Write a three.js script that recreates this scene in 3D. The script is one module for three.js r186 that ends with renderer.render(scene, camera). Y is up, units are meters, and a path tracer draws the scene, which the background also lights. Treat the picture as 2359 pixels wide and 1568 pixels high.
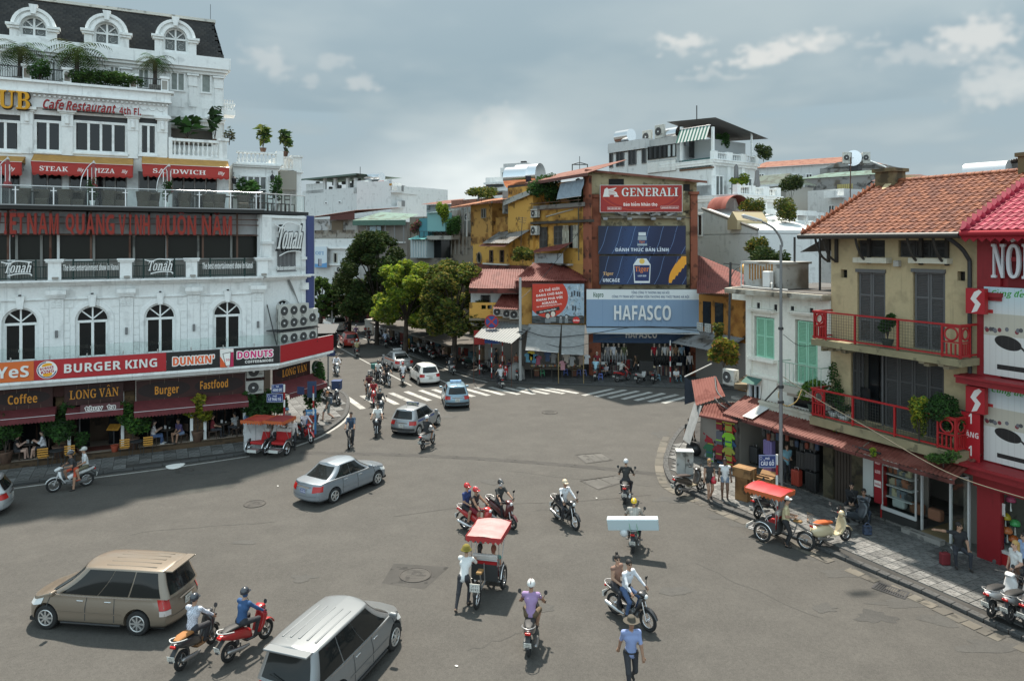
import*as THREE from'three';
import{mergeGeometries}from'three/addons/utils/BufferGeometryUtils.js';
import{RoundedBoxGeometry}from'three/addons/geometries/RoundedBoxGeometry.js';
import{FontLoader}from'three/addons/loaders/FontLoader.js';
import{TextGeometry}from'three/addons/geometries/TextGeometry.js';
import{Brush,Evaluator,SUBTRACTION}from'three-bvh-csg';
let {BoxGeometry,BufferAttribute,BufferGeometry,CanvasTexture,CatmullRomCurve3,CircleGeometry,Color,ConeGeometry,CylinderGeometry,DataTexture,DirectionalLight,EquirectangularReflectionMapping,Euler,ExtrudeGeometry,Float32BufferAttribute,FloatType,Group,IcosahedronGeometry,LatheGeometry,LinearFilter,LinearMipmapLinearFilter,LinearToneMapping,Matrix4,Mesh,MeshPhysicalMaterial,MeshStandardMaterial,Path,PerspectiveCamera,PlaneGeometry,Quaternion,RGBAFormat,RepeatWrapping,SRGBColorSpace,Scene,Shape,ShapeGeometry,SphereGeometry,TorusGeometry,TubeGeometry,Vector2,Vector3,WebGLRenderer}=THREE,{PI,abs,acos,atan,atan2,ceil,cos,exp,floor,hypot,imul,max,min,pow,round,sign,sin,sqrt}=Math;
let HP=PI/2,pG=(t,...a)=>t.position.copy(G(...a)),tor=(...a)=>new TorusGeometry(...a),m2=(...c)=>mat(c,{side:2}),mp=(...c)=>mat(c,{tex:"plaster"}),mh=(...c)=>mat(c,{tex:"cloth"}),mr=(r,...c)=>mat(c,{roughness:r}),mc=(...c)=>mat(c),md=(...c)=>mat(c,{tex:"dirty"}),mk=(...c)=>mat(c,{tex:"concrete"}),qR=(c,f,...a)=>{c.fillStyle=f;c.fillRect(...a)},qD=(c,k,...a)=>{c.beginPath();c[k](...a);c.fill()};
// ---------- camera (a lens shifted upwards, standing level 10.8 m above the street) ----------
let scene=new Scene();
let FOC=1650,EYE=10.8,CX=1180,HY=560;
let camera=new PerspectiveCamera(2*atan(784/FOC)*180/PI,1024/680,0.5,3000);
camera.position.set(0,EYE,0);
camera.setViewOffset(1024,680,0,(784-HY)*1024/2359,1024,680);
scene.add(camera);
let renderer=new WebGLRenderer();
renderer.toneMapping=LinearToneMapping;
renderer.toneMappingExposure=1.85;
renderer.shadowMap.enabled=true;
function rng(s){return()=>{s|=0;s=s+0x6D2B79F5|0;let t=imul(s^s>>>15,1|s);t=t+imul(t^t>>>7,61|t)^t;return((t^t>>>14)>>>0)/4294967296;};}
let R=rng(77);
let rr=(a,b)=>a+(b-a)*R();
function hash(x,y){let h=imul(x,374761393)+imul(y,668265263)|0;h=imul(h^h>>>13,1274126177);return((h^h>>>16)>>>0)/4294967296;}
let sm=t=>t*t*(3-2*t),mix=(a,b,t)=>a+(b-a)*t,clamp=(x,a=0,b=1)=>min(b,max(a,x));
let sstep=(a,b,x)=>sm(clamp((x-a)/(b-a)));
function noise(x,y,per=0){
let xi=floor(x),yi=floor(y),fx=sm(x-xi),fy=sm(y-yi);
let w=v=>per?((v%per)+per)%per:v;
return mix(mix(hash(w(xi),w(yi)),hash(w(xi+1),w(yi)),fx),mix(hash(w(xi),w(yi+1)),hash(w(xi+1),w(yi+1)),fx),fy);
}
function fbm(x,y,o=4,per=0){let s=0,a=.5;for(let i=0;i<o;i++){s+=a*noise(x+i*17,y+i*31,per);x*=2;y*=2;per*=2;a*=.5;}return s/(1-a*2);}
{
let W=2048,Hh=1024,d=new Float32Array(W*Hh*4);
let wisps=[[610,140,75,26,.5,.35],[840,196,48,18,.12,.4],[770,145,50,14,.1,.25],[712,188,20,16,0,.25],[1580,93,70,17,.02,.75],[1560,118,70,7,.05,.4],[1800,118,185,26,-.2,.85],
[1880,92,90,26,-.05,.45],[2250,85,120,55,-.25,.75],[2310,190,110,60,-.2,.5],[2150,130,150,28,-.05,.35],[1640,178,90,10,-.08,.3],[1150,300,70,60,-.6,.25],[2020,100,60,12,0,.3]];
for(let j=0;j<Hh;j++)for(let i=0;i<W;i++){
let el=((j+.5)/Hh-.5)*PI,az=((i+.5)/W-.5)*2*PI;
let dx=cos(el)*cos(az),dy=sin(el),dz=cos(el)*sin(az);
let q=.12+max(dy,0),cxx=dx/q,czz=dz/q;
let big=fbm(cxx*.9+5.3,czz*.9+2.1,5),fine=fbm(cxx*2.6+40,czz*2.6+9,5);
let c=sstep(.38,.64,big*.62+fine*.38);
c=c*.62+.12*sstep(.5,.8,fine);
let up=max(dy,0);
let r=mix(.163,.258,c),g=mix(.224,.306,c),b=mix(.26,.322,c);
let hz=exp(-up*7);r=mix(r,.275,hz*.6);g=mix(g,.3,hz*.6);b=mix(b,.3,hz*.6);
let an=acos(clamp(dx*-.093+dy*.88+dz*-.466,-1,1)),hi=1.1*exp(-an*an/.14)+.16*exp(-an*an/.5),fl=1+2.3*((1+dz)/2)**1.6;r=r*fl+hi*.5;g=g*fl+hi*.49;b=b*fl+hi*.46;
if(dz<-.2){
let px=CX+FOC*dx/-dz,py=HY-FOC*dy/-dz;
let gl=exp(-(((px-1100)/260)**2)-((py-430)/130)**2)*(.55+.6*fbm(px/130,py/60,4));
let gl2=exp(-(((px-1190)/60)**2)-((py-290)/55)**2)*.6*fbm(px/60,py/40,4);
let dk=exp(-(((px-900)/330)**2)-((py-270)/130)**2)*.2+exp(-(((px-1560)/400)**2)-((py-190)/120)**2)*.16;
let add=gl*.24+gl2*.2;r+=add*1.05-dk*.16;g+=add-dk*.14;b+=add*.9-dk*.12;
let w=0;
for(let[x,y,sx,sy,a,o]of wisps){
let ex=px-x+26*(fbm(px/45+x,py/26,4)-.5)*2,ey=py-y+20*(fbm(px/40,py/22+y,4)-.5)*2;
let ca=cos(a),sa=sin(a),u=(ex*ca+ey*sa)/sx,v=(ey*ca-ex*sa)/sy;
let m=1-sstep(.35,1.15,hypot(u,v)+(fbm(px/22+3*x,py/13,5)-.5)*1.3);
w=max(w,m*o);
}
r=mix(r,.43,w);g=mix(g,.435,w);b=mix(b,.42,w);
}
let k=(j*W+i)*4;d[k]=r;d[k+1]=g;d[k+2]=b;d[k+3]=1;
}
let t=new DataTexture(d,W,Hh,RGBAFormat,FloatType);
t.mapping=EquirectangularReflectionMapping;t.magFilter=t.minFilter=LinearFilter;t.wrapS=RepeatWrapping;t.needsUpdate=true;
scene.background=t;scene.environment=t;
}
let sun=new DirectionalLight(new Color(1,.925,.81),4.5);
sun.target.position.set(0,0,-35);sun.position.set(sun.target.position.x-9,85,sun.target.position.z-45);
sun.castShadow=true;sun.shadow.radius=3;sun.shadow.mapSize.set(4096,4096);
Object.assign(sun.shadow.camera,{left:-80,right:80,top:80,bottom:-80,near:1,far:250});
scene.add(sun,sun.target);
function gray(n,fn,o={}){
let d=new Uint8Array(n*n*4);
for(let j=0;j<n;j++)for(let i=0;i<n;i++){let v=fn(i/n,j/n);if(typeof v==='number')v=[v,v,v];let k=(j*n+i)*4;for(let c=0;c<3;c++)d[k+c]=clamp(v[c])*255;d[k+3]=255;}
let t=new DataTexture(d,n,n);t.wrapS=t.wrapT=RepeatWrapping;t.magFilter=LinearFilter;t.minFilter=LinearMipmapLinearFilter;t.generateMipmaps=true;
if(!o.data)t.colorSpace=SRGBColorSpace;t.repeat.set(1/(o.m||1),1/(o.mv||o.m||1));t.needsUpdate=true;return t;
}
let P=(u,v,f,o=4)=>fbm(u*f,v*f,o,f);
let TX={
asphalt:gray(1024,(u,v)=>{let s=hash(floor(u*1024),floor(v*1024));let a=.84+.06*(P(u,v,12,5)-.5)*2+(s-.5)*.26+.1*(P(u,v,128,2)-.5);if(s>.988)a+=.25;if(s<.006)a-=.3;return a;},{m:9}),
plaster:gray(512,(u,v)=>{let big=P(u,v,4,5),st=sstep(.62,.8,P(u,v,9,4));let run=sstep(.66,.82,fbm(u*40,v*3,3,0));return.97-.08*st-.16*run*big+(P(u,v,64,2)-.5)*.05;},{m:5}),
dirty:gray(512,(u,v)=>{let a=P(u,v,5,6),b=P(u,v,14,5);let st=sstep(.5,.74,a),sp=sstep(.58,.74,b);let k=.95-.4*st*(.4+.6*b)-.3*sp;return[k,k*mix(1,.93,st),k*mix(1,.86,st)];},{m:6}),
concrete:gray(512,(u,v)=>.86+.24*(P(u,v,6,6)-.5)+(hash(u*512|0,v*512|0)-.5)*.09-.22*sstep(.62,.75,P(u,v,11,4)),{m:3}),
rust:gray(512,(u,v)=>{let a=P(u,v,8,5);let f=sstep(.45,.7,a);return[.95-.15*f,.92-.3*f,.9-.36*f];},{m:3}),
cloth:gray(256,(u,v)=>.9+.16*(P(u,v,8,4)-.5)+.04*sin(u*400)*sin(v*400),{m:1.2}),
slate:gray(512,(u,v)=>.72+.5*(P(u,v,10,5)-.5),{m:4}),
bump:gray(512,(u,v)=>P(u,v,32,5),{m:3,data:1}),
};
let mats=new Map();
function mat(c,o={}){
let{tex,bump,phys,...p}=o,key=JSON.stringify([c,o]);
if(mats.has(key))return mats.get(key);
let Cl=phys?MeshPhysicalMaterial:MeshStandardMaterial;
let m=new Cl({color:Array.isArray(c)?new Color().setRGB(...c):c,roughness:.85,...p});
if(tex)m.map=TX[tex];if(bump){m.bumpMap=TX.bump;m.bumpScale=bump;}
mats.set(key,m);return m;
}
let white=mp(.82,.83,.815),trim=mp(.84,.85,.835);
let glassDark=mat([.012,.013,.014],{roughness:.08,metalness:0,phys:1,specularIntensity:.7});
let steel=mat([.6,.6,.6],{metalness:1,roughness:.3}),iron=mr(.6,.03,.03,.032),rustIron=mat([.12,.07,.05],{tex:'rust'});
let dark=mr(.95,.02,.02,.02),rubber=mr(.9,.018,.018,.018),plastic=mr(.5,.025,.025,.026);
let clearGlass=mat([.93,.96,.95],{phys:1,transmission:1,roughness:.02,thickness:0,ior:1.25});
let chrome=mat([.75,.75,.76],{metalness:1,roughness:.15});
function nz(g){
if(g.index)g=g.toNonIndexed();
for(let k of Object.keys(g.attributes))if(!['position','normal','uv'].includes(k))g.deleteAttribute(k);
if(!g.attributes.normal)g.computeVertexNormals();
if(!g.attributes.uv)g.setAttribute('uv',new BufferAttribute(new Float32Array(g.attributes.position.count*2),2));
return g;
}
let merge=a=>mergeGeometries(a.flat(9).filter(Boolean).map(nz));
function mv(g,x=0,y=0,z=0,rx=0,ry=0,rz=0){if(rx)g.rotateX(rx);if(ry)g.rotateY(ry);if(rz)g.rotateZ(rz);return g.translate(x,y,z);}
function bx(w,h,d,x=0,y=0,z=0){
let g=new BoxGeometry(w,h,d),uv=g.attributes.uv,S=[[d,h],[d,h],[w,d],[w,d],[w,h],[w,h]];
for(let i=0;i<24;i++){let s=S[i>>2];uv.setXY(i,uv.getX(i)*s[0]+x,uv.getY(i)*s[1]+y);}
return g.translate(x,y,z);
}
let bb=(x0,x1,y0,y1,z0,z1)=>bx(abs(x1-x0),abs(y1-y0),abs(z1-z0),(x0+x1)/2,(y0+y1)/2,(z0+z1)/2);
let rbx=(w,h,d,r=.02,x=0,y=0,z=0,s=2)=>new RoundedBoxGeometry(w,h,d,s,min(r,w/2.01,h/2.01,d/2.01)).translate(x,y,z);
let cyl=(r0,r1,h,n=12,x=0,y=0,z=0)=>new CylinderGeometry(r0,r1,h,n).translate(x,y,z);
let sph=(r,x=0,y=0,z=0,a=12,b=8)=>new SphereGeometry(r,a,b).translate(x,y,z);
let V3=(x,y,z)=>new Vector3(x,y,z);
function rod(a,b,r,n=6,r1=r){
a=Array.isArray(a)?V3(...a):a;b=Array.isArray(b)?V3(...b):b;
let d=b.clone().sub(a),g=new CylinderGeometry(r1,r,d.length(),n);
g.applyQuaternion(new Quaternion().setFromUnitVectors(V3(0,1,0),d.normalize()));return g.translate((a.x+b.x)/2,(a.y+b.y)/2,(a.z+b.z)/2);
}
let pipe=(pts,r,n=6,seg=0)=>new TubeGeometry(new CatmullRomCurve3(pts.map(p=>V3(...p))),seg||pts.length*5,r,n);
let lathe=(pts,n=14)=>new LatheGeometry(pts.map(p=>new Vector2(...p)),n);
function shp(pts,holes=[]){let s=new Shape(pts.map(p=>new Vector2(...p)));s.holes.push(...holes.map(h=>h instanceof Path?h:new Path(h.map(p=>new Vector2(...p)))));return s;}
let ext=(pts,depth,holes,bevel=0)=>new ExtrudeGeometry(pts instanceof Shape?pts:shp(pts,holes),{depth,bevelEnabled:bevel>0,bevelSize:bevel,bevelThickness:bevel,bevelSegments:2,curveSegments:14});
let rectP=(x0,x1,y0,y1)=>[[x0,y0],[x1,y0],[x1,y1],[x0,y1]];
function archP(c,hw,y0,ys,n=14){let p=[[c-hw,y0],[c+hw,y0]];for(let i=0;i<=n;i++){let a=PI*i/n;p.push([c+hw*cos(a),ys+hw*sin(a)]);}return p;}
let archRing=(c,ro,ri,ys,n=14)=>{let p=[];for(let i=0;i<=n;i++){let a=PI*i/n;p.push([c+ro*cos(a),ys+ro*sin(a)]);}for(let i=n;i>=0;i--){let a=PI*i/n;p.push([c+ri*cos(a),ys+ri*sin(a)]);}return p;};
function quad(a,b,c,d,nu=1,nv=1){
let g=new PlaneGeometry(1,1,nu,nv),p=g.attributes.position,uv=g.attributes.uv;a=V3(...a);b=V3(...b);c=V3(...c);d=V3(...d);
let lu=a.distanceTo(b),lv=a.distanceTo(d);
for(let i=0;i<p.count;i++){let u=uv.getX(i),v=uv.getY(i);let q=a.clone().multiplyScalar((1-u)*(1-v)).addScaledVector(b,u*(1-v)).addScaledVector(c,u*v).addScaledVector(d,(1-u)*v);p.setXYZ(i,q.x,q.y,q.z);uv.setXY(i,u*lu,v*lv);}
g.computeVertexNormals();return g;
}
function corr(a,b,c,d,pitch=.12,amp=.025){
let la=V3(...a).distanceTo(V3(...b)),n=max(4,round(la/pitch)*4),g=quad(a,b,c,d,n,2);g.computeVertexNormals();
let p=g.attributes.position,nn=g.attributes.normal;
let off=[];for(let i=0;i<p.count;i++){let k=i%(n+1);off.push(amp*sin(k/4*PI*2));}
for(let i=0;i<p.count;i++)p.setXYZ(i,p.getX(i)+nn.getX(i)*off[i],p.getY(i)+nn.getY(i)*off[i],p.getZ(i)+nn.getZ(i)*off[i]);
g.computeVertexNormals();return g;
}
function sweep(nodes,S=10,e=.75){
let pos=[],idx=[],N=nodes.length;
nodes.forEach(([x,y,w,t,z=0],i)=>{
let a=nodes[max(0,i-1)],b=nodes[min(N-1,i+1)];let tx=b[0]-a[0],ty=b[1]-a[1];let l=hypot(tx,ty)||1;tx/=l;ty/=l;
for(let k=0;k<S;k++){let q=2*PI*k/S,c=cos(q),s=sin(q),A=sign(c)*abs(c)**e*t,B=sign(s)*abs(s)**e*w;pos.push(x-ty*A,y+tx*A,z+B);}
});
for(let i=0;i<N-1;i++)for(let k=0;k<S;k++){let a=i*S+k,b=i*S+(k+1)%S;idx.push(a,b,a+S,b,b+S,a+S);}
for(let[i,f]of[[0,0],[N-1,1]]){let c=pos.length/3,n=nodes[i];pos.push(n[0],n[1],n[4]||0);for(let k=0;k<S;k++){let a=i*S+k,b=i*S+(k+1)%S;f?idx.push(a,b,c):idx.push(b,a,c);}}
let g=new BufferGeometry();g.setAttribute('position',new Float32BufferAttribute(pos,3));g.setIndex(idx);g.computeVertexNormals();return g;
}
let ORD=['first','second','third','fourth','fifth','sixth','seventh','eighth','ninth','tenth','eleventh','twelfth'];
let taken=new Map();
let numbered=n=>{let k=taken.get(n)||0;taken.set(n,k+1);return k?n+'_'+String(k).padStart(3,'0'):n;};
function T(name,label,category,group){let o=new Group();o.name=numbered(name);o.userData={label,category};if(group)o.userData.group=group;scene.add(o);return o;}
function M(parent,name,geo,m,x=0,y=0,z=0){
if(Array.isArray(geo))geo=merge(geo);
let o=new Mesh(geo,m);o.name=parent===scene?numbered(name):name;o.position.set(x,y,z);o.castShadow=o.receiveShadow=true;parent.add(o);return o;
}
function struct(name,geo,m,label,cat){let o=M(scene,name,geo,m);o.userData={kind:'structure',label,category:cat||name.replace(/_/g,' ')};return o;}
function stuff(o){o.userData.kind='stuff';return o;}
let G=(x,y,h=0)=>{let d=FOC*(EYE-h)/(y-HY);return V3((x-CX)*d/FOC,h,-d);};
let at=(x,y,d)=>V3((x-CX)*d/FOC,EYE-(y-HY)*d/FOC,-d);
class Wall{
constructor(a,b){this.o=V3(a.x,0,a.z);this.u=V3(b.x-a.x,0,b.z-a.z).normalize();this.n=V3(-this.u.z,0,this.u.x);this.ang=atan2(-this.u.z,this.u.x);}
uh(x,y,z=0){let o=this.o.clone().addScaledVector(this.n,z),r=V3((x-CX)/FOC,0,-1),t=o.dot(this.n)/r.dot(this.n);return[r.multiplyScalar(t).sub(o).dot(this.u),EYE-(y-HY)*t/FOC];}
rect(x0,y0,x1,y1,z=0){let ym=(y0+y1)/2,xm=(x0+x1)/2;return{u0:this.uh(x0,ym,z)[0],u1:this.uh(x1,ym,z)[0],h1:this.uh(xm,y0,z)[1],h0:this.uh(xm,y1,z)[1]};}
put(o,u=0,h=0,z=0){o.position.copy(this.o).addScaledVector(this.u,u).addScaledVector(this.n,z);o.position.y=h;o.rotation.y=this.ang;return o;}
pt(u,h,z=0){let p=this.o.clone().addScaledVector(this.u,u).addScaledVector(this.n,z);p.y=h;return p;}
}
let font=await new FontLoader().loadAsync('fonts/droid/droid_sans_bold.typeface.json');
let fontS=await new FontLoader().loadAsync('fonts/droid/droid_serif_bold.typeface.json');
function letters(s,w,h,d,f=font){
let g=new TextGeometry(s,{font:f,size:1,depth:1,curveSegments:4});g.computeBoundingBox();let b=g.boundingBox;
g.translate(-b.min.x,-b.min.y,0);return g.scale(w/(b.max.x-b.min.x),h/(b.max.y-b.min.y),d);
}
function print(w,h,draw,o={}){
let c=document.createElement('canvas');c.width=w;c.height=h;let x=c.getContext('2d');draw(x,w,h);
let t=new CanvasTexture(c);t.colorSpace=SRGBColorSpace;t.anisotropy=4;
return new MeshStandardMaterial({map:t,roughness:.6,...o});
}
let MARKS={'\u0301':'acute','\u0300':'grave','\u0309':'hook','\u0303':'tilde','\u0323':'dot','\u0302':'hat','\u0306':'breve','\u031b':'horn'};
function glyphs(c,s,size,fn){
let W=c.measureText([...s.normalize('NFD')].filter(k=>!MARKS[k]).join('').replace(/Đ/g,'D').replace(/đ/g,'d')).width;let x=-W/2,cx=0,up=0,lowTop=0;c.textAlign='left';
for(let k of s.normalize('NFD')){
let m=MARKS[k],e=size*.11;
if(!m){let b=k==='Đ'?'D':k==='đ'?'d':k,w=c.measureText(b).width;fn(b,x);cx=x+w/2;up=0;lowTop=b===b.toUpperCase()?-size*.42:-size*.3;if(k==='Đ')c.fillRect(x-size*.03,-e*.3,w*.45,e*.8);if(k==='đ')c.fillRect(x+w*.45,lowTop-size*.02,w*.6,e*.7);x+=w;continue;}
let y=lowTop-size*.08-up,d=size*.11;c.save();c.strokeStyle=c.fillStyle;c.lineWidth=size*.07;c.lineJoin='miter';c.beginPath();
if(m==='dot'){c.restore();c.fillRect(cx-e/2,size*.42,e,e);continue;}
if(m==='horn'){c.moveTo(cx+size*.22,lowTop+size*.12);c.lineTo(cx+size*.32,lowTop-size*.06);c.stroke();c.restore();continue;}
if(m==='acute'){c.moveTo(cx-d*.5,y);c.lineTo(cx+d,y-d*1.2);}if(m==='grave'){c.moveTo(cx+d*.5,y);c.lineTo(cx-d,y-d*1.2);}if(m==='hat'){c.moveTo(cx-d*1.4,y);c.lineTo(cx,y-d);c.lineTo(cx+d*1.4,y);}
if(m==='tilde'){c.moveTo(cx-d*1.4,y);c.lineTo(cx-d*.4,y-d*.6);c.lineTo(cx+d*.4,y);c.lineTo(cx+d*1.4,y-d*.6);}if(m==='breve')c.arc(cx,y-d*.8,d,.2,2.9);if(m==='hook'){c.moveTo(cx-d*.5,y-d*1.2);c.lineTo(cx+d*.5,y-d*1.2);c.lineTo(cx,y);}
c.stroke();c.restore();up+=size*.13;
}
}
function tx(c,s,x,y,size,col,o={}){
c.save();c.translate(x,y);if(o.rot)c.rotate(o.rot);c.font=`${o.it ? 'italic ' : ''}${o.w || 'bold'} ${size}px ${o.f || 'sans-serif'}`;c.textAlign=o.a||'center';c.textBaseline='middle';
let marked=/[^\x00-\x7f★]/.test(s);
if(o.fit){let m=c.measureText(marked?s.normalize('NFD').replace(/[\u0300-\u036f]/g,'').replace(/Đ/g,'D').replace(/đ/g,'d'):s).width;c.scale(o.fit/m,1);}
if(o.line){c.lineWidth=o.lw||size*.14;c.lineJoin='round';c.strokeStyle=o.line;if(marked)glyphs(c,s,size,(b,px)=>c.strokeText(b,px,0));else c.strokeText(s,0,0);}
c.fillStyle=col;if(marked)glyphs(c,s,size,(b,px)=>c.fillText(b,px,0));else c.fillText(s,0,0);c.restore();
}
let plane=(w,h,x=0,y=0,z=0)=>new PlaneGeometry(w,h).translate(x,y,z);
function windowAt(parent,x0,x1,y0,y1,z,o={}){
let fw=o.fw||.07,n=o.n||2,g=[],fm=o.frame||trim,gm=o.glass||glassDark,dp=o.d||.08;
g.push(bb(x0,x1,y0,y0+fw,z-dp,z+dp/2),bb(x0,x1,y1-fw,y1,z-dp,z+dp/2),bb(x0,x0+fw,y0+fw,y1-fw,z-dp,z+dp/2),bb(x1-fw,x1,y0+fw,y1-fw,z-dp,z+dp/2));
let iw=(x1-x0-fw*2)/n;
for(let i=1;i<n;i++)g.push(bx(fw*.9,y1-y0-2*fw,dp,x0+fw+iw*i,(y0+y1)/2,z-dp*.3));
for(let t of o.bars||[])g.push(bx(x1-x0-2*fw,fw*.7,dp*.8,(x0+x1)/2,mix(y0,y1,t),z-dp*.3));
let w=M(parent,o.name||'window',g,fm);
for(let i=0;i<n;i++)M(w,'pane',bb(x0+fw+iw*i+fw*.4,x0+fw+iw*(i+1)-fw*.4,y0+fw,y1-fw,z-dp*.75,z-dp*.6),gm);
if(o.sill)M(w,'sill',bb(x0-.1,x1+.1,y0-.1,y0-.005,z-dp,z+.14),fm);
return w;
}
function shuttersAt(parent,x0,x1,y0,y1,z,m,o={}){
let n=o.n||2,w=(x1-x0)/n;
for(let i=0;i<n;i++){
let a=x0+w*i+.01,b=x0+w*(i+1)-.01,s=.07,g=[bb(a,a+s,y0,y1,z,z+.05),bb(b-s,b,y0,y1,z,z+.05)],ys=[y0,...(o.rails||[.36,.68]).map(t=>mix(y0,y1,t)),y1-s];
for(let y of ys)g.push(bb(a+s,b-s,y,y+s,z+.001,z+.049));
let leaf=M(parent,'shutter',g,m),L=[];
for(let k=0;k<ys.length-1;k++)for(let y=ys[k]+s+.03;y<ys[k+1]-.01;y+=.062)L.push(mv(bx(b-a-2*s,.05,.012),(a+b)/2,y,z+.025,.6));
stuff(M(leaf,'louvre_slats',L,m));
M(leaf,'backing',bb(a+s,b-s,y0+s,y1-s,z-.02,z-.005),m);
}
}
function baluster(h,r=.08){return lathe([[r*.7,0],[r*.7,h*.06],[r*.45,h*.1],[r,h*.3],[r*.9,h*.42],[r*.4,h*.7],[r*.35,h*.8],[r*.65,h*.9],[r*.65,h]],8);}
function balustradeAt(parent,x0,x1,y0,y1,z,m=trim,pitch=.24){
let h=y1-y0,b=M(parent,'balustrade',[bb(x0,x1,y0,y0+h*.12,z-.12,z+.12),bb(x0,x1,y1-h*.14,y1,z-.15,z+.15)],m),n=max(2,round((x1-x0)/pitch)),g=baluster(h*.74,min(.085,pitch*.36));
for(let i=0;i<n;i++)M(b,'baluster',g,m,x0+(i+.5)*(x1-x0)/n,y0+h*.12,z);
return b;
}
function acUnit(label,place,w=.85,h=.62,fans=1){
let t=T('air_conditioner',label,'air conditioner','outdoor air conditioner units'),m=mk(.62,.61,.56);
M(t,'housing',rbx(w,h,.34,.02,0,h/2,-.17),m);
for(let i=0;i<fans;i++){
let r=min(w*.36,h/fans*.4),y=h/fans*(i+.5),f=M(t,'fan_grille',[mv(cyl(r,r,.02,20),-w*.1,y,.012,HP)],mc(.05,.05,.05));
M(f,'hub',mv(cyl(r*.22,r*.22,.02,12),-w*.1,y,.028,HP),mc(.6,.6,.58));
M(t,'guard_ring',mv(tor(r*1.03,.015,6,24),-w*.1,y,.01),m);
}
M(t,'bracket',[bx(.04,.04,.4,-w*.35,-.025,-.1),bx(.04,.04,.4,w*.35,-.025,-.1)],iron);
place(t);return t;
}
// == ground, road, pavements
{
let xs=[-1500,-400,-150,-90],zs=[400,100,20];for(let x=-60;x<=50;x+=1.1)xs.push(x);xs.push(90,150,400,1500);for(let z=0;z>=-110;z-=1.1)zs.push(z);zs.push(-150,-300,-700,-1600);
let pos=[],uv=[],col=[],idx=[],nx=xs.length;
for(let z of zs)for(let x of xs){pos.push(x,0,z);uv.push(x,z);let a=fbm(x*.13+9,z*.13+3,4),b=fbm(x*.55+30,z*.55,4);let k=.97+.07*(a-.5)*2-.035*sstep(.6,.8,b);col.push(k,k,k);}
for(let j=0;j<zs.length-1;j++)for(let i=0;i<nx-1;i++){let a=j*nx+i;idx.push(a,a+1,a+nx,a+1,a+nx+1,a+nx);}
let g=new BufferGeometry();g.setAttribute('position',new Float32BufferAttribute(pos,3));g.setAttribute('uv',new Float32BufferAttribute(uv,2));g.setAttribute('color',new Float32BufferAttribute(col,3));g.setIndex(idx);g.computeVertexNormals();
let m=mat([.098,.091,.081],{tex:'asphalt',roughness:.93,vertexColors:true});
struct('road',g,m,'grey asphalt of the wide junction','road');
}
let PAINT=mk(.48,.47,.44);
function flat(pts,y){let s=shp(pts.map(p=>[p.x,-p.z])),g=new ShapeGeometry(s);g.rotateX(-HP);g.translate(0,y,0);return g;}
function strip(pts,w,y){
let pos=[],idx=[],uv=[];let L=0;
pts.forEach((p,i)=>{let a=pts[max(0,i-1)],b=pts[min(pts.length-1,i+1)],t=b.clone().sub(a).setY(0).normalize();if(i)L+=p.distanceTo(pts[i-1]);for(let s of[-1,1]){pos.push(p.x-t.z*s*w/2,y,p.z+t.x*s*w/2);uv.push(s*w,L);}if(i){let k=i*2;idx.push(k-2,k,k-1,k-1,k,k+1);}});
let g=new BufferGeometry();g.setAttribute('position',new Float32BufferAttribute(pos,3));g.setAttribute('uv',new Float32BufferAttribute(uv,2));g.setIndex(idx);g.computeVertexNormals();if(g.attributes.normal.getY(0)<0){g.index.array.reverse();g.computeVertexNormals();}return g;
}
let curve=(pts,n)=>new CatmullRomCurve3(pts,false,'chordal').getPoints(n);
{
let mk=new Group();mk.name='road_markings';mk.userData={kind:'structure',label:'white painted lines and crossing stripes on the junction',category:'markings'};scene.add(mk);
let line=(name,px,w)=>M(mk,name,strip(curve(px.map(p=>G(...p)),px.length*6),w,.006),PAINT);
line('lane_line',[[781.7,801],[850,837],[948,888.4]],.14);
line('lane_line',[[735,772],[781,800]],.14);
line('edge_line',[[-160,1156],[14,1128],[200,1103],[403,1076.5],[575,1051]],.13);
line('edge_line',[[682,1028],[728,1011],[765,991],[792.7,971],[806,952]],.16);
line('edge_line',[[745,874],[772,893],[798,909]],.12);
line('edge_line',[[828,777],[888,796],[949,819],[1011,843],[1059,863],[1123,880.7]],.14);
line('edge_line',[[1000,868],[1050,892]],.14);
let zeb=(far,dir,len,w)=>{let d=V3(dir[0],0,dir[1]).normalize(),s=V3(-d.z,0,d.x).multiplyScalar(w/2),b=far.clone().addScaledVector(d,len);M(mk,'crossing_stripe',flat([far.clone().add(s),b.clone().add(s),b.clone().sub(s),far.clone().sub(s)],.006),PAINT);};
let path=curve([V3(-11.6,0,-50.2),V3(-8.7,0,-51.7),V3(-3.1,0,-53.6),V3(.5,0,-53.6),V3(3.2,0,-53.5)],200);let L=0,next=0;
for(let i=0;i<path.length;i++){if(i)L+=path[i].distanceTo(path[i-1]);if(L>=next){let t=i/path.length;zeb(path[i],[mix(.47,.75,t),mix(.88,.66,t)],mix(4,2.9,t),.42);next+=1.06;}}
for(let i=0;i<7;i++)zeb(V3(7.5+i*.86,0,-53.1+i*.4),[-.72,.69],3.4,.4);
}
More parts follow.
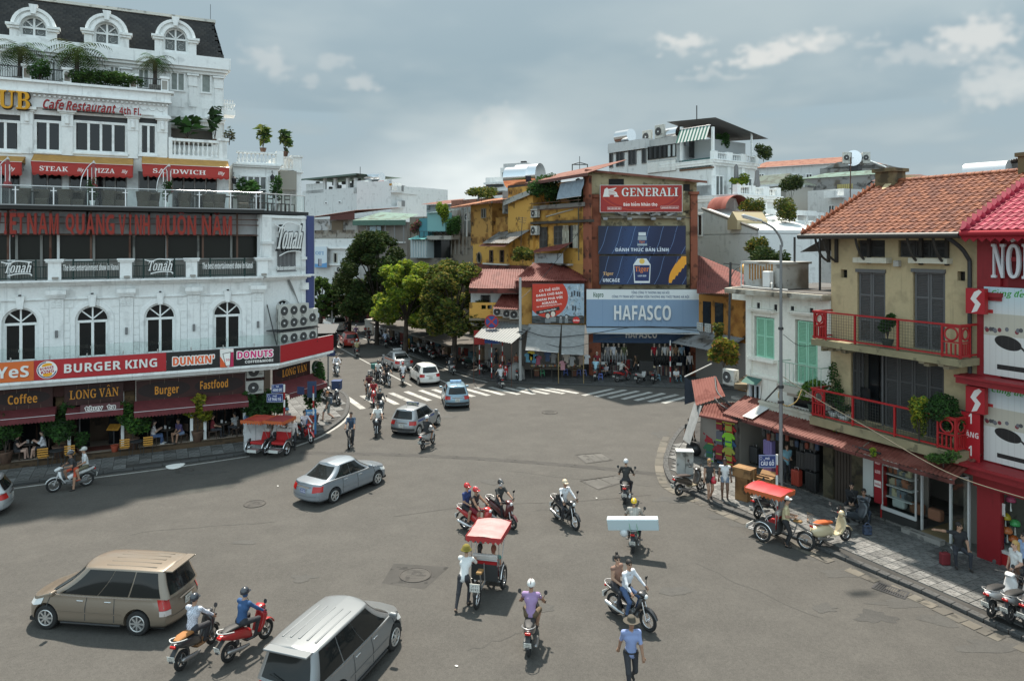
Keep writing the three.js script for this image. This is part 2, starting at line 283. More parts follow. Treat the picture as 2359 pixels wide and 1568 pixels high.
{
let patch=mat([.072,.067,.061],{tex:'concrete',roughness:.95}),patch2=mat([.115,.11,.1],{tex:'asphalt'}),slab=mk(.115,.108,.098);
let o=struct('asphalt_patch',flat([G(908,1298),G(1035,1306),G(978,1357),G(880,1343)],.004),patch,'dark square asphalt repair round the manhole','patch');
M(o,'trench_repair',strip(curve([G(690,1043),G(930,1048),G(1200,1063),G(1400,1080),G(1520,1093)],30),.5,.004),patch);
M(o,'repair_seam',strip(curve([G(905,1190),G(1100,1165),G(1330,1155),G(1500,1140)],20),.04,.005),patch);
M(o,'oil_stain',flat(Array.from({length:22},(_,i)=>{let a=i/22*6.283,r=1+.25*sin(a*3)+.2*sin(a*7+1);let c=G(2018,1421);return V3(c.x+cos(a)*.55*r,0,c.z+sin(a)*.35*r);}),.005),mat([.065,.062,.057],{tex:'asphalt'}));
let blot=(px,py,w,d,i,m)=>{let c=G(px,py);M(o,'dirt_stain',flat(Array.from({length:26},(_,k)=>{let a=k/26*6.283,r=.45+.9*noise(cos(a)*2.2+i*7,sin(a)*2.2+i*3);return V3(c.x+cos(a)*w*r,0,c.z+sin(a)*d*r);}),.0045+.0002*i),m||mat([.082,.078,.071],{tex:'asphalt'}));};
[[1700,1208,.5,.3],[1770,1240,.9,.35],[1850,1282,.6,.3],[1960,1322,.8,.4],[2090,1390,1,.35],[2180,1425,.7,.4],[2290,1490,1,.4],[1545,1150,.7,.4],[1525,1000,.5,.8],[1660,1190,.6,.25],[460,1088,1.2,.3],[250,1112,.9,.25],[1250,1400,.35,.25],[700,1330,.4,.3],[1560,1360,.5,.3],[1900,1400,.45,.3],[1130,1110,.4,.4],[560,1250,.5,.2],[1030,960,.8,.4]].forEach((p,i)=>blot(...p,i));[[1180,1085,1500,1120],[1230,1180,1330,1160],[300,1230,640,1200],[1610,1300,1900,1430],[1080,1500,1240,1440]].forEach(([a,b,c,d],i)=>M(o,'crack',strip(Array.from({length:14},(_,k)=>G(mix(a,c,k/13),mix(b,d,k/13)).add(V3(.25*(noise(k*.9,i*5)-.5),0,.3*(noise(k*.8+9,i*5)-.5)))),.022,.005),mc(.05,.048,.044)));
let manhole=(px,py,r,label)=>{let t=T('manhole_cover',label,'manhole','manhole covers');pG(t,px,py);M(t,'ring',mv(tor(r,.025,6,32),0,.006,0,HP),mc(.05,.045,.04));let c=M(t,'cover',cyl(r*.96,r*.96,.012,32,0,.006,0),mat([.085,.078,.07],{tex:'concrete',metalness:.2}));M(c,'tread_bars',Array.from({length:7},(_,i)=>bx(r*1.2,.006,.02,0,.014,(i-3)*r*.22)),mc(.07,.065,.06));};
manhole(957,1325,.5,'round manhole cover in the dark asphalt patch');manhole(587,1161,.42,'worn manhole cover left of the silver sedan');manhole(1267,950,.5,'manhole cover near the crossing stripes');manhole(425,1084,.4,'dark drain cover near the café kerb');
let grate=(a,b,c,d,label,n)=>{let t=T('drain_cover',label,'drain cover');let pa=[a,b,c,d].map(p=>G(...p));M(t,'frame',strip([...pa,pa[0],pa[1]],.09,.012),mc(.05,.046,.042));for(let i=0;i<n;i++){let q=(u,v)=>pa[0].clone().lerp(pa[1],u).lerp(pa[3].clone().lerp(pa[2],u),v);M(t,'slab',flat([q(i/n+.015,.05),q((i+1)/n-.015,.05),q((i+1)/n-.015,.95),q(i/n+.015,.95)],.01),slab);}};
grate([1327,1048],[1385,1044],[1412,1060],[1352,1068],'concrete slab cover in the road, farther of two',3);
grate([1338,1108],[1420,1096],[1445,1108],[1380,1128],'concrete slab cover in the road, nearer of two',2);
grate([1592,1150],[1628,1141],[1650,1156],[1618,1164],'tilted concrete slab in the gutter at the corner',2);
let t=T('gutter_grate','iron gutter grate beside the kerb on the right','grate');{let A=G(2025,1342),B=G(2096,1366),C=G(2085,1380),D=G(2010,1354);M(t,'frame',strip([A,B,C,D,A],.07,.02),iron);for(let i=0;i<14;i++)M(t,'bar',strip([A.clone().lerp(B,(i+.5)/14),D.clone().lerp(C,(i+.5)/14)],.035,.018),iron);M(t,'pit',flat([A,B,C,D],.003),dark);}  // near-black sheet under the bars paints the dark of a pit
let lit=mc(.7,.69,.66);for(let[x,y,s,l]of[[1113,1208,.03,'white scrap of paper near the red scooter'],[1375,1148,.03,'white scrap of paper left of the white-helmet rider'],[2018,1302,.09,'crumpled white bag in the gutter on the right'],[1052,1535,.03,'yellowish scrap on the asphalt at bottom centre'],[640,1120,.035,'white scrap on the asphalt left of the sedan'],[1690,1097,.2,'white paper on the pavement beside the cartons'],[404,1071,.45,'white plastic sheet lying in the café gutter']]){let o=T('litter',l,'litter','litter');pG(o,x,y);M(o,'sheet',mv(new IcosahedronGeometry(s,1).scale(1.6,.12,1),0,.02+(x>1680&&x<1700?.13:0),0,0,x),lit);}
}
function pavement(name,label,kerb,back,W,tile,tones,range){
let H=.13,grp=new Group();grp.name=name;grp.userData={kind:'structure',label,category:'pavement'};scene.add(grp);
let poly=[...kerb,...back],bed=ext(poly.map(p=>[p.x,-p.z]),H-.035);bed.rotateX(-HP);M(grp,'pavement_bed',bed,mk(.05,.047,.043));
let ks=mk(.085,.085,.083);let n=0;let far=[];
for(let i=0;i<kerb.length-1;i++){let a=kerb[i],b=kerb[i+1],L=a.distanceTo(b),k=max(1,round(L/1));for(let j=0;j<k;j++){let p=a.clone().lerp(b,(j+.5)/k),g=mv(rbx(L/k-.015,H,.24,.025,0,H/2,0,1),0,0,0,0,-atan2(b.z-a.z,b.x-a.x));if(p.z>-75&&p.x>-30&&n<150){n++;let o=M(grp,'kerb_stone',g,ks);o.position.set(p.x,rr(-.004,.004),p.z);}else far.push(g.translate(p.x,0,p.z));}}
if(far.length)stuff(M(grp,'far_kerb',far,ks));
let inside=(x,z)=>{let c=false;for(let i=0,j=poly.length-1;i<poly.length;j=i++){let a=poly[i],b=poly[j];if((a.z>z)!==(b.z>z)&&x<(b.x-a.x)*(z-a.z)/(b.z-a.z)+a.x)c=!c;}return c;};
let clear=(x,z)=>{let m=9;for(let i=0;i<kerb.length-1;i++){let a=kerb[i],b=kerb[i+1],dx=b.x-a.x,dz=b.z-a.z,t=clamp(((x-a.x)*dx+(z-a.z)*dz)/(dx*dx+dz*dz));m=min(m,hypot(x-a.x-dx*t,z-a.z-dz*t));}return m;};
let list=[];
for(let u=range[0];u<range[1];u+=tile)for(let v=range[2];v<range[3];v+=tile){let p=W.pt(u,0,v);if(inside(p.x,p.z)&&clear(p.x,p.z)>.14+tile*.5)list.push([p,clear(p.x,p.z)]);}
list.sort((a,b)=>a[0].length()-b[0].length());
let geos=[0,1,2].map(i=>rbx(tile-.02,.04,tile-.02,.006,0,0,0,1)),ms=tones.map(c=>mat(c,{tex:'concrete',roughness:.8})),rest=ms.map(()=>[]);
list.forEach(([p],i)=>{let k=floor(hash(i,7)*ms.length),y=H-.025+(hash(i,3)-.5)*.006;if(i<300){let o=M(grp,'paving_tile',geos[i%3],ms[k]);o.position.set(p.x,y,p.z);o.rotation.y=W.ang;}else rest[k].push(mv(new BoxGeometry(tile-.02,.04,tile-.02),p.x,y,p.z,0,W.ang));});
rest.forEach((g,k)=>g.length&&stuff(M(grp,'far_paving',g,ms[k])));
return grp;
}
let FL=new Wall(G(0,1089),G(558.6,1023)),FR=new Wall(G(1703,1080),G(2324,1314)),FH=new Wall(G(1350,866),G(1610,868));
let FY=new Wall(V3(6-.53*26,0,-58-.85*26),V3(6,0,-58));
let cc=(px,n)=>curve(px.map(p=>G(...p)),n);
pavement('pavement_left','grey tiled pavement in front of the café and white building',cc([[-240,1160],[14,1121],[374,1074],[575,1045],[680,1022],[728,1005],[775,977],[797,955],[800,944],[795,911],[770,896],[736,870],[690,838]],60),
[V3(-45,0,-100),V3(-60,0,-60),V3(-40,0,-24)],FL,.55,[[.17,.17,.165],[.14,.14,.135],[.2,.2,.195],[.11,.108,.103]],[-6,24,-14,6]);
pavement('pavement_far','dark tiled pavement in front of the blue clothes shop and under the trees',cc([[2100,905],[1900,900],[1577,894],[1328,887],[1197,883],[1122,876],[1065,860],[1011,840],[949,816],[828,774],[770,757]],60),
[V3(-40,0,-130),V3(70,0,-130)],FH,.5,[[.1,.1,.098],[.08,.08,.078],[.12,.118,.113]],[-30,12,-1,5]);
pavement('pavement_right','grey tiled pavement along the corner shops on the right',cc([[1900,960],[1640,968],[1580,985],[1556,1010],[1543,1035],[1538,1090],[1556,1118],[1610,1144],[1646,1162],[1744,1200.7],[1887,1263.4],[2026,1322.6],[2129,1366],[2273,1433],[2390,1486],[2640,1600]],60),
[V3(40,0,-17),V3(40,0,-40)],FR,.4,[[.2,.198,.19],[.17,.168,.16],[.235,.23,.22],[.145,.143,.138]],[-5,24,-.2,6]);
{
let t=T('gutter_slabs','broken concrete gutter slabs along the right kerb','gutter'),ms=[[.15,.135,.11],[.12,.108,.09],[.17,.15,.12]].map(c=>mat(c,{tex:'concrete'})),p=cc([[1546,985],[1527,1030],[1522,1092],[1540,1125],[1600,1153],[1640,1172],[1736,1212],[1872,1276],[2016,1338],[2119,1382],[2255,1448],[2370,1500]],90);
for(let i=2;i<90;i+=2){if(hash(i,9)<.12)continue;let a=p[i],b=p[min(90,i+2)],s=b.clone().sub(a).setY(0).normalize(),n=V3(-s.z,0,s.x).multiplyScalar(.17+.05*hash(i,2));let c=s.clone().multiplyScalar(.02);M(t,'gutter_slab',flat([a.clone().add(n).add(c),b.clone().add(n).sub(c),b.clone().sub(n).sub(c),a.clone().sub(n).add(c)],.008+.012*hash(i,5)),ms[i%3]);}
}
// == white corner building on the left
let hL=(x,y,z)=>FL.uh(x,y,z)[1],uL=(x,z)=>FL.uh(x,HY,z)[0];
let UC=uL(600,-.5),C0=FL.pt(UC,0,-.5),FC=new Wall(C0,V3(-12.06,0,-41.9)),UCE=FC.uh(702,HY)[0];
let S0=FL.pt(uL(645,1.2),0,1.2),FS=new Wall(S0,V3(-10.69,0,-42.76)),USE=4.87;
let wbld=T('white_corner_building','tall white ornate corner building with dark mansard roof above the café','building');FL.put(wbld);
let wing=new Group();wing.name='corner_wing';wing.position.set(UC,0,-.5);wing.rotation.y=FC.ang-FL.ang;wbld.add(wing);
let maroon=mat([.1,.022,.018],{tex:'dirty',roughness:.7}),awnRed=mh(.16,.03,.035),brownTile=mk(.1,.06,.03),redCloth=mh(.42,.035,.025);
{
let b=wbld,U0=-6,mold=(nm,u0,u1,h0,h1,z,steps=3,out=.3)=>M(b,nm,Array.from({length:steps},(_,i)=>bb(u0,u1+.001*i,mix(h0,h1,i/steps),mix(h0,h1,(i+1)/steps)-.006,z-.4,z+out*(i+1)/steps)),trim);
M(b,'café_deck'.replace('é','e'),bb(U0,11.5,.1,.34,-3,0),brownTile);
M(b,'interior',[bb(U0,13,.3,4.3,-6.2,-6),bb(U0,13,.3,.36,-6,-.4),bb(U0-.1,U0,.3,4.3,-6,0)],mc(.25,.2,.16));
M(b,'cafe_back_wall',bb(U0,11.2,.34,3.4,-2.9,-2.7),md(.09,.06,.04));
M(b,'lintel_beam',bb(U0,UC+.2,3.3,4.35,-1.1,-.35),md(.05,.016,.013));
for(let[x0,x1]of[[-40,-8],[128,162],[283,310],[443,473],[560,606]]){
let u0=uL(x0,-.7),u1=uL(x1,-.7);M(b,'pier',bb(u0,u1,.34,3.4,-1.2,-.65),brownTile);
for(let k=0;k<6;k++)M(b,'pier_tile',rbx(u1-u0+.02,.4,.02,.008,(u0+u1)/2,.6+k*.44,-.635,1),mk(.16,.1,.045));
}
for(let x of[159,282,441,472,563]){let u=uL(x,-.55);M(b,'door_post',bb(u-.07,u+.07,.34,3.4,-.62,-.5),trim);}
{let u0=uL(170,-1.6),u1=uL(280,-1.6),d=M(b,'entrance',[bb(u0,u0+.1,.34,3.2,-1.8,-1.7),bb(u1-.1,u1,.34,3.2,-1.8,-1.7),bb(u0,u1,3.1,3.25,-1.8,-1.7)],mc(.05,.02,.015));for(let[a,c]of[[u0+.1,mix(u0,u1,.32)],[mix(u0,u1,.72),u1-.1]])M(d,'pane',bb(a,c,.34,3.1,-1.77,-1.75),glassDark);M(d,'door_mat',bb(u0,u1,.345,.36,-1.6,-.7),mc(.12,.03,.02));}
for(let[x0,x1]of[[-30,120],[318,440],[480,556]]){let u0=uL(x0,-1.8),u1=uL(x1,-1.8),w=M(b,'cafe_front',Array.from({length:5},(_,i)=>bx(.07,2.9,.06,mix(u0,u1,i/4),1.8,-1.9)),mc(.05,.025,.015));for(let i=0;i<4;i++)M(w,'pane',bb(mix(u0,u1,i/4)+.04,mix(u0,u1,(i+1)/4)-.04,.4,3.2,-1.92,-1.9),glassDark);}
let uS=uL(645,1.2);
M(b,'sign_ledge',[[4.02,4.15,.75],[4.155,4.27,.95],[4.275,4.4,1.22]].map(([a,c,z])=>bb(U0,uS-.02,a,c,-.5,z)),trim);
{let g=[[4.02,4.15,.75],[4.155,4.27,.95],[4.275,4.4,1.22]].map(([a,c,z])=>bb(0,USE,a,c,-2.2,z-1.2));let o=M(b,'corner_ledge',g,trim);o.position.set(uS,0,1.2);o.rotation.y=FS.ang-FL.ang;}
M(b,'balcony_deck',bb(U0,uS-.3,4.5,4.6,-.5,1.0),mk(.3,.3,.29));
let AR=[-2.35,.72,3.72,6.76,10.02],hw=.74,ys=6.95,y0=4.6,H1=8.8;
M(b,'first_floor_wall',ext(rectP(U0,UC,4.4,H1),.3,AR.map(c=>archP(c,hw,y0,ys))).translate(0,0,-.8),white);
M(b,'first_floor_room',[bb(U0,UC,4.4,H1,-4.1,-4),bb(U0,UC,4.4,4.5,-4,-.9)],mc(.3,.27,.24));
for(let c of AR){
let f=[ext(archP(c,hw,y0,ys),.1,[archP(c,hw-.09,y0+.05,ys)]).translate(0,0,-.72),bb(c-hw+.09,c+hw-.09,ys-.12,ys,-.7,-.6),bb(c-.06,c+.06,y0,ys-.12,-.7,-.61),bb(c-.035,c+.035,ys,ys+hw-.08,-.7,-.62)];
for(let s of[-1,1])f.push(mv(bx(.06,hw-.1,.07),c+s*.28,ys+.3,-.665,0,0,-s*.85),bb(c+s*.07,c+s*(hw-.1),y0+.5,y0+.58,-.7,-.62),bb(c+s*(hw-.17),c+s*(hw-.09),y0,ys-.13,-.7,-.62));
let w=M(b,'arched_window',f,trim);
for(let s of[-1,1])M(w,'pane',bb(c+s*.065,c+s*(hw-.16),y0+.58,ys-.13,-.69,-.68),glassDark);
M(w,'fanlight_pane',ext(archP(c,hw-.1,ys,ys+.001),.01).translate(0,0,-.69),glassDark);
M(w,'door_handle',bx(.04,.12,.05,c-.07,y0+1,-.57),steel);
M(b,'arch_surround',ext(archP(c,hw+.2,y0,ys),.05,[archP(c,hw+.01,y0,ys)]).translate(0,0,-.5),trim);
M(b,'keystone',ext([[c-.11,ys+hw-.05],[c+.11,ys+hw-.05],[c+.19,ys+hw+.55],[c-.19,ys+hw+.55]],.16).translate(0,0,-.47),trim);
M(b,'spotlight',rbx(.12,.07,.12,.02,c,ys+hw+.6,-.3),iron);
}
let PL=[-.9,2.2,5.22,8.35,uL(606,-.5)-.28];
for(let c of PL){
M(b,'pilaster',[bb(c-.3,c+.3,4.6,8.05,-.5,-.42)],white);
let k=M(b,'capital',[bb(c-.42,c+.42,8.28,8.5,-.5,-.14),bb(c-.38,c+.38,8.18,8.275,-.5,-.22),bb(c-.34,c+.34,8.09,8.175,-.5,-.3)],trim);
for(let i=0;i<4;i++)for(let s of[-1,1])M(k,'fluting',rbx(.2,.05,.04,.015,c+s*.12,7.66+i*.08,-.41,1),trim);
for(let s of[-1,1])M(k,'rosette',mv(cyl(.08,.08,.04,14),c+s*.12,8.0,-.41,HP),trim);
let l=M(b,'wall_lamp',rbx(.12,.36,.1,.02,c,6.35,-.36),mc(.18,.18,.18));
}
M(b,'architrave',bb(U0,UC+.03,8.03,8.06,-.5,-.4),trim);
AR.forEach((c,i)=>{for(let s of[-1,1]){let pl=PL.reduce((a,p)=>(p-c)*s>0&&abs(p-c)<abs(a-c)?p:a,c+s*99);let e=abs(pl-c)>5?c+s*1.3:pl-s*.32;for(let k=0;k<9;k++){let y=4.65+k*.37;let a=c+s*(hw+.22);if(y>ys-.1)a=c+s*max(.35,sqrt(max(0,(hw+.27)**2-(y-ys-.05)**2)));if(y+.35>8)continue;M(b,'rusticated_block',bb(min(a,e),max(a,e),y,y+.345,-.5,-.465),white);}}});
mold('cornice',U0,UC+.1,8.72,9.0,-.5,3,.55);
M(b,'second_floor_slab',bb(U0,UC,8.8,8.98,-6,-.5),trim);
M(b,'second_floor_room',[bb(U0,UC,8.9,12.4,-6.2,-6),bb(U0,UC+.1,9,9.95,-1.75,-1.65)],mc(.2,.19,.17));
{let us=[-5.5,-3.6,-2.2,.1,uL(38,-1.6),uL(95,-1.6),uL(134,-1.6),uL(216,-1.6),uL(308,-1.6),uL(384,-1.6),uL(456,-1.6),uL(532,-1.6),UC];for(let i=0;i<us.length-1;i++){let w=M(b,'restaurant_window',[bb(us[i]-.05,us[i]+.06,9,11.25,-1.7,-1.5),bb(us[i]+.06,us[i+1]-.05,9.9,9.98,-1.7,-1.55)],i%3?md(.28,.28,.26):trim);M(w,'pane',bb(us[i]+.06,us[i+1]-.05,9.98,11.2,-1.65,-1.63),mat([.02,.02,.016],{roughness:.2,phys:1,specularIntensity:.35}));}}
let SP=[[-.5,3.4],[3.5,6.2],[6.3,9.2],[9.3,11.6],[-6,-.6]];
for(let[a,c]of SP)M(b,'fascia_panel',bb(a,c,11.28,12.38,-1.2,-1.12),mp(.4,.4,.4));
for(let h of[11.2,11.75,12.05])M(b,'steel_rail',bb(U0,UC-.1,h,h+.05,-.62,-.57),rustIron);
for(let u=-5;u<UC;u+=1.72)M(b,'steel_post',bb(u,u+.09,10,12.4,-.72,-.63),rustIron);
for(let x of[-40,126,290,441,604]){let u=uL(x,-.3);M(b,'balcony_pier',[bb(u-.27,u+.27,9,9.85,-.6,-.12),bb(u-.36,u+.36,9.85,9.93,-.68,-.05),bb(u-.4,u+.4,9.935,10.02,-.72,0)],trim);M(b,'floodlight',rbx(.26,.12,.2,.02,u+.05,9.1,.06),mc(.3,.28,.25));}
let green=mc(.02,.04,.035);
for(let[x0,x1]of[[-30,108],[142,274],[307,424],[458,588]]){let u0=uL(x0,-.35),u1=uL(x1,-.35),r=M(b,'iron_railing',[bb(u0,u1,9.08,9.12,-.38,-.34),bb(u0,u1,9.62,9.66,-.38,-.34),bb(mix(u0,u1,.2),mix(u0,u1,.8),9.86,9.91,-.38,-.33),bb(mix(u0,u1,.18),mix(u0,u1,.21),9,10,-.4,-.33),bb(mix(u0,u1,.79),mix(u0,u1,.82),9,10,-.4,-.33)],green),n=round((u1-u0)/.11);stuff(M(r,'bars',Array.from({length:n},(_,i)=>bx(.022,i/n>.2&&i/n<.8?.82:.6,.022,mix(u0,u1,(i+.5)/n),i/n>.2&&i/n<.8?9.48:9.36,-.36)),green));}
M(b,'terrace_slab',[bb(U0,UC+.1,12.42,12.6,-8,-.02)],mc(.025,.024,.022));M(b,'terrace_gutter',bb(U0,UC+.12,12.6,12.66,-.14,.02),mc(.3,.3,.3));
let zt=-3,h3=hL(250,478,zt),hA=hL(250,362,zt),uT=uL(527,zt),opn=[[-30,46],[72,143],[158,292],[318,364],[396,500]].map(([a,c])=>rectP(uL(a,zt),uL(c,zt),12.7,hL(250,392,zt)));
M(b,'terrace_wall',ext(rectP(U0,uT,12.6,hA-.02),.3,opn).translate(0,0,zt-.3),white);
M(b,'terrace_room',[bb(U0,uT,12.6,18.5,-6.2,-6.1),bb(U0,uT,15.1,15.2,-6.1,-3.3)],mc(.3,.28,.25));
for(let o of opn){let u0=o[0][0],u1=o[1][0],n=max(1,round((u1-u0)/.55)),w=M(b,'glazed_door',Array.from({length:n+1},(_,i)=>bx(.06,o[2][1]-12.7,.08,mix(u0+.03,u1-.03,i/n),(o[2][1]+12.7)/2,zt-.15)),mc(.35,.33,.32));for(let i=0;i<n;i++)M(w,'pane',bb(mix(u0,u1,i/n)+.05,mix(u0,u1,(i+1)/n)-.05,12.7,o[2][1],zt-.17,zt-.15),glassDark);}
let uE=uL(386,zt),hB=hL(200,356,zt),hC=hL(200,262,zt),hD=hL(200,204,zt),wins=[[-24,276,46,348,2],[77,277,142,350,2],[168,280,294,353,4],[320,284,363,357,2]].map(([a,t,c,q,n])=>{let r=FL.rect(a,t,c,q,zt);return{...r,n};});
M(b,'upper_wall',ext(rectP(U0,uE,hA-.02,hD),.3,wins.map(r=>rectP(r.u0,r.u1,r.h0,r.h1+.28))).translate(0,0,zt-.3),white);
for(let r of wins){windowAt(b,r.u0,r.u1,r.h0,r.h1,zt-.06,{n:r.n,fw:.13});M(b,'transom_panel',bb(r.u0,r.u1,r.h1+.02,r.h1+.28,zt-.2,zt-.15),mc(.06,.06,.062));M(b,'window_sill',bb(r.u0-.08,r.u1+.08,r.h0-.1,r.h0-.01,zt-.1,zt+.1),trim);}
for(let[x,y]of[[62,0],[155,0],[306,0],[374,0],[-35,0]]){
let u=uL(x,zt),f=(hC-hB);M(b,'pilaster',bb(u-.24,u+.24,hB-.1,hC,zt,zt+.1),white);
let k=M(b,'bracket_capital',[bb(u-.42,u+.42,hC-.02,hC+.12,zt,zt+.3),bb(u-.34,u+.34,hC-.1,hC-.025,zt,zt+.2),bb(u-.26,u+.26,hC-.75,hC-.1,zt,zt+.13)],trim);M(k,'scroll',rbx(.22,.5,.16,.07,u,hC-.4,zt+.16),trim);M(k,'roundel',mv(cyl(.14,.14,.05,16),u,hC-.62,zt+.13,HP),trim);
}
M(b,'frieze_moulding',[bb(U0,uE+.1,hC+.14,hC+.2,zt,zt+.12),bb(U0,uE+.2,hD-.48,hD-.4,zt,zt+.3)],trim);
stuff(M(b,'dentils',Array.from({length:60},(_,i)=>bx(.1,.1,.14,U0+.2+i*(uE-U0)/60,hD-.58,zt+.08)),trim));
for(let i=0;i<14;i++){let u=2.2+i*.42;if(u<uE-.2)M(b,'garland',mv(tor(.18,.025,5,10,PI),u,hC+.6,zt+.02,PI),trim);}
M(b,'terrace_parapet',[bb(U0,uE+.15,hD-.4,hD+.06,zt-.3,zt+.16),bb(U0,uE+.3,hD+.06,hD+.18,zt-.4,zt+.34)],trim);
M(b,'upper_terrace_floor',bb(U0,uE+.1,hD-.2,hD,zt-3,zt-.31),mk(.25,.24,.22));
let iron4=M(b,'terrace_railing',[bb(U0,uE,hD+.82,hD+.87,zt-.1,zt-.05),bb(U0,uE,hD+.25,hD+.29,zt-.1,zt-.05)],iron);stuff(M(iron4,'bars',Array.from({length:130},(_,i)=>bx(.02,.6,.02,U0+(i+.5)*(uE-U0)/130,hD+.55,zt-.075)),iron));
for(let x of[-35,62,155,307,379]){let u=uL(x,zt);M(b,'terrace_post',[bb(u-.18,u+.18,hD+.18,hD+.86,zt-.25,zt+.1),bb(u-.25,u+.25,hD+.865,hD+.98,zt-.32,zt+.17)],trim);M(b,'post_panel',bb(u-.13,u+.13,hD+.28,hD+.76,zt+.1,zt+.115),md(.35,.33,.3));}
let zr=-5,uR=uL(515,zr),hE=hL(260,150,zr),hF=hL(260,112,zr),hG=hL(260,24,zr-1.2),hb=hL(450,290,zr);
M(b,'recessed_wall',ext(rectP(U0,uR,15.2,hE),.3,[rectP(uL(394,zr),uL(490,zr),hL(450,336,zr),hL(450,289,zr))]).translate(0,0,zr-.3),white);
M(b,'side_wall',bb(uR-.3,uR,12.6,hE,-16,zr-.3),white);M(b,'rear_block',bb(U0,uR-.31,12.6,hE-.1,-16,-7),mc(.1,.1,.1));
for(let[a,t,c,q,n]of[[391,166,427,211,2],[462,170,487,216,1],[100,140,130,190,2],[250,152,276,200,2],[316,158,345,205,2]]){let r=FL.rect(a,t,c,q,zr);let w=windowAt(b,r.u0,r.u1,r.h0,r.h1,zr+.05,{n,fw:.09});M(w,'curtain',bb(r.u0+.1,r.u1-.1,r.h0+.1,r.h1-.1,zr+.001,zr+.01),mh(.3,.33,.31));M(b,'apron_panel',bb(r.u0+.05,r.u1-.05,r.h0-.9,r.h0-.35,zr,zr+.03),trim);}
for(let x of[444,503,110,290]){let u=uL(x,zr);M(b,'pilaster',bb(u-.2,u+.2,hb+1.1,hE-.1,zr,zr+.08),white);M(b,'bracket_capital',[bb(u-.32,u+.32,hE-.2,hE-.1,zr,zr+.25),bb(u-.24,u+.24,hE-.8,hE-.205,zr,zr+.14)],trim);}
M(b,'string_course',[bb(uE,uR+.05,hb+.25,hb+.4,zr,zr+.2),bb(uE,uR+.1,hb+.405,hb+.5,zr,zr+.3)],trim);
M(b,'main_cornice',[bb(U0,uR+.1,hE-.06,hE+.1,zr-.3,zr+.2),bb(U0,uR+.22,hE+.105,hE+.25,zr-.3,zr+.4),bb(U0,uR+.35,hE+.255,hF,zr-.4,zr+.55)],trim);
{let r=FL.rect(397,330,504,364,zt);let u0=uL(388,zt),u1=uL(527,zt);balustradeAt(b,r.u0,r.u1,r.h0,r.h1+.2,zt);M(b,'loggia_floor',bb(u0,u1,r.h0-.25,r.h0,zr-.3,zt+.15),trim);M(b,'loggia_pier',[bb(r.u1,u1-.1,r.h0,r.h1+.2,zt-.2,zt+.1),bb(r.u1-.1,u1,r.h1+.2,r.h1+.36,zt-.3,zt+.2)],trim);M(b,'loggia_pier',bb(u0,r.u0,r.h0,r.h1+.25,zt-.2,zt+.1),trim);M(b,'loggia_ceiling',bb(uE+.2,uR-.3,hb-.1,hb+.2,zr-2.5,zr-.3),trim);}
{let p=at(523,240,FL.pt(uR,0,zr).z*-1);let s=M(b,'side_balcony',[bb(uR,uR+.7,hL(523,262,zr),hL(523,250,zr),zr-1.6,zr-.4),bb(uR+.55,uR+.7,hL(523,234,zr)-.08,hL(523,234,zr),zr-1.6,zr-.4),bb(uR,uR+.7,hL(523,234,zr)-.1,hL(523,234,zr)-.005,zr-.5,zr-.39)],trim);for(let i=0;i<4;i++)M(s,'baluster',baluster(.6,.07),trim,uR+.1+i*.15,hL(523,250,zr),zr-.45);}
let z0=zr+.15,z1=zr-1.15,uM0=uR+.05,uM1=uR-.45,slate=[[.05,.05,.05],[.04,.04,.041],[.062,.06,.057]].map(c=>mat(c,{tex:'slate'}));
M(b,'roof_core',[ext([[z0-.06,hF],[z1-.06,hG],[-14,hG],[-14,hF]],uM1-U0).rotateY(-HP).translate(uM1,0,0)],slate[0]);
let SL=hypot(hG-hF,z0-z1),rows=17,sl=atan2(z0-z1,hG-hF);
for(let r=0;r<rows;r++){let t=r/rows,gs=[[],[],[]],ue=mix(uM0,uM1,t);for(let k=0;k<60;k++){let u=U0+(k+(r%2)*.5)*.3;if(u>ue-.15)break;gs[floor(hash(k,r)*3)].push(mv(bx(.29,SL/rows*1.25,.02),u,mix(hF,hG,t)+SL/rows*.5,mix(z0,z1,t+.5/rows)+.012,-sl+.05));}gs.forEach((g,i)=>g.length&&stuff(M(b,'slate_course',g,slate[i])));}
M(b,'roof_side',quad([uM0,hF,z0],[uM0,hF,-14],[uM1,hG,-14],[uM1,hG,z1]),slate[1]);
M(b,'roof_coping',[bb(U0,uM1+.08,hG,hG+.16,z1-.4,z1+.12),bb(uM1-.3,uM1+.08,hG,hG+.16,-14,z1-.4)],md(.5,.5,.46));
for(let[x,w]of[[77,60],[246,57],[404.5,53]]){
let zd=zr+.42,c=uL(x,zd),ro=(uL(x+w,zd)-uL(x-w,zd))/2*.88,ri=ro*.58,yb=hF,sp=hL(x,62+(x-77)*.08,zd);
let d=M(b,'dormer',[ext(archP(c,ro,yb,sp),1.6,[archP(c,ri,yb+.15,sp)]).translate(0,0,zd-1.6),ext(archRing(c,ro,ro-.16,sp),.12).translate(0,0,zd),ext(archRing(c,ri+.16,ri,sp),.1).translate(0,0,zd)],trim);
for(let s of[-1,1]){M(d,'dormer_pillar',[bb(c+s*(ri+.1),c+s*ro*1.03,yb,sp-.2,zd,zd+.12),bb(c+s*(ri+.02),c+s*ro*1.13,sp-.2,sp-.08,zd-.1,zd+.24),bb(c+s*(ri+.02),c+s*ro*1.19,sp-.075,sp+.05,zd-.1,zd+.32)],trim);}
M(d,'keystone',ext([[c-.1,sp+ri+.05],[c+.1,sp+ri+.05],[c+.2,sp+ro+.12],[c-.2,sp+ro+.12]],.3).translate(0,0,zd-.05),trim);
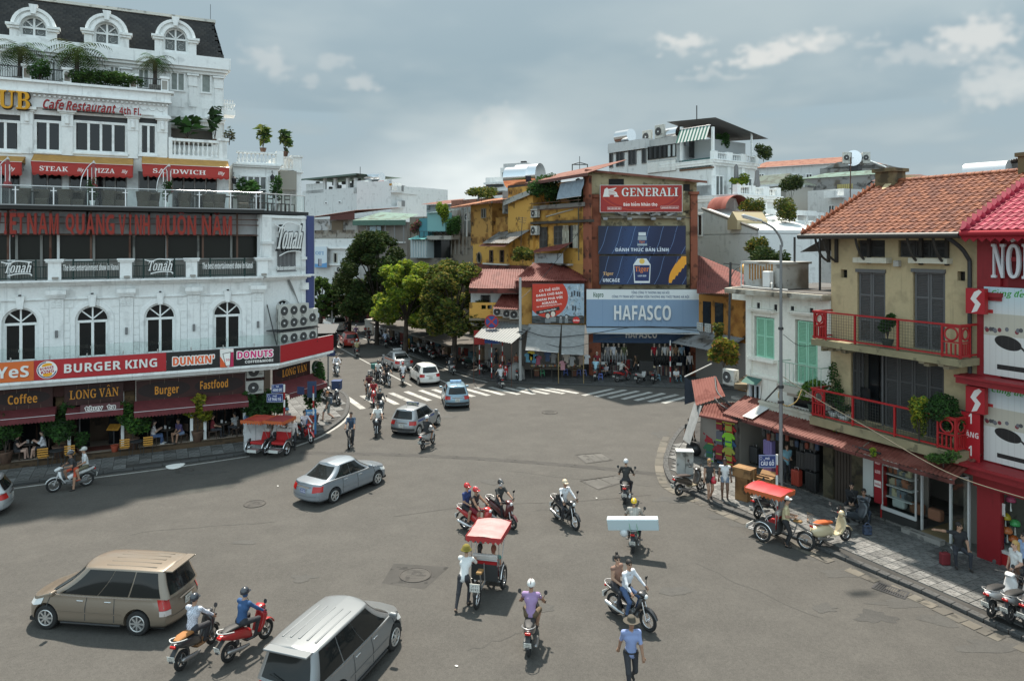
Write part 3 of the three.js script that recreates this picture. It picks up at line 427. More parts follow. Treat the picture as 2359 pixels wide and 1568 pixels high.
let f=[ext(archP(c,ri,yb+.15,sp),.08,[archP(c,ri-.08,yb+.22,sp)]).translate(0,0,zd-.3),bb(c-ri,c+ri,sp-.06,sp+.04,zd-.28,zd-.2),bb(c-.05,c+.05,yb+.15,sp+ri-.05,zd-.28,zd-.19)];for(let s of[-1,1])f.push(mv(bx(.05,ri*.9,.06),c+s*ri*.42,sp+ri*.42,zd-.24,0,0,-s*.8));
let wn=M(d,'window_frame',f,trim);M(d,'pane',ext(archP(c,ri-.03,yb+.16,sp),.01).translate(0,0,zd-.32),mat([.09,.1,.095],{roughness:.15,phys:1}));
let sc=[];for(let s of[-1,1])for(let[yy,q]of[[yb+.45,1],[yb+.8,-1],[sp+ri*.3,1]])sc.push(mv(tor(.15,.012,4,12,5),c+s*ri*.48,yy,zd-.29,0,0,q*s));M(d,'scroll_grille',sc,mc(.55,.56,.54));
}
M(b,'lightning_rod',rod([uM1-.2,hG,z1],[uM1-.2,hG+1.1,z1],.015),iron);
let wz=0,U=UCE;
M(wing,'corner_wall',ext(rectP(0,U,4.4,12.35),.3,[archP(U*.5,.5,6.3,7.1)]).translate(0,0,-.3),white);
M(wing,'arched_grille',[ext(archP(U*.5,.5,6.3,7.1),.03,[archP(U*.5,.44,6.35,7.1)]).translate(0,0,-.1),...[-.25,0,.25].map(x=>mv(tor(.16,.025,4,14).scale(.7,1.8,1),U*.5+x,7.1,-.1))],trim);M(wing,'arched_pane',ext(archP(U*.5,.46,6.34,7.1),.01).translate(0,0,-.2),glassDark);
M(wing,'corner_cornice',[[8.72,8.81,.18],[8.815,8.9,.36],[8.905,9.0,.55]].map(([a,c,z])=>bb(0,U+z*.5,a,c,-.3,z)),trim);
M(wing,'corner_pilaster',[bb(.02,.62,9,12.2,0,.14),bb(-.05,.7,9.85,10.02,0,.25),bb(-.05,.7,10.75,10.9,0,.25)],trim);M(wing,'corner_pilaster',[bb(U-.28,U,4.6,12.2,0,.1),bb(U-.34,U+.1,8.1,8.5,0,.25),bb(U-.32,U+.08,9.85,10,0,.2)],trim);
M(wing,'corner_parapet',[bb(0,U,12.2,12.36,-.3,.16)],trim);
M(wing,'window_grille',[...Array.from({length:14},(_,i)=>bx(.03,1.9,.03,U*.36+i*U*.42/14,10.15,.06)),bx(U*.45,.04,.04,U*.57,9.2,.06),bx(U*.45,.04,.04,U*.57,11.1,.06)],mc(.3,.3,.3));M(wing,'grilled_pane',bb(U*.36,U*.78,9.2,11.1,.002,.02),glassDark);
M(wing,'wing_terrace',[bb(0,U+.2,12.42,12.6,-9,.1)],mc(.03,.03,.03));
M(wing,'wing_side',bb(U-.3,U-.01,4.4,12.35,-14,-.31),white);
let cab=[];for(let i=0;i<7;i++)cab.push(pipe([[U*.55+i*.01,9,.05],[U*.62+i*.03,8.4,.08],[U*.78+i*.03,7.6-i*.05,.1],[U*.86+i*.03,6.9,.08],[U*.87+i*.03,6.3,.06]],.012,4));M(wing,'cables',cab,mc(.25,.25,.24));
{let zw=-4.2,r=FL.rect(537,385,640,478,zw),q=FL.rect(545,352,640,386,zw);M(b,'wing_room',bb(r.u0,r.u1,12.6,q.h0,zw-6,zw),white);let k=FL.rect(551,404,617,442,zw);windowAt(b,k.u0,k.u1,12.75,k.h1,zw+.05,{n:4,fw:.1,bars:[.6],glass:mat([.1,.105,.105],{roughness:.1,phys:1})});
M(b,'wing_cornice',[bb(r.u0,r.u1+.1,q.h0,q.h0+.1,zw-6,zw+.2),bb(r.u0,r.u1+.16,q.h0+.1,q.h0+.2,zw-6,zw+.3)],trim);balustradeAt(b,q.u0,q.u1,q.h0+.2,q.h1+.05,zw);M(b,'wing_post',bb(q.u1-.1,q.u1+.3,q.h0+.2,q.h1+.15,zw-.4,zw+.2),trim);
let r2=FL.rect(640,362,694,478,zw-2),zz=zw-2;M(b,'wing_end',[bb(r2.u0+1.15,r2.u1,12.6,r2.h1-1.0,zz-5,zz),bb(r2.u0+1.0,r2.u1+.12,r2.h1-.98,r2.h1-.85,zz-5,zz+.12),bb(r2.u0+.9,r2.u1,r2.h1-.84,r2.h1,zz-5,zz+.05),bb(r2.u0+.8,r2.u1+.1,r2.h1,r2.h1+.12,zz-5,zz+.15)],white);M(b,'wing_end_back',bb(r2.u0-.2,r2.u0+1.2,12.6,r2.h1,zz-5,zz-1),white);balustradeAt(b,r2.u0,r2.u0+.9,r2.h1-.84,r2.h1,zz);M(b,'vent_box',bb(r2.u0+.1,r2.u0+1.1,r2.h1-2.1,r2.h1-.9,zz-.5,zz+.3),mc(.3,.28,.24));}
let lamp=(x,y,z)=>{let[u,h]=FL.uh(x,y,z);M(b,'lantern',[lathe([[.03,0],[.1,.04],[.14,.3],[.16,.32],[.03,.46]],6).translate(u,h,z+.25),pipe([[u,h+.6,z+.02],[u,h+.7,z+.2],[u,h+.45,z+.25]],.015)],iron);};lamp(538,425,-3);lamp(626,420,-4.2);
}
function onFL(t,u=0,h=0,z=0){return FL.put(t,u,h,z);}
{
let sign=(name,label,W,u0,u1,h0,h1,z,m,edge=mc(.3,.3,.3))=>{let t=T(name,label,'sign');W.put(t,u0,h0,z);M(t,'panel',bb(0,u1-u0,0,h1-h0,-.15,-.012),edge);M(t,'face',plane(u1-u0,h1-h0,(u1-u0)/2,(h1-h0)/2,0),m);return t;};
let z=1.22,hb=4.42,ht=5.34,e0=uL(78,z),e1=uL(383,z),e2=uL(645,z);
let orange=mr(.5,.62,.13,.02),red=mr(.45,.4,.012,.018),wht=mr(.5,.72,.72,.69);
let t=sign('restaurant_sign','orange sign board with white letters at the left edge',FL,-4,e0-.01,hb,ht,z,orange);
{let g=letters('POPeYeS',3.1,.52,.05);M(t,'lettering',g,wht,4+e0-3.3,.2,.005);}
t=sign('burger_sign','long red sign board with white letters and round logo above the café',FL,e0,e1-.01,hb,ht,z,red);
let W=e1-e0;M(t,'lettering',[letters('BURGER',W*.425,.42,.05).translate(W*.215,.25,.005),letters('KING',W*.25,.42,.05).translate(W*.675,.25,.005)],wht);
M(t,'round_logo',mv(new CircleGeometry(.41,32),W*.092,.46,.012),print(256,256,(c)=>{qR(c,'#e8e6df',0,0,256,256);c.strokeStyle='#1f3a70';c.lineWidth=14;c.beginPath();c.arc(128,128,112,.2,4.6);c.stroke();c.fillStyle='#e8a21c';qD(c,'ellipse',128,66,66,34,-.15,0,7);qD(c,'ellipse',134,196,60,32,-.15,0,7);c.fillStyle='#e8e6df';c.save();c.translate(128,128);c.rotate(-.16);c.fillRect(-100,-52,200,100);tx(c,'BURGER',0,-24,50,'#a3182b',{fit:176,w:'900'});tx(c,'KING',0,26,62,'#a3182b',{fit:170,w:'900'});c.restore();}));
t=sign('doughnut_sign','black sign board with orange and pink letters and a cup',FL,e1,e2-.02,hb,ht,z,print(1024,192,(c,w,h)=>{qR(c,'#1e1b1b',0,0,w,h);tx(c,"DUNKIN'",235,100,112,'#e0602a',{fit:370,line:'#e6dfda',lw:22,w:'900'});tx(c,'DONUTS',790,78,100,'#cf2f74',{fit:340,line:'#e6dfda',lw:20,w:'900'});tx(c,'COFFEE&MORE',830,156,40,'#dedbd6',{fit:270,w:'900'});}));
M(t,'cup_logo',[rbx(.66,.95,.06,.1,(e2-e1)*.515,.45,.03)],print(128,160,(c)=>{qR(c,'#e6e2dc',0,0,128,160);c.fillStyle='#d55a28';c.beginPath();c.moveTo(0,60);c.lineTo(70,160);c.lineTo(0,160);c.fill();qR(c,'#b52050',88,30,40,130);c.fillStyle='#efece6';c.strokeStyle='#222';c.lineWidth=5;c.beginPath();c.moveTo(26,40);c.lineTo(100,30);c.lineTo(94,145);c.lineTo(54,150);c.closePath();c.fill();c.stroke();tx(c,'DD',72,96,28,'#c03a4a');}));
t=sign('blank_red_sign','plain red sign board on the angled corner ledge',FS,0,USE,hb,ht,.02,red);
t=T('glass_balustrade','low glass balustrade with steel studs above the burger sign','balustrade');FL.put(t,-4,5.34,1.1);
for(let i=0;i<11;i++){M(t,'glass_panel',bx(1.5,.55,.012,i*1.52+.76,.32,-.05),clearGlass);M(t,'stud',cyl(.03,.03,.18,8,i*1.52,.09,-.05),steel);}
let gold='#d8912c',board=(label,px,draw,cw=512,ch=160)=>{let r=FL.rect(...px,-.3);return sign('cafe_board',label,FL,r.u0,r.u1,r.h0,r.h1,-.28,print(cw,ch,draw),mc(.06,.02,.018));};
let bg=(c,w,h,n)=>{qR(c,'#35140f',0,0,w,h);c.fillStyle='rgba(12,8,7,.55)';qD(c,'ellipse',w/2,h*.45,w*.46,h*.33,0,0,7);c.strokeStyle='#8d7a66';c.lineWidth=2;for(let i=1;i<n;i++){c.beginPath();c.moveTo(w*i/n,0);c.lineTo(w*i/n,h*.2);c.moveTo(w*i/n,h*.8);c.lineTo(w*i/n,h);c.stroke();}};
board('dark maroon board reading Coffee in gold',[-20,895,121,944],(c,w,h)=>{bg(c,w,h,5);tx(c,'Coffee',w*.5,h*.5,92,gold,{fit:w*.5});});
board('dark maroon board with gold letters above the café entrance',[148,884,284,930],(c,w,h)=>{bg(c,w,h,5);tx(c,'LONG VÂN',w*.5,h*.48,96,gold,{fit:w*.84,f:'serif'});});
board('long dark maroon board reading Burger Fastfood in gold',[312,866,566,922],(c,w,h)=>{bg(c,w/2,h,4);c.save();c.translate(w/2,0);bg(c,w/2,h,4);c.restore();tx(c,'Burger',w*.27,h*.48,92,gold,{fit:w*.22});tx(c,'Fastfood',w*.7,h*.42,92,gold,{fit:w*.27});c.strokeStyle='#b8b0a8';c.lineWidth=6;c.strokeRect(2,2,w-4,h-4);},1024,200);
{let r=FS.rect(639,852,716,890,-1.2);sign('cafe_board','dark maroon board with gold letters on the angled corner',FS,1.0,4.2,3.0,3.98,-1.15,print(512,160,(c,w,h)=>{bg(c,w,h,5);tx(c,'LONG VÂN',w*.55,h*.52,92,gold,{fit:w*.7,f:'serif'});}),mc(.06,.02,.018));
let d=T('beer_sign','round dark green beer sign at the end of the corner board','sign');FS.put(d,4.6,3.0,-1.0);M(d,'disc',mv(cyl(.36,.36,.16,28),0,.4,0,HP),mc(.02,.06,.03));M(d,'face',mv(new CircleGeometry(.34,28),0,.4,.085),print(128,128,c=>{qR(c,'#12301c',0,0,128,128);c.strokeStyle='#8c8f88';c.lineWidth=6;c.beginPath();c.arc(64,64,58,0,7);c.stroke();qR(c,'#101413',6,50,116,30);tx(c,'Heineken',64,65,24,'#d8d8d0',{fit:100});tx(c,'★',64,32,26,'#b23028');}));}
let awning=(label,W,u0,u1,h0,h1,zb,out,m,val=.22,n=18)=>{
let t=T('awning',label,'awning','awnings of the white building');W.put(t,u0,h0,zb);let w=u1-u0,pts=[[0,0]];for(let i=0;i<n;i++){let a=i/n*w;for(let k=1;k<=4;k++)pts.push([a+w/n*k/4,-val-.07*sin(PI*k/4)]);}pts.push([w,0]);
let cl=M(t,'canopy',[quad([0,0,out],[w,0,out],[w,h1-h0,0],[0,h1-h0,0],6,4),ext([[0,0],[out,0],[0,h1-h0]],.02).rotateY(-HP).translate(.02,0,0),ext([[0,0],[out,0],[0,h1-h0]],.02).rotateY(-HP).translate(w,0,0)],m.top||m);
M(cl,'valance',ext(pts,.012).translate(0,0,out),m.val||m);M(t,'frame_bar',rod([0,.01,out-.03],[w,.01,out-.03],.02),steel);for(let x of[.06,w-.06])M(t,'arm',rod([x,-.02,out-.05],[x,-.3,0],.018),steel);return t;};
let aw=(label,px)=>{let r=FL.rect(...px,.2);return awning(label,FL,r.u0,r.u1,r.h0+.24,r.h1-.2,-.28,.8,awnRed);};
aw('maroon awning under the Coffee board',[-20,937,128,972]);t=aw('maroon awning with white logo letters over the café entrance',[152,928,284,957]);aw('maroon awning at the left half of the Burger board',[308,914,449,952]);aw('maroon awning at the right half of the Burger board',[466,905,571,938]);
{let m=print(256,64,(c,w,h)=>{qR(c,'#4a1d20',0,0,w,h);tx(c,'thủy tạ',w/2,h/2,44,'#241114',{fit:200,line:'#d5d0ca',lw:9,f:'monospace'});});M(t,'logo_print',mv(plane(1.7,.42),1.45,.16,.66,-.5),m);}
awning('maroon awning on the angled corner of the café',FS,.9,4.4,2.55,3.05,-1.1,1.0,awnRed);
let rt={top:mh(.5,.27,.07),val:redCloth},txtm=(words)=>print(1024,128,(c,w,h)=>{qR(c,'#a52a20',0,0,w,h);for(let[s,x,f,it,sz]of words)tx(c,s,x*w,h*.52,sz||84,'#e4e0da',{fit:f*w,f:it?'sans-serif':'serif',it});});
let ra=(label,px,words)=>{let r=FL.rect(...px,-1.9);let t=awning(label,FL,r.u0,r.u1,r.h0+.62,r.h1+.12,-3,1.1,rt,.62,15);M(t,'lettering',plane(r.u1-r.u0-.1,.5,(r.u1-r.u0)/2,-.33,1.118),txtm(words));};
ra('red terrace awning cut off by the left edge',[-90,358,50,400],[['PASTA',.25,.3],['illy',.82,.14,1,60]]);
ra('red terrace awning lettered STEAK and PIZZA',[70,360,306,404],[['STEAK',.21,.28],['illy',.47,.06,1,60],['PIZZA',.71,.22],['illy',.92,.06,1,60]]);
ra('red terrace awning lettered SANDWICH',[326,364,528,408],[['SANDWICH',.42,.62],['illy',.91,.08,1,60]]);
t=T('letter_sign','large dark red slogan letters on a steel frame below the terrace','sign');FL.put(t,0,11.2,-.42);
{let lm=mr(.55,.2,.016,.014),outlineRed=mc(.26,.03,.018);let words=[['VIÊT',-14,57],['NAM',61,137],['QUANG',150,265],['VINH',272,346],['MUÔN',358,453],['NĂM',463,535]];  // inner outline of the letters is a plain lighter red
for(let[w,x0,x1]of words){let u0=uL(x0,-.42),u1=uL(x1,-.42),n=w.length,st=(u1-u0)/n;[...w].forEach((ch,i)=>{let plain={'Ê':'E','Ô':'O','Ă':'A'}[ch]||ch,lw=plain==='I'?st*.36:st*.9,x=u0+i*st+(st-lw)/2,h=1.03;let o=M(t,'letter',letters(plain,lw,h,.14),lm,x,.02,0);M(o,'edge_tubes',letters(plain,lw*.86,h*.94,.015),outlineRed,lw*.07,h*.03,.14);let cxm=lw/2;if('ÊÔ'.includes(ch))M(o,'accent',[mv(bx(.16,.06,.12),cxm-.06,h+.12,.07,0,0,.6),mv(bx(.16,.06,.12),cxm+.06,h+.12,.07,0,0,-.6)],lm);if(ch==='Ă')M(o,'accent',mv(tor(.1,.035,5,10,PI),cxm,h+.17,.07,0,0,PI),lm);if(ch==='Ê')M(o,'dot',bx(.08,.07,.12,cxm,-.08,.07),lm);});}}
t=T('letter_sign','large yellow letters cut off by the left edge','sign');{let z=-2.7,r=FL.rect(-75,207,69,249,z);FL.put(t,r.u0,r.h0,z);let w=r.u1-r.u0;M(t,'lettering',letters('CLUB',w,r.h1-r.h0,.16,fontS),mc(.62,.3,.02));M(t,'backing',letters('CLUB',w+.12,r.h1-r.h0+.12,.05,fontS),mc(.03,.025,.02),-.06,-.06,-.06);}
t=T('letter_sign','red Café Restaurant 4th Fl lettering under the terrace','sign');{let z=-2.72,r=FL.rect(97,236,325,258,z),w=r.u1-r.u0;FL.put(t,r.u0,r.h0,z);let lm=mc(.28,.025,.025);let h=r.h1-r.h0,sk=g=>{g.applyMatrix4(new Matrix4().makeShear(0,0,.2,0,0,0));return g;};M(t,'lettering',[sk(letters('Cafe',w*.2,h,.12)),sk(letters('Restaurant',w*.49,h*.95,.12)).translate(w*.23,0,0),letters('4th Fl.',w*.23,h*.75,.12).translate(w*.77,0,0)],lm);M(t,'accent',mv(bx(.13,.05,.1),w*.18,h*.95,.06,0,0,.7),lm);M(t,'base_bar',bb(0,w,-.06,.0,-.06,-.02),iron);}  // plain dark iron bar along the foot of the lettering
let wl=mc(.72,.72,.7);
let tonah=(label,W,u,h,w,hh,z)=>{let t=T('script_sign',label,'sign');W.put(t,u,h,z);let g=letters('Tonah',w,hh*.7,.05,fontS);g.applyMatrix4(new Matrix4().makeShear(0,0,.22,0,0,0));M(t,'lettering',g,wl,0,hh*.22,.03);let bk=letters('Tonah',w*1.1,hh*.84,.04,fontS);bk.applyMatrix4(new Matrix4().makeShear(0,0,.22,0,0,0));M(t,'backing',bk,dark,-.05*w,hh*.15,-.02);M(t,'flourish',pipe([[w*.15,hh*.02,.03],[w*.5,hh*.14,.03],[w*1.0,hh*.12,.03],[w*1.05,0,.03]],.035,5),wl);M(t,'flourish',pipe([[-.1,hh*.95,.03],[w*.2,hh*.86,.03],[w*.45,hh*1.0,.03],[w*1.05,hh*.92,.03]],.035,5),wl);};
let slog=(label,W,u,h,w,hh,z)=>{let t=T('slogan_sign',label,'sign');W.put(t,u,h,z);M(t,'lettering',letters('The best entertainment show in Hanoi',w,hh,.04),wl);M(t,'rail',bx(w,.03,.02,w/2,hh*.1,-.02),iron);};
{let q=(x0,x1,y0,y1,z)=>FL.rect(x0,y0,x1,y1,z);let r=q(8,70,602,636,-.25);tonah('white script sign on the railing at the left edge',FL,r.u0,r.h0,r.u1-r.u0,r.h1-r.h0,-.25);r=q(338,395,597,631,-.25);tonah('white script sign on the middle railing',FL,r.u0,r.h0,r.u1-r.u0,r.h1-r.h0,-.25);r=q(145,273,608,623,-.25);slog('white slogan letters on the railing left of the middle',FL,r.u0,r.h0,r.u1-r.u0,r.h1-r.h0,-.25);r=q(466,582,604,619,-.25);slog('white slogan letters on the railing nearest the corner',FL,r.u0,r.h0,r.u1-r.u0,r.h1-r.h0,-.25);}
tonah('large black and white script sign on the corner wall',FC,UCE*.26,10.05,UCE*.56,1.9,.25);slog('white slogan letters below the corner script sign',FC,UCE*.3,9.28,UCE*.66,.25,.2);
t=T('blue_blade_sign','tall blue blank blade sign at the corner edge','sign');FC.put(t,UCE+.02,6.4,.1);M(t,'panel',bb(0,.46,0,6.0,-.14,.14),mr(.5,.045,.06,.17));M(t,'edge_trim',bb(.46,.5,0,6.0,-.15,.15),mc(.3,.3,.3));
}
for(let i=0;i<4;i++){acUnit(['leftmost','second','third','rightmost'][i]+' tall air conditioner in the upper row on the corner wall',t=>FC.put(t,UCE*(.29+i*.215),6.05,1.0),.68,i==3?1.0:1.35,i==3?1:2);acUnit(['leftmost','second','third','rightmost'][i]+' air conditioner in the lower row on the corner ledge',t=>FC.put(t,UCE*(.29+i*.215),5.18,1.0),.68,.7);}
{let t=T('steel_rack','black steel rack that carries the corner air conditioners','rack');FC.put(t,0,0,0);M(t,'shelf',[bb(.3,UCE+.2,5.94,5.98,.1,1.05)],iron);for(let g of[rod([.35,5.1,1.0],[.35,7.4,.1],.03),rod([.35,5.1,1],[.35,7.2,1],.02),rod([UCE+.1,4.5,1],[UCE+.1,6,1],.02)])M(t,'brace',g,iron);}
acUnit('air conditioner beside the Burger board, upper of two',t=>FL.put(t,uL(588,-.2),3.5,-.1),.9,.7);acUnit('air conditioner beside the Burger board, lower of two',t=>FL.put(t,uL(587,-.2),2.62,-.1),.9,.7);
{
let glass=T('glass_balustrade','glass balustrade with steel posts along the terrace edge','balustrade');FL.put(glass,0,12.62,-.1);
let us=[-5,-3,-1,...[35,123,212,289,381,459,531,590].map(x=>uL(x,-.1))];us.forEach((u,i)=>{let p=M(glass,'post',[bx(.05,.88,.03,u,.44,0)],steel);M(p,'clamp',bx(.26,.03,.05,u,.72,.02),steel);if(i<us.length-1)M(glass,'glass_panel',bb(u+.04,us[i+1]-.04,.06,.98,.01,.025),clearGlass);});
M(glass,'handrail',[rod([-6,.92,.04],[UC,.92,.04],.03)],steel);
let g2=T('glass_balustrade','glass balustrade along the terrace edge above the corner wall','balustrade');FC.put(g2,0,12.62,0);M(g2,'handrail',rod([0,.92,.02],[UCE,.92,.02],.03),steel);for(let i=0;i<3;i++)M(g2,'glass_panel',bb(UCE*i/3+.04,UCE*(i+1)/3-.04,.06,.98,0,.015),clearGlass);for(let i=0;i<4;i++)M(g2,'post',bx(.05,.88,.03,UCE*i/3,.44,0),steel);
for(let[x,l]of[[8,'leftmost'],[207,'middle'],[381,'rightmost']]){let t=T('parasol',`closed red and white cantilever parasol on the terrace, ${l} of three`,'parasol','terrace parasols');FL.put(t,uL(x,-.7),12.6,-.7);M(t,'pole',[cyl(.03,.03,1.9,8,-.1,.95,0)],steel);M(t,'arm',pipe([[-.42,.9,0],[-.34,1.5,0],[-.1,2.0,0],[.12,2.25,0]],.03,6),steel);M(t,'base',bx(.7,.08,.7,-.1,.04,0),mc(.2,.2,.2));let c=M(t,'canopy',lathe([[.02,2.22],[.1,2.1],[.13,1.6],[.12,1.2],[.2,1.0],[.22,.85],[.1,.95]],9).translate(.16,0,0),mh(.35,.07,.07));M(c,'white_folds',Array.from({length:4},(_,i)=>mv(bx(.05,1.05,.03),.16+.12*cos(i*1.5+.8),1.45,.12*sin(i*1.5+.8),0,-i*1.5)),mc(.6,.58,.56));M(t,'cap',cyl(.02,.09,.14,8,.16,2.28,0),mc(.5,.48,.45));}
let ch=mh(.09,.07,.05);[[52,0],[95,.1],[150,0],[178,.2],[250,0],[275,.15],[330,0],[352,.1],[425,.2],[480,0],[505,.1],[560,0]].forEach(([x,dz],i)=>{let t=T('terrace_armchair',`brown wicker armchair on the terrace, ${ORD[i]} from the left`,'armchair','terrace armchairs');FL.put(t,uL(x,-.9),12.6,-.9-dz);t.rotation.y+=i%2?1.6:-1.6;M(t,'seat',rbx(.55,.36,.55,.06,0,.22,0),ch);M(t,'backrest',mv(new CylinderGeometry(.36,.3,.5,12,1,true,-1.9,3.8),-.02,.62,0,0,HP),mat([.09,.07,.05],{tex:'cloth',side:2}));M(t,'legs',[bx(.4,.06,.4,0,.03,0)],iron);});
[70,165,262,340,455,535].forEach((x,i)=>{let t=T('terrace_table',`small dark terrace table, ${ORD[i]} from the left`,'table','terrace tables');FL.put(t,uL(x,-1.1),12.6,-1.15);M(t,'table_top',rbx(.7,.04,.7,.01,0,.74,0),mc(.06,.045,.03));M(t,'leg',[cyl(.035,.035,.72,8,0,.36,0),cyl(.22,.24,.03,12,0,.015,0)],iron);});
[600,620,640,662,685].forEach((x,i)=>{let t=T('stacked_chair',`dark wooden chair stacked on the corner terrace, ${ORD[i]} from the left`,'chair','chairs on the corner terrace');FC.put(t,UCE*(.05+i*.2),12.6,-.8);let w=mc(.06,.045,.035);M(t,'seat',bx(.42,.04,.42,0,.46,0),w);M(t,'backrest',[bx(.42,.12,.03,0,1.0,-.2),bx(.42,.06,.03,0,.75,-.2)],w);for(let a of[-1,1])for(let c of[-1,1])M(t,'leg',bx(.04,c<0?1.05:.46,.04,a*.19,c<0?.52:.23,c*.19),w);});
}
// == far side: blue clothes shop, yellow houses, houses behind
let cream=md(.5,.42,.26),brick=md(.27,.085,.045),ochre=md(.6,.33,.07),ochre2=md(.5,.27,.07),maroonWall=md(.16,.04,.03);
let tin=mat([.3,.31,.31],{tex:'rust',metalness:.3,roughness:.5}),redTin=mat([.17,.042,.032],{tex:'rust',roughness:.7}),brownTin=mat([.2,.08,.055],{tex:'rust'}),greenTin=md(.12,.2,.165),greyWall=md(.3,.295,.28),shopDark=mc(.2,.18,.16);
let wallWhite=mp(.66,.67,.66),oldWhite=mp(.68,.69,.68);
let box=(parent,name,W,px,z0,z1,m)=>{let r=W.rect(...px,z1);return M(parent,name,bb(r.u0,r.u1,r.h0,r.h1,z0,z1),m);};
let winP=(parent,W,px,z,o)=>{let r=W.rect(...px,z);return windowAt(parent,r.u0,r.u1,r.h0,r.h1,z,o);};
let board2=(name,label,W,px,z,m,frame=mc(.12,.12,.12))=>{let r=W.rect(...px,z),t=T(name,label,'sign');W.put(t,r.u0,r.h0,z);let w=r.u1-r.u0,h=r.h1-r.h0;M(t,'panel',bb(-.04,w+.04,-.04,h+.04,-.22,-.015),frame);M(t,'face',plane(w,h,w/2,h/2,0),m);t.userData.w=undefined;return[t,w,h];};
let FHu=(x,z=0)=>FH.uh(x,HY,z)[0],FHh=(y,x=1480,z=0)=>FH.uh(x,y,z)[1];
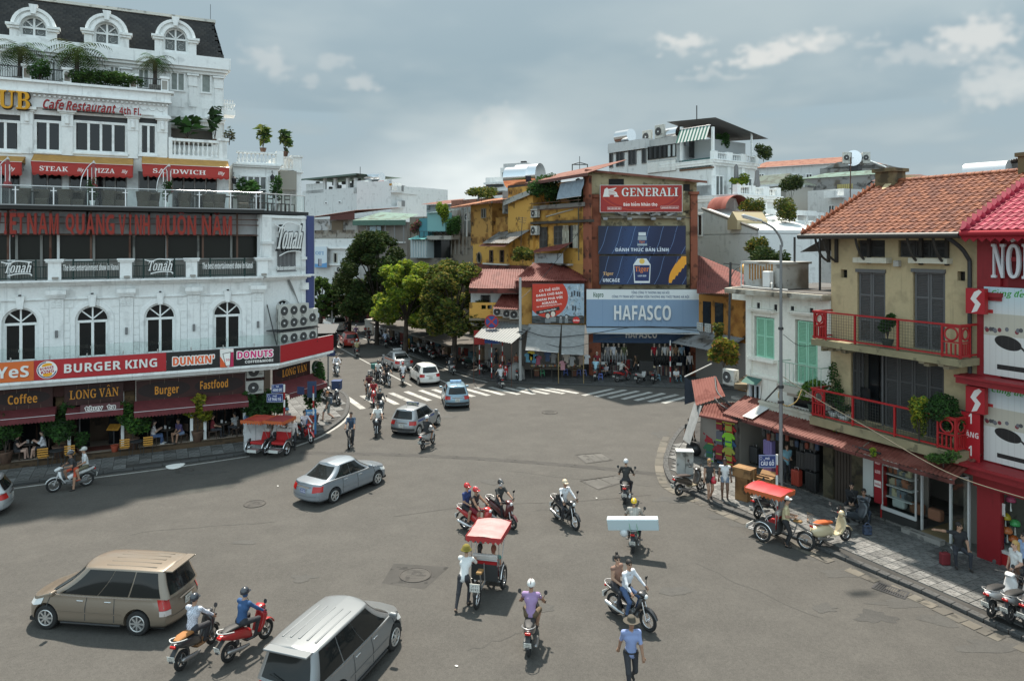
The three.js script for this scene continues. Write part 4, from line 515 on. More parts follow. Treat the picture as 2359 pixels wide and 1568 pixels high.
{
let b=T('clothes_shop_building','narrow cream building with brown piers carrying the stacked billboards','building');FH.put(b);
let u0=FHu(1357),u1=FHu(1606),hL0=FHh(393,1360),hR0=FHh(420,1606);
M(b,'upper_wall',ext([[u0,6.5],[u1,6.5],[u1,hR0],[u0,hL0]],.4).translate(0,0,-.4),cream);
M(b,'body',bb(u0+.1,u1-.1,5,min(hL0,hR0)-.3,-12,-.41),cream);
for(let[x0,x1]of[[1357,1384],[1590,1606]]){let a=FHu(x0),c=FHu(x1);M(b,'brown_pier',bb(a,c,0,x0<1400?hL0-2.2:hR0-1,0,.35),brick);M(b,'pier_cap',bb(a-.12,c+.1,x0<1400?hL0-2.2:hR0-1,(x0<1400?hL0-2.2:hR0-1)+.22,0,.5),brick);}
M(b,'attic_pier',bb(u0,u0+.95,hL0-1.9,hL0-.3,0,.12),cream);
M(b,'roof',[quad([u0-.3,hL0+.05,.6],[u1+.7,hR0+.05,.6],[u1+.7,hR0+.6,-12],[u0-.3,hL0+.6,-12])],m2(.3,.42,.4));M(b,'roof_edge',quad([u0-.3,hL0-.12,.62],[u1+.7,hR0-.12,.62],[u1+.7,hR0+.06,.62],[u0-.3,hL0+.06,.62]),brownTin);
{let r=FH.rect(1402,454-25,1437,450,0);}box(b,'attic_shade_panel',FH,[1403,412,1438,428],-.1,.02,dark);box(b,'attic_shade_panel',FH,[1575,424,1590,440],-.1,.02,dark);  // attic vents are flat near-black panels, their shade put into the colour
box(b,'recess',FH,[1395,490,1580,665],-.2,.03,cream);box(b,'ledge',FH,[1388,497,1582,503],0,.7,md(.25,.22,.18));
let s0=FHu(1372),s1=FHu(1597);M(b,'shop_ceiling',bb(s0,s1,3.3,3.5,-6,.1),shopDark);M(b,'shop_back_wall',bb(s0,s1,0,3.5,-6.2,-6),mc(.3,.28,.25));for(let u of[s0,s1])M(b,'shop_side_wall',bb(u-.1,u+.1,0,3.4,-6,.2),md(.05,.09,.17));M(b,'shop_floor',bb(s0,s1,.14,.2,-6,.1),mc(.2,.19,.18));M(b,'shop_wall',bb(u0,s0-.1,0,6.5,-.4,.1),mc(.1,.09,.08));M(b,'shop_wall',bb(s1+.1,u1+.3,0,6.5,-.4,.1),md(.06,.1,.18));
M(b,'lamp_tube',[mv(cyl(.02,.02,.5,6),FHu(1566),3.15,.2,0,0,1.57)],mc(.8,.8,.78));for(let x of[1432,1478,1571])M(b,'bulb',[cyl(.05,.05,.22,8,FHu(x),2.95,.2),cyl(.008,.008,.35,4,FHu(x),3.2,.2)],mc(.8,.79,.75));
M(b,'scrap_metal',Array.from({length:16},(_,i)=>mv(bx(rr(.2,.7),rr(.05,.25),.2),FHu(1420)+i*.33,FHh(500)+.15+rr(0,.25),rr(.2,.6),rr(0,1),0,rr(-.5,.5))),mat([.35,.34,.33],{metalness:.5,roughness:.5}));
for(let x of[1393,1448,1502,1560])M(b,'floodlight',rbx(.36,.2,.25,.04,FHu(x),FHh(505),.9),mc(.25,.25,.26));M(b,'billboard_pipe',rod([FHu(1388),FHh(503),.6],[FHu(1590),FHh(503),.6],.03),iron);
board2('insurance_billboard','red insurance billboard with lion emblem at the top of the shop building',FH,[1384,427,1572,488],.75,print(1024,340,(c,w,h)=>{qR(c,'#94211c',0,0,w,h);c.fillStyle='#a8301f';qD(c,'ellipse',w*.5,h*.35,w*.42,h*.5,0,0,7);c.strokeStyle='#b8421f';c.lineWidth=8;c.beginPath();c.ellipse(w*.5,h*.2,w*.5,h*.75,0,.2,2.9);c.stroke();tx(c,'GENERALI',w*.605,h*.26,150,'#dcd8d2',{fit:w*.7,f:'serif',line:'#3a1512',lw:8});tx(c,'Bảo hiểm Nhân thọ',w*.49,h*.72,56,'#e8e2dc',{fit:w*.42});tx(c,'84 4 63 260 260',w*.17,h*.87,26,'#e0dad2',{fit:w*.15});tx(c,'generali-life.com.vn',w*.85,h*.84,26,'#e0dad2',{fit:w*.2});c.strokeStyle='#e0dad2';c.lineWidth=3;c.strokeRect(w*.085,h*.82,w*.17,h*.09);c.strokeRect(w*.74,h*.79,w*.22,h*.09);c.fillStyle='#d8d4ce';c.beginPath();c.moveTo(w*.03,h*.43);c.lineTo(w*.04,h*.3);c.lineTo(w*.05,h*.14);c.lineTo(w*.08,h*.08);c.lineTo(w*.1,h*.14);c.lineTo(w*.13,h*.12);c.lineTo(w*.2,h*.08);c.lineTo(w*.16,h*.2);c.lineTo(w*.2,h*.26);c.lineTo(w*.21,h*.36);c.lineTo(w*.23,h*.43);c.closePath();c.fill();c.strokeStyle='#94211c';c.lineWidth=5;for(let i=0;i<4;i++){c.beginPath();c.moveTo(w*.1,h*(.2+i*.05));c.lineTo(w*(.16+.01*i),h*(.17+i*.06));c.stroke();}c.fillStyle='#94211c';qD(c,'ellipse',w*.14,h*.4,w*.03,h*.04,0,0,7);}),mc(.6,.6,.58));
let deep=(c,w,h)=>{let g=c.createLinearGradient(0,0,w,h);g.addColorStop(0,'#10162e');g.addColorStop(.35,'#263c63');g.addColorStop(.7,'#131d3e');g.addColorStop(1,'#191e42');qR(c,g,0,0,w,h);c.strokeStyle='#6f8bb5';c.lineWidth=4;for(let i=0;i<7;i++){c.beginPath();let x=w*(.05+i*.16);c.moveTo(x+60,0);c.bezierCurveTo(x+10,h*.4,x+40,h*.5,x-60,h);c.stroke();}c.fillStyle='rgba(12,18,45,.6)';for(let i=0;i<90;i++){qD(c,'arc',hash(i,1)*w,hash(i,2)*h,3+3*hash(i,3),0,7);}};
board2('beer_billboard','dark blue beer billboard with a bottle neck, upper of two',FH,[1380,521,1580,585],.75,print(1024,330,(c,w,h)=>{deep(c,w,h);qR(c,'#c9ced0',w*.46,h*.22,w*.085,h*.12);c.fillStyle='#9aa4aa';c.beginPath();c.moveTo(w*.455,h*.36);c.lineTo(w*.55,h*.36);c.lineTo(w*.56,h*.7);c.lineTo(w*.445,h*.7);c.fill();qR(c,'#263a6a',w*.45,h*.5,w*.105,h*.13);tx(c,'Tiger',w*.5,h*.56,36,'#d8762a',{fit:w*.07,f:'serif'});tx(c,'ĐÁNH THỨC BẢN LĨNH',w*.5,h*.85,56,'#d4dbe4',{fit:w*.62,w:''});}),iron);
board2('beer_billboard','dark blue beer billboard with bottle label and orange stripes, lower of two',FH,[1382,590,1582,655],.75,print(1024,330,(c,w,h)=>{deep(c,w,h);c.fillStyle='#d5d8d8';c.beginPath();c.moveTo(w*.4,h*.95);c.lineTo(w*.39,h*.3);c.lineTo(w*.44,h*.08);c.lineTo(w*.54,h*.08);c.lineTo(w*.59,h*.3);c.lineTo(w*.58,h*.95);c.closePath();c.fill();c.fillStyle='#1c2c5c';c.beginPath();c.moveTo(w*.41,h*.88);c.lineTo(w*.4,h*.32);c.lineTo(w*.58,h*.32);c.lineTo(w*.57,h*.88);c.closePath();c.fill();c.fillStyle='#d8b45a';qD(c,'arc',w*.49,h*.18,32,0,7);tx(c,'Tiger',w*.49,h*.46,80,'#dd7c2e',{fit:w*.165,f:'serif'});tx(c,'LAGER BEER',w*.49,h*.7,26,'#d9dde2',{fit:w*.1});tx(c,'Tiger',w*.1,h*.62,50,'#e0b070',{fit:w*.12,f:'serif'});tx(c,'UNCAGE',w*.135,h*.86,54,'#dfe3e8',{fit:w*.2,w:''});c.fillStyle='#e39a2a';for(let i=0;i<6;i++){c.beginPath();let x=w*(.8+i*.035),y=h*(.95-i*.13);c.moveTo(x,y);c.bezierCurveTo(x-10,y-120,x+50,y-170,x+90,y-250);c.bezierCurveTo(x+60,y-150,x+70,y-90,x+30,y);c.fill();}}),iron);
let[t,w,h]=board2('shop_fascia','pale blue and white fascia board above the clothes shop',FH,[1352,667,1611,752],1.1,print(1024,340,(c,w,h)=>{qR(c,'#7a90a8',0,0,w,h);qR(c,'#cfd3d3',0,0,w,h*.27);tx(c,'Hapro',w*.105,h*.145,62,'#20482e',{fit:w*.095});tx(c,'TỔNG CÔNG TY THƯƠNG MẠI HÀ NỘI',w*.57,h*.085,30,'#3a4a66',{fit:w*.34,w:''});tx(c,'CÔNG TY TNHH MỘT THÀNH VIÊN THƯƠNG MẠI THỜI TRANG HÀ NỘI',w*.57,h*.195,30,'#3a4a66',{fit:w*.69});c.fillStyle='#5d7895';for(let i=1;i<7;i++)c.fillRect(w*i/7,h*.27,2,h);for(let i=0;i<25;i++){qR(c,'rgba(40,52,66,.22)',w*(.27+.48*hash(i,4)),h*.8,5,h*.12*hash(i,6));}}));
let wl=mat([.66,.67,.66],{roughness:.4,metalness:.2}),sx=w*.245;M(t,'raised_lettering',letters('HAFASCO',w*.505,h*.4,.12),wl,sx,h*.175,.02);
let band=T('shop_band','dark blue band with smaller steel letters under the fascia','sign');{let r=FH.rect(1367,757,1592,790,.4);FH.put(band,r.u0,r.h0,.4);let w=r.u1-r.u0,h=r.h1-r.h0;M(band,'panel',bb(0,w,0,h,-.2,0),mp(.05,.09,.17));M(band,'raised_lettering',letters('HAFASCO',w*.32,h*.5,.06),mat([.5,.5,.5],{metalness:.6,roughness:.35}),w*.335,h*.35,0);}
let sh=T('shop_canopy','thin pale metal canopy strip below the fascia board','canopy');FH.put(sh,0,0,0);{let r=FH.rect(1352,754,1610,764,1.6);M(sh,'canopy_sheet',[quad([r.u0,r.h0,2.1],[r.u1,r.h0-.1,2.1],[r.u1,r.h1,.5],[r.u0,r.h1,.5])],m2(.3,.36,.42));M(sh,'edge',bb(r.u0,r.u1,r.h0-.12,r.h0-.02,2.08,2.12),mc(.45,.45,.44));}
}
{
let b=T('corner_annex','low yellow annex with red corrugated roof beside the blue shop','building');FH.put(b);let X0=FHu(1196,.6),X1=FHu(1351,.6),hE=FHh(646,1280,.6);
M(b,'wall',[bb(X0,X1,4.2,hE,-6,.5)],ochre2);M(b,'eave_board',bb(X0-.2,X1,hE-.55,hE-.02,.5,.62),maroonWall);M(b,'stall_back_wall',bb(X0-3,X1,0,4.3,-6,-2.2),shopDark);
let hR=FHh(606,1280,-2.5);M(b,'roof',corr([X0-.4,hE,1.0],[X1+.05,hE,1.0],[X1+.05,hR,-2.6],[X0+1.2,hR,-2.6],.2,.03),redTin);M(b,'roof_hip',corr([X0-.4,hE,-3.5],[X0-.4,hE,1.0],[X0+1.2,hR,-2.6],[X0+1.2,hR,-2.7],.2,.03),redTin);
let c2=T('side_annex','white two-storey annex with red lean-to roof and yellow balcony wall behind the trees','building');FH.put(c2);let Y0=FHu(1085,-1.5),Y1=X0+.1,he=FHh(652,1160,-1.5);
M(c2,'wall',bb(Y0,Y1,4,he,-6,-1.5),oldWhite);M(c2,'balcony_wall',ext(rectP(Y0,Y1+.6,FHh(733,1160,-.3),FHh(697,1160,-.3)),.15,Array.from({length:8},(_,i)=>rectP(Y0+1+i*.5,Y0+1.36+i*.5,FHh(712,1160,-.3),FHh(703,1160,-.3)))).translate(0,0,-.45),ochre);M(c2,'balcony_slab',bb(Y0,Y1+.6,FHh(738,1160,-.3),FHh(733,1160,-.3),-1.6,-.1),md(.2,.17,.12));
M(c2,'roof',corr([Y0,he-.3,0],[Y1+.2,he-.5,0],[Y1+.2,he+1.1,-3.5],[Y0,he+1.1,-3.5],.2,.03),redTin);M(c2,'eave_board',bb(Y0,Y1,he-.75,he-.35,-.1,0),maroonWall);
winP(c2,FH,[1156,678,1179,728],-1.45,{n:2,frame:mc(.2,.2,.2),bars:[.5]});winP(c2,FH,[1208,686,1225,740],-1.42,{n:2,frame:mc(.1,.06,.04),bars:[.3,.6]});winP(c2,FH,[1108,680,1130,725],-1.45,{n:2,frame:dark});
M(c2,'lower_roof',corr([Y1-2.2,he-1.9,1],[Y1+.1,he-2.0,1],[Y1+.1,he-.9,-1.4],[Y1-1.6,he-.9,-1.4],.2,.03),redTin);
acUnit('air conditioner on the yellow balcony wall near the lamp post',t=>FH.put(t,FHu(1187,.2),FHh(735,1187,.2),.3),.9,.75);acUnit('left one of two grey air conditioners on the yellow balcony',t=>FH.put(t,FHu(1148,-.1),FHh(728,1148,0),.1),.8,.7);acUnit('right one of two grey air conditioners on the yellow balcony',t=>FH.put(t,FHu(1170,-.1),FHh(732,1170,0),.1),.8,.7);
let[t,w,h]=board2('travel_billboard','red and grey airline billboard beside the blue fascia',FH,[1227,654,1346,744],1.2,print(640,480,(c,w,h)=>{qR(c,'#8fa3b2',0,0,w,h);for(let i=0;i<300;i++){let v=60+150*hash(i,8)|0;c.fillStyle=`rgba(${v},${v + 5},${v + 8},.5)`;qD(c,'ellipse',w*(.5+.5*hash(i,1)),h*hash(i,2),30*hash(i,3),14*hash(i,5),hash(i,6)*3,0,7);}qR(c,'#32383a',0,h*.82,w,h*.18);for(let i=0;i<60;i++){let v=30+60*hash(i,18)|0;c.fillStyle=`rgb(${v},${v},${v})`;qD(c,'ellipse',w*hash(i,11),h*(.82+.18*hash(i,12)),30,10,0,0,7);}qR(c,'#fff3',w*.68,h*.36,w*.32,3);c.fillStyle='#b9331f';qD(c,'arc',w*.3,h*.34,w*.39,0,7);c.fillRect(0,0,w*.5,h*.2);for(let[s,y,f]of[['CẢ THẾ GIỚI',.15,.4],['ĐANG CHỜ BẠN',.265,.52],['KHÁM PHÁ VỚI',.38,.52],['AIRASIA',.48,.3]])tx(c,s,w*.33,h*y,40,'#e9e2dc',{fit:w*f,rot:-.13});tx(c,'Hơn 100 điểm đến khắp châu Á và Úc.',w*.33,h*.55,24,'#e8d8d0',{fit:w*.5,rot:-.13,w:''});c.save();c.translate(w*.3,h*.68);c.rotate(-.2);qR(c,'#20201f',-w*.23,-20,w*.46,42);tx(c,'Đến Nơi Bạn Muốn',0,2,28,'#e8e6e2',{fit:w*.33,it:1});c.restore();for(let[x,y,r,k]of[[.3,.82,34,'#c9b9ab'],[.4,.77,36,'#d6c6b8'],[.55,.86,18,'#999'],[.66,.84,20,'#aaa']]){c.fillStyle='#1c1a19';qD(c,'arc',x*w,y*h-10,r,0,7);c.fillStyle=k;qD(c,'ellipse',x*w,y*h,r*.75,r*.95,0,0,7);qR(c,'#777b7d',x*w-r,y*h+r,r*2,60);}c.fillStyle='#3a4047';for(let[x,y]of[[.75,.2],[.8,.17],[.86,.19],[.9,.2],[.77,.55],[.82,.56]])c.fillRect(w*x,h*y,20,62);c.fillStyle='#c22a25';qD(c,'arc',w*.85,h*.93,44,0,7);tx(c,'AirAsia',w*.85,h*.93,30,'#f0e8e4',{fit:76,it:1});}),mc(.05,.04,.04));
let can=T('tin_canopy','grey corrugated tin canopy over the stall behind the crossing sign','canopy'),P1=at(1092,776,55),P2=at(1179,791,53.5),P3=at(1228,750,57),P4=at(1127,739,59);M(can,'sheet',corr(P1.toArray(),P2.toArray(),P3.toArray(),P4.toArray(),.22,.03),mat([.17,.18,.18],{metalness:.3,roughness:.5,side:2}));M(can,'post',[rod(P1,V3(P1.x,.1,P1.z),.03),rod(P2,V3(P2.x,.1,P2.z),.03)],rustIron);
let tarp=(label,q,fold)=>{let t=T('tarpaulin',label,'tarpaulin','grey tarpaulins');let g=quad(...q.map(p=>p.toArray()),16,10),p=g.attributes.position,uv=g.attributes.uv;for(let i=0;i<p.count;i++)p.setZ(i,p.getZ(i)+.05*sin(uv.getX(i)*2.1)+.04*fbm(uv.getX(i)*2,uv.getY(i)*2,3));g.computeVertexNormals();M(t,'sheet',g,mat([.27,.275,.27],{tex:'cloth',side:2}));M(t,'hem_rod',rod(q[0],q[1],.025),steel);M(t,'top_roll',rod(q[3],q[2],.07),mc(.2,.2,.2));M(t,'prop',rod(q[1],V3(q[1].x,.13,q[1].z+.1),.025),mc(.3,.2,.08));};
tarp('wide grey tarpaulin hanging over the stall below the airline billboard',[at(1211,806,54.6),at(1287,812,54.6),at(1293,750,57),at(1218,748,57)]);tarp('narrow grey tarpaulin next to the blue shop',[at(1294,816,54.6),at(1345,817,54.6),at(1348,751,57),at(1295,750,57)]);
}
{
let b=T('yellow_house','weathered ochre house with open plant terrace and shutters','building');FY.put(b);let B=(n,px,z0,z1,m)=>box(b,n,FY,px,z0,z1,m);
B('terrace_floor_wall',[1225,478,1357,512],-4,0,ochre);B('shutter_storey_wall',[1224,512,1357,610],-4,-.02,ochre);B('plain_wall',[1171,430,1228,612],-4,.25,ochre);B('lower_wall',[1224,606,1357,700],-4,0,ochre2);
B('ledge',[1222,508,1358,514],0,.5,md(.06,.05,.04));B('ledge',[1226,606,1310,610],0,.5,md(.5,.48,.44));B('terrace_back',[1226,420,1360,480],-4,-2.5,mc(.4,.24,.08));B('terrace_beam',[1228,470,1345,479],0,.45,md(.22,.2,.18));
B('corner_pier',[1344,405,1357,700],0,.3,brick);
let dk=md(.09,.085,.08);for(let px of[[1244,523,1262,571],[1277,520,1297,564]]){let r=FY.rect(...px,.03);shuttersAt(b,r.u0,r.u1,r.h0,r.h1,.03,dk);}{let r=FY.rect(1299,519,1334,571,.03);shuttersAt(b,r.u0,mix(r.u0,r.u1,.42),r.h0,r.h1,.12,md(.5,.47,.38));shuttersAt(b,mix(r.u0,r.u1,.7),r.u1,r.h0,r.h1,.12,md(.5,.48,.4));M(b,'opening_shade_panel',bb(mix(r.u0,r.u1,.4),mix(r.u0,r.u1,.72),r.h0,r.h1,.01,.05),glassDark);}  // dark glass sheet between the open shutters paints the shade of the opening
{let r=FY.rect(1226,572,1297,581,1.2);M(b,'lean_to_roof',corr([r.u0,r.h0-.1,1.6],[r.u1,r.h0+.2,1.6],[r.u1,r.h1+.5,.2],[r.u0,r.h1,.2],.2,.03),redTin);let q=FY.rect(1232,583,1298,606,1);M(b,'tin_screen',corr([q.u0,q.h0,1],[q.u1,q.h0,1],[q.u1,q.h1,1],[q.u0,q.h1,1],.18,.025),md(.4,.43,.44));}
{let r=FY.rect(1222,400,1360,425,.8),a=FY.uh(1222,421,.8),c=FY.uh(1360,398,.8),d=FY.uh(1358,389,-2.5);M(b,'roof',corr([a[0]-.5,a[1],1],[c[0],c[1],1],[c[0],d[1]+.4,-3],[a[0]-.5,a[1]+1.1,-3],.22,.03),brownTin);M(b,'roof_edge',quad([a[0]-.5,a[1]-.25,1.02],[c[0],c[1]-.25,1.02],[c[0],c[1],1.02],[a[0]-.5,a[1],1.02]),mc(.12,.05,.04));}
{let r=FY.rect(1287,414,1343,457,.7),g=quad([r.u0,r.h0,.9],[r.u1,r.h0+.1,.9],[r.u1,r.h1,.5],[r.u0,r.h1-.2,.5],14,3),p=g.attributes.position;for(let i=0;i<p.count;i++)p.setZ(i,p.getZ(i)+.05*sin(i*1.9));g.computeVertexNormals();let s=T('blue_shade_cloth','pale blue shade cloth hanging from the yellow house terrace','shade cloth');FY.put(s);M(s,'cloth',g,mat([.3,.36,.42],{tex:'cloth',side:2}));M(s,'rod',rod([r.u0,r.h0,.9],[r.u1,r.h0+.1,.9],.03),steel);}
{let r=FY.rect(1228,474,1345,480,.5);M(b,'planter_rail',[bb(r.u0,r.u1,r.h0-.1,r.h0-.04,.8,.85),bb(r.u0,r.u1,r.h1+.3,r.h1+.35,.8,.85)],rustIron);}
M(b,'drain_stain_pipe',rod([FY.uh(1260,499)[0],FY.uh(1260,499)[1],.05],[FY.uh(1322,482)[0],FY.uh(1322,482)[1],.05],.06),mc(.45,.42,.36));{let a=FY.uh(1342,440),c=FY.uh(1343,600);M(b,'drainpipe',rod([a[0],a[1],.4],[c[0],c[1],.4],.05),mc(.08,.07,.05));}
acUnit('air conditioner on the ochre wall below the plant terrace',t=>{let p=FY.uh(1230,501,.5);FY.put(t,p[0],p[1],.5);},1,.75);acUnit('air conditioner on the ochre wall above the grey lean-to roof',t=>{let p=FY.uh(1230,541,.5);FY.put(t,p[0],p[1],.5);},1,.8);
let o=T('old_yellow_house','older stained ochre house with tin roofs left of the plant terrace','building');FY.put(o);let O=(n,px,z0,z1,m)=>box(o,n,FY,px,z0,z1,m);
O('wall',[1085,470,1134,566],-5,-.4,ochre2);O('wall',[1132,500,1174,566],-5,-.8,ochre2);O('lower_wall',[1090,562,1172,612],-5,.4,ochre);O('veranda_wall',[1038,478,1086,545],-5,-2.2,greyWall);O('left_lower',[1036,545,1090,640],-5,-1,md(.24,.2,.16));O('base_band',[1090,610,1230,640],-5,.6,maroonWall);O('grey_panel',[1158,440,1172,492],-3,.1,greyWall);
winP(o,FY,[1109,480,1120,502],-.35,{n:2,frame:mc(.25,.22,.18)});for(let px of[[1128,576,1136,605],[1152,576,1161,605]])winP(o,FY,px,.45,{n:1,frame:mc(.1,.06,.05),bars:[.5]});
{let p=FY.uh(1105,594,.42);M(o,'oval_window',mv(tor(.55,.08,6,20).scale(.8,1,1),p[0],p[1],.45),mc(.2,.15,.1));M(o,'oval_pane',mv(new CircleGeometry(.55,20).scale(.8,1,1),p[0],p[1],.42),glassDark);}O('veranda_back',[1168,566,1226,608],-4,-1.6,ochre2);O('white_sill',[1112,607,1168,610],.4,.7,mc(.6,.58,.55));
{let a=FY.uh(1112,560,2),c=FY.uh(1222,532,.3);M(o,'lean_to_roof',corr([FY.uh(1112,560,2.4)[0],a[1],2.4],[FY.uh(1172,558,2.4)[0],a[1],2.4],[FY.uh(1222,540,.3)[0],c[1]+.1,.3],[FY.uh(1150,540,-.4)[0],c[1],-.4],.3,.04),md(.2,.19,.18));M(o,'red_eave',quad([FY.uh(1108,564,2.2)[0],a[1]-.3,2.5],[FY.uh(1170,562,2.2)[0],a[1]-.3,2.5],[FY.uh(1170,562,2.2)[0],a[1]-.05,2.0],[FY.uh(1108,564,2.2)[0],a[1]-.05,2.0]),brownTin);}
{let a=FY.uh(1036,478,1),c=FY.uh(1158,462,1);M(o,'tin_roof',corr([a[0],a[1],1],[c[0],a[1]+.3,1],[c[0],a[1]+1.2,-4],[a[0],a[1]+1.0,-4],.25,.03),mat([.34,.15,.07],{tex:'rust'}));let e=FY.uh(1160,452,.6),f=FY.uh(1224,432,.6);M(o,'flat_roof',quad([e[0],e[1]-.4,.6],[f[0],f[1]-.2,.6],[f[0],f[1]+.4,-4],[e[0],e[1]+.2,-4]),mat([.35,.34,.31],{tex:'dirty',side:2}));M(o,'flat_roof_edge',quad([e[0],e[1]-.9,.62],[f[0],f[1]-.6,.62],[f[0],f[1]-.15,.62],[e[0],e[1]-.35,.62]),mat([.4,.39,.36],{tex:'dirty',side:2}));}
for(let i=0;i<5;i++){let p=FY.uh(1042+i*9,520,-.9);M(o,'veranda_post',rod([p[0],FY.uh(1042,585,-.9)[1],-.8],[p[0],FY.uh(1042,480,-.9)[1],-.8],.05),mc(.3,.28,.25));}{let p=FY.uh(1076,509,-.2);acUnit('air conditioner on the old house at the left end',t=>FY.put(t,p[0],p[1],-.2),1.1,.9);}{let a=FY.uh(1076,545,.2),c=FY.uh(1077,474,.2);M(o,'white_pipe',rod([a[0],a[1],.2],[c[0],c[1],.2],.07),mc(.55,.54,.52));}
{let t=T('tv_aerial','tall television aerial in front of the ochre wall','aerial'),p=at(1203,560,62);M(t,'mast',rod(at(1199,590,62),at(1204,500,62),.03),iron);M(t,'cross_bars',[0,1,2].map(i=>rod(at(1194+i,501+i*5,62),at(1214-i,503+i*5,62),.02)),iron);}
}
function house(name,label,x0,d0,x1,d1,yTop,D,m,cat='building'){
let W=new Wall(at(x0,HY,d0),at(x1,HY,d1)),t=T(name,label,cat);W.put(t);let L=W.uh(x1,HY)[0],h=EYE+(HY-yTop)*d0/FOC;M(t,'wall',bb(0,L,0,h,-D,0),m);return{t,W,L,h};
}
{
let{t,W,L,h}=house('white_hostel','long white hostel with roof sign and small windows behind the left building',697,132,900,118,440,14,wallWhite);
let P0=(x,y,z=0)=>W.uh(x,y,z);let px=(n,r,z0,z1,m)=>box(t,n,W,r,z0,z1,m);
px('parapet',[705,423,745,445],-.3,0,wallWhite);px('parapet',[815,416,846,445],-5,0,wallWhite);px('stair_tower',[846,418,872,445],-5,-.3,mp(.4,.4,.39));px('front_block',[872,428,902,445],-6,.01,wallWhite);for(let x of[744,768,797,815])px('roof_column',[x,410,x+5,440],-.5,-.1,wallWhite);
{let a=P0(695,414),c=P0(832,400);M(t,'tin_roof',quad([a[0],a[1],1],[c[0],c[1],1],[c[0]+2,c[1]-.3,-8],[a[0],a[1],-8]),greenTin);M(t,'roof_edge',quad([a[0],a[1]-.3,1.02],[c[0],c[1]-.3,1.02],[c[0],c[1],1.02],[a[0],a[1],1.02]),mc(.1,.14,.12));M(t,'roof_clutter',Array.from({length:18},(_,i)=>rbx(rr(.5,1),rr(.5,.9),.6,.1,a[0]+1.5+i*.85,h+.5+(i%3)*.4,rr(-4,-1),1)),mc(.12,.12,.12));}
for(let r of[[747,551-2,0,0]]){}for(let r of[[748,465,754,471],[779,463,786,469],[864,418+6,870,431]])winP(t,W,r,.06,{n:1,fw:.1});winP(t,W,[858,455,864,470],.06,{n:1,fw:.1});
let F2=new Wall(at(900,HY,118),at(932,HY,124)),fr=T('balcony_house','narrow white balconied house at the right end of the hostel','building');F2.put(fr);let l2=F2.uh(932,HY)[0];M(fr,'wall',bb(0,l2*.8,0,h+.6,-6,0),wallWhite);for(let y of[444,479]){let q=F2.rect(898,y-15,940,y,1);M(fr,'balcony',[bb(-.1,l2,q.h0,q.h0+.25,0,1.3),bb(-.1,l2,q.h0+.25,q.h1,1.15,1.3)],wallWhite);let rl=M(fr,'balcony_railing',bb(l2*.25,l2*.9,q.h0+.3,q.h1+.2,1.31,1.34),mc(.2,.2,.2));}for(let x of[902,908,916])winP(fr,F2,[x,455,x+4,466],.05,{n:1,fw:.08,d:.06});
for(let[x,l]of[[840,'left'],[856,'right']]){let k=T('water_tank',`steel water tank on the hostel roof, ${l} of two`,'water tank','steel water tanks');W.put(k,...P0(x,407),-1.5);M(k,'drum',mv(cyl(.75,.75,1.9,18),0,0,0,0,0,HP),chrome);M(k,'stand',bx(1.6,.5,1,0,-.95,0),iron);}
{let k=T('hostel_sign','red and yellow lettered roof sign of the hostel','sign');let q=W.rect(873,414,904,428,0);W.put(k,q.u0,q.h0,.1);let w=q.u1-q.u0,hh=q.h1-q.h0;M(k,'panel',plane(w,hh,w/2,hh/2,0),print(256,96,c=>{qR(c,'#c4c8c8',0,0,256,96);tx(c,'NEXY',55,32,60,'#ac2a20',{fit:100});tx(c,'HOSTEL',185,40,40,'#8a97aa',{fit:120});qR(c,'#c08a1c',0,66,256,30);tx(c,'BAR - BEER - SHOP - PIZZA',128,81,20,'#5a3a10',{fit:230});}));M(k,'frame',[bx(.05,hh+.8,.05,.2,hh/2-.4,-.05),bx(.05,hh+.8,.05,w-.2,hh/2-.4,-.05)],iron);}
{let k=T('roof_mast','thin mast on the hostel roof','mast');M(k,'pole',rod(at(830,402,121),at(830,384,121),.05),iron);}
let a=house('brown_roof_house','grey house with long brown tin roof below the hostel',706,114,828,108,506,6,greyWall);box(a.t,'lattice_screen',a.W,[718,506,760,545],0,.1,md(.5,.5,.5));box(a.t,'lattice_screen',a.W,[764,508,790,545],0,.12,mc(.12,.09,.06));{let p=a.W.uh(706,502,1),q=a.W.uh(826,484,1);M(a.t,'roof',corr([p[0]-1,p[1]-.1,1.2],[q[0],q[1],1.2],[q[0]+2,q[1]+.6,-6],[p[0]-1,p[1]+.6,-6],.4,.04),brownTin);M(a.t,'gable',quad([a.L*.55,a.h-.2,1],[a.L,a.h-.2,1],[a.L,q[1]-.2,1],[a.L*.55,mix(p[1],q[1],.55)-.2,1]),mc(.09,.03,.025));}
a=house('green_roof_terrace','dark open terrace with green tin roof above the big tree',822,102,938,100,512,8,shopDark);{let p=a.W.uh(822,508,.5),q=a.W.uh(938,506,.5),e=a.W.uh(822,492,-2)[1];M(a.t,'roof',[quad([p[0]-.4,p[1],1],[q[0],q[1],1],[q[0],e-.1,-4],[p[0]+1.6,e+.3,-4])],greenTin);M(a.t,'fascia',bb(p[0]-.4,q[0],p[1]-.7,p[1],.95,1),mc(.07,.13,.1));for(let i=0;i<6;i++)M(a.t,'post',bx(.12,2.6,.12,1.4*i+.5,p[1]-1.9,.6),mc(.2,.2,.2));M(a.t,'hanging_cloth',bb(2.3,4,p[1]-2.6,p[1]-.8,.5,.55),mh(.3,.37,.4));M(a.t,'railing',bb(0,a.L,p[1]-3.2,p[1]-3,.5,.6),mc(.5,.5,.48));}
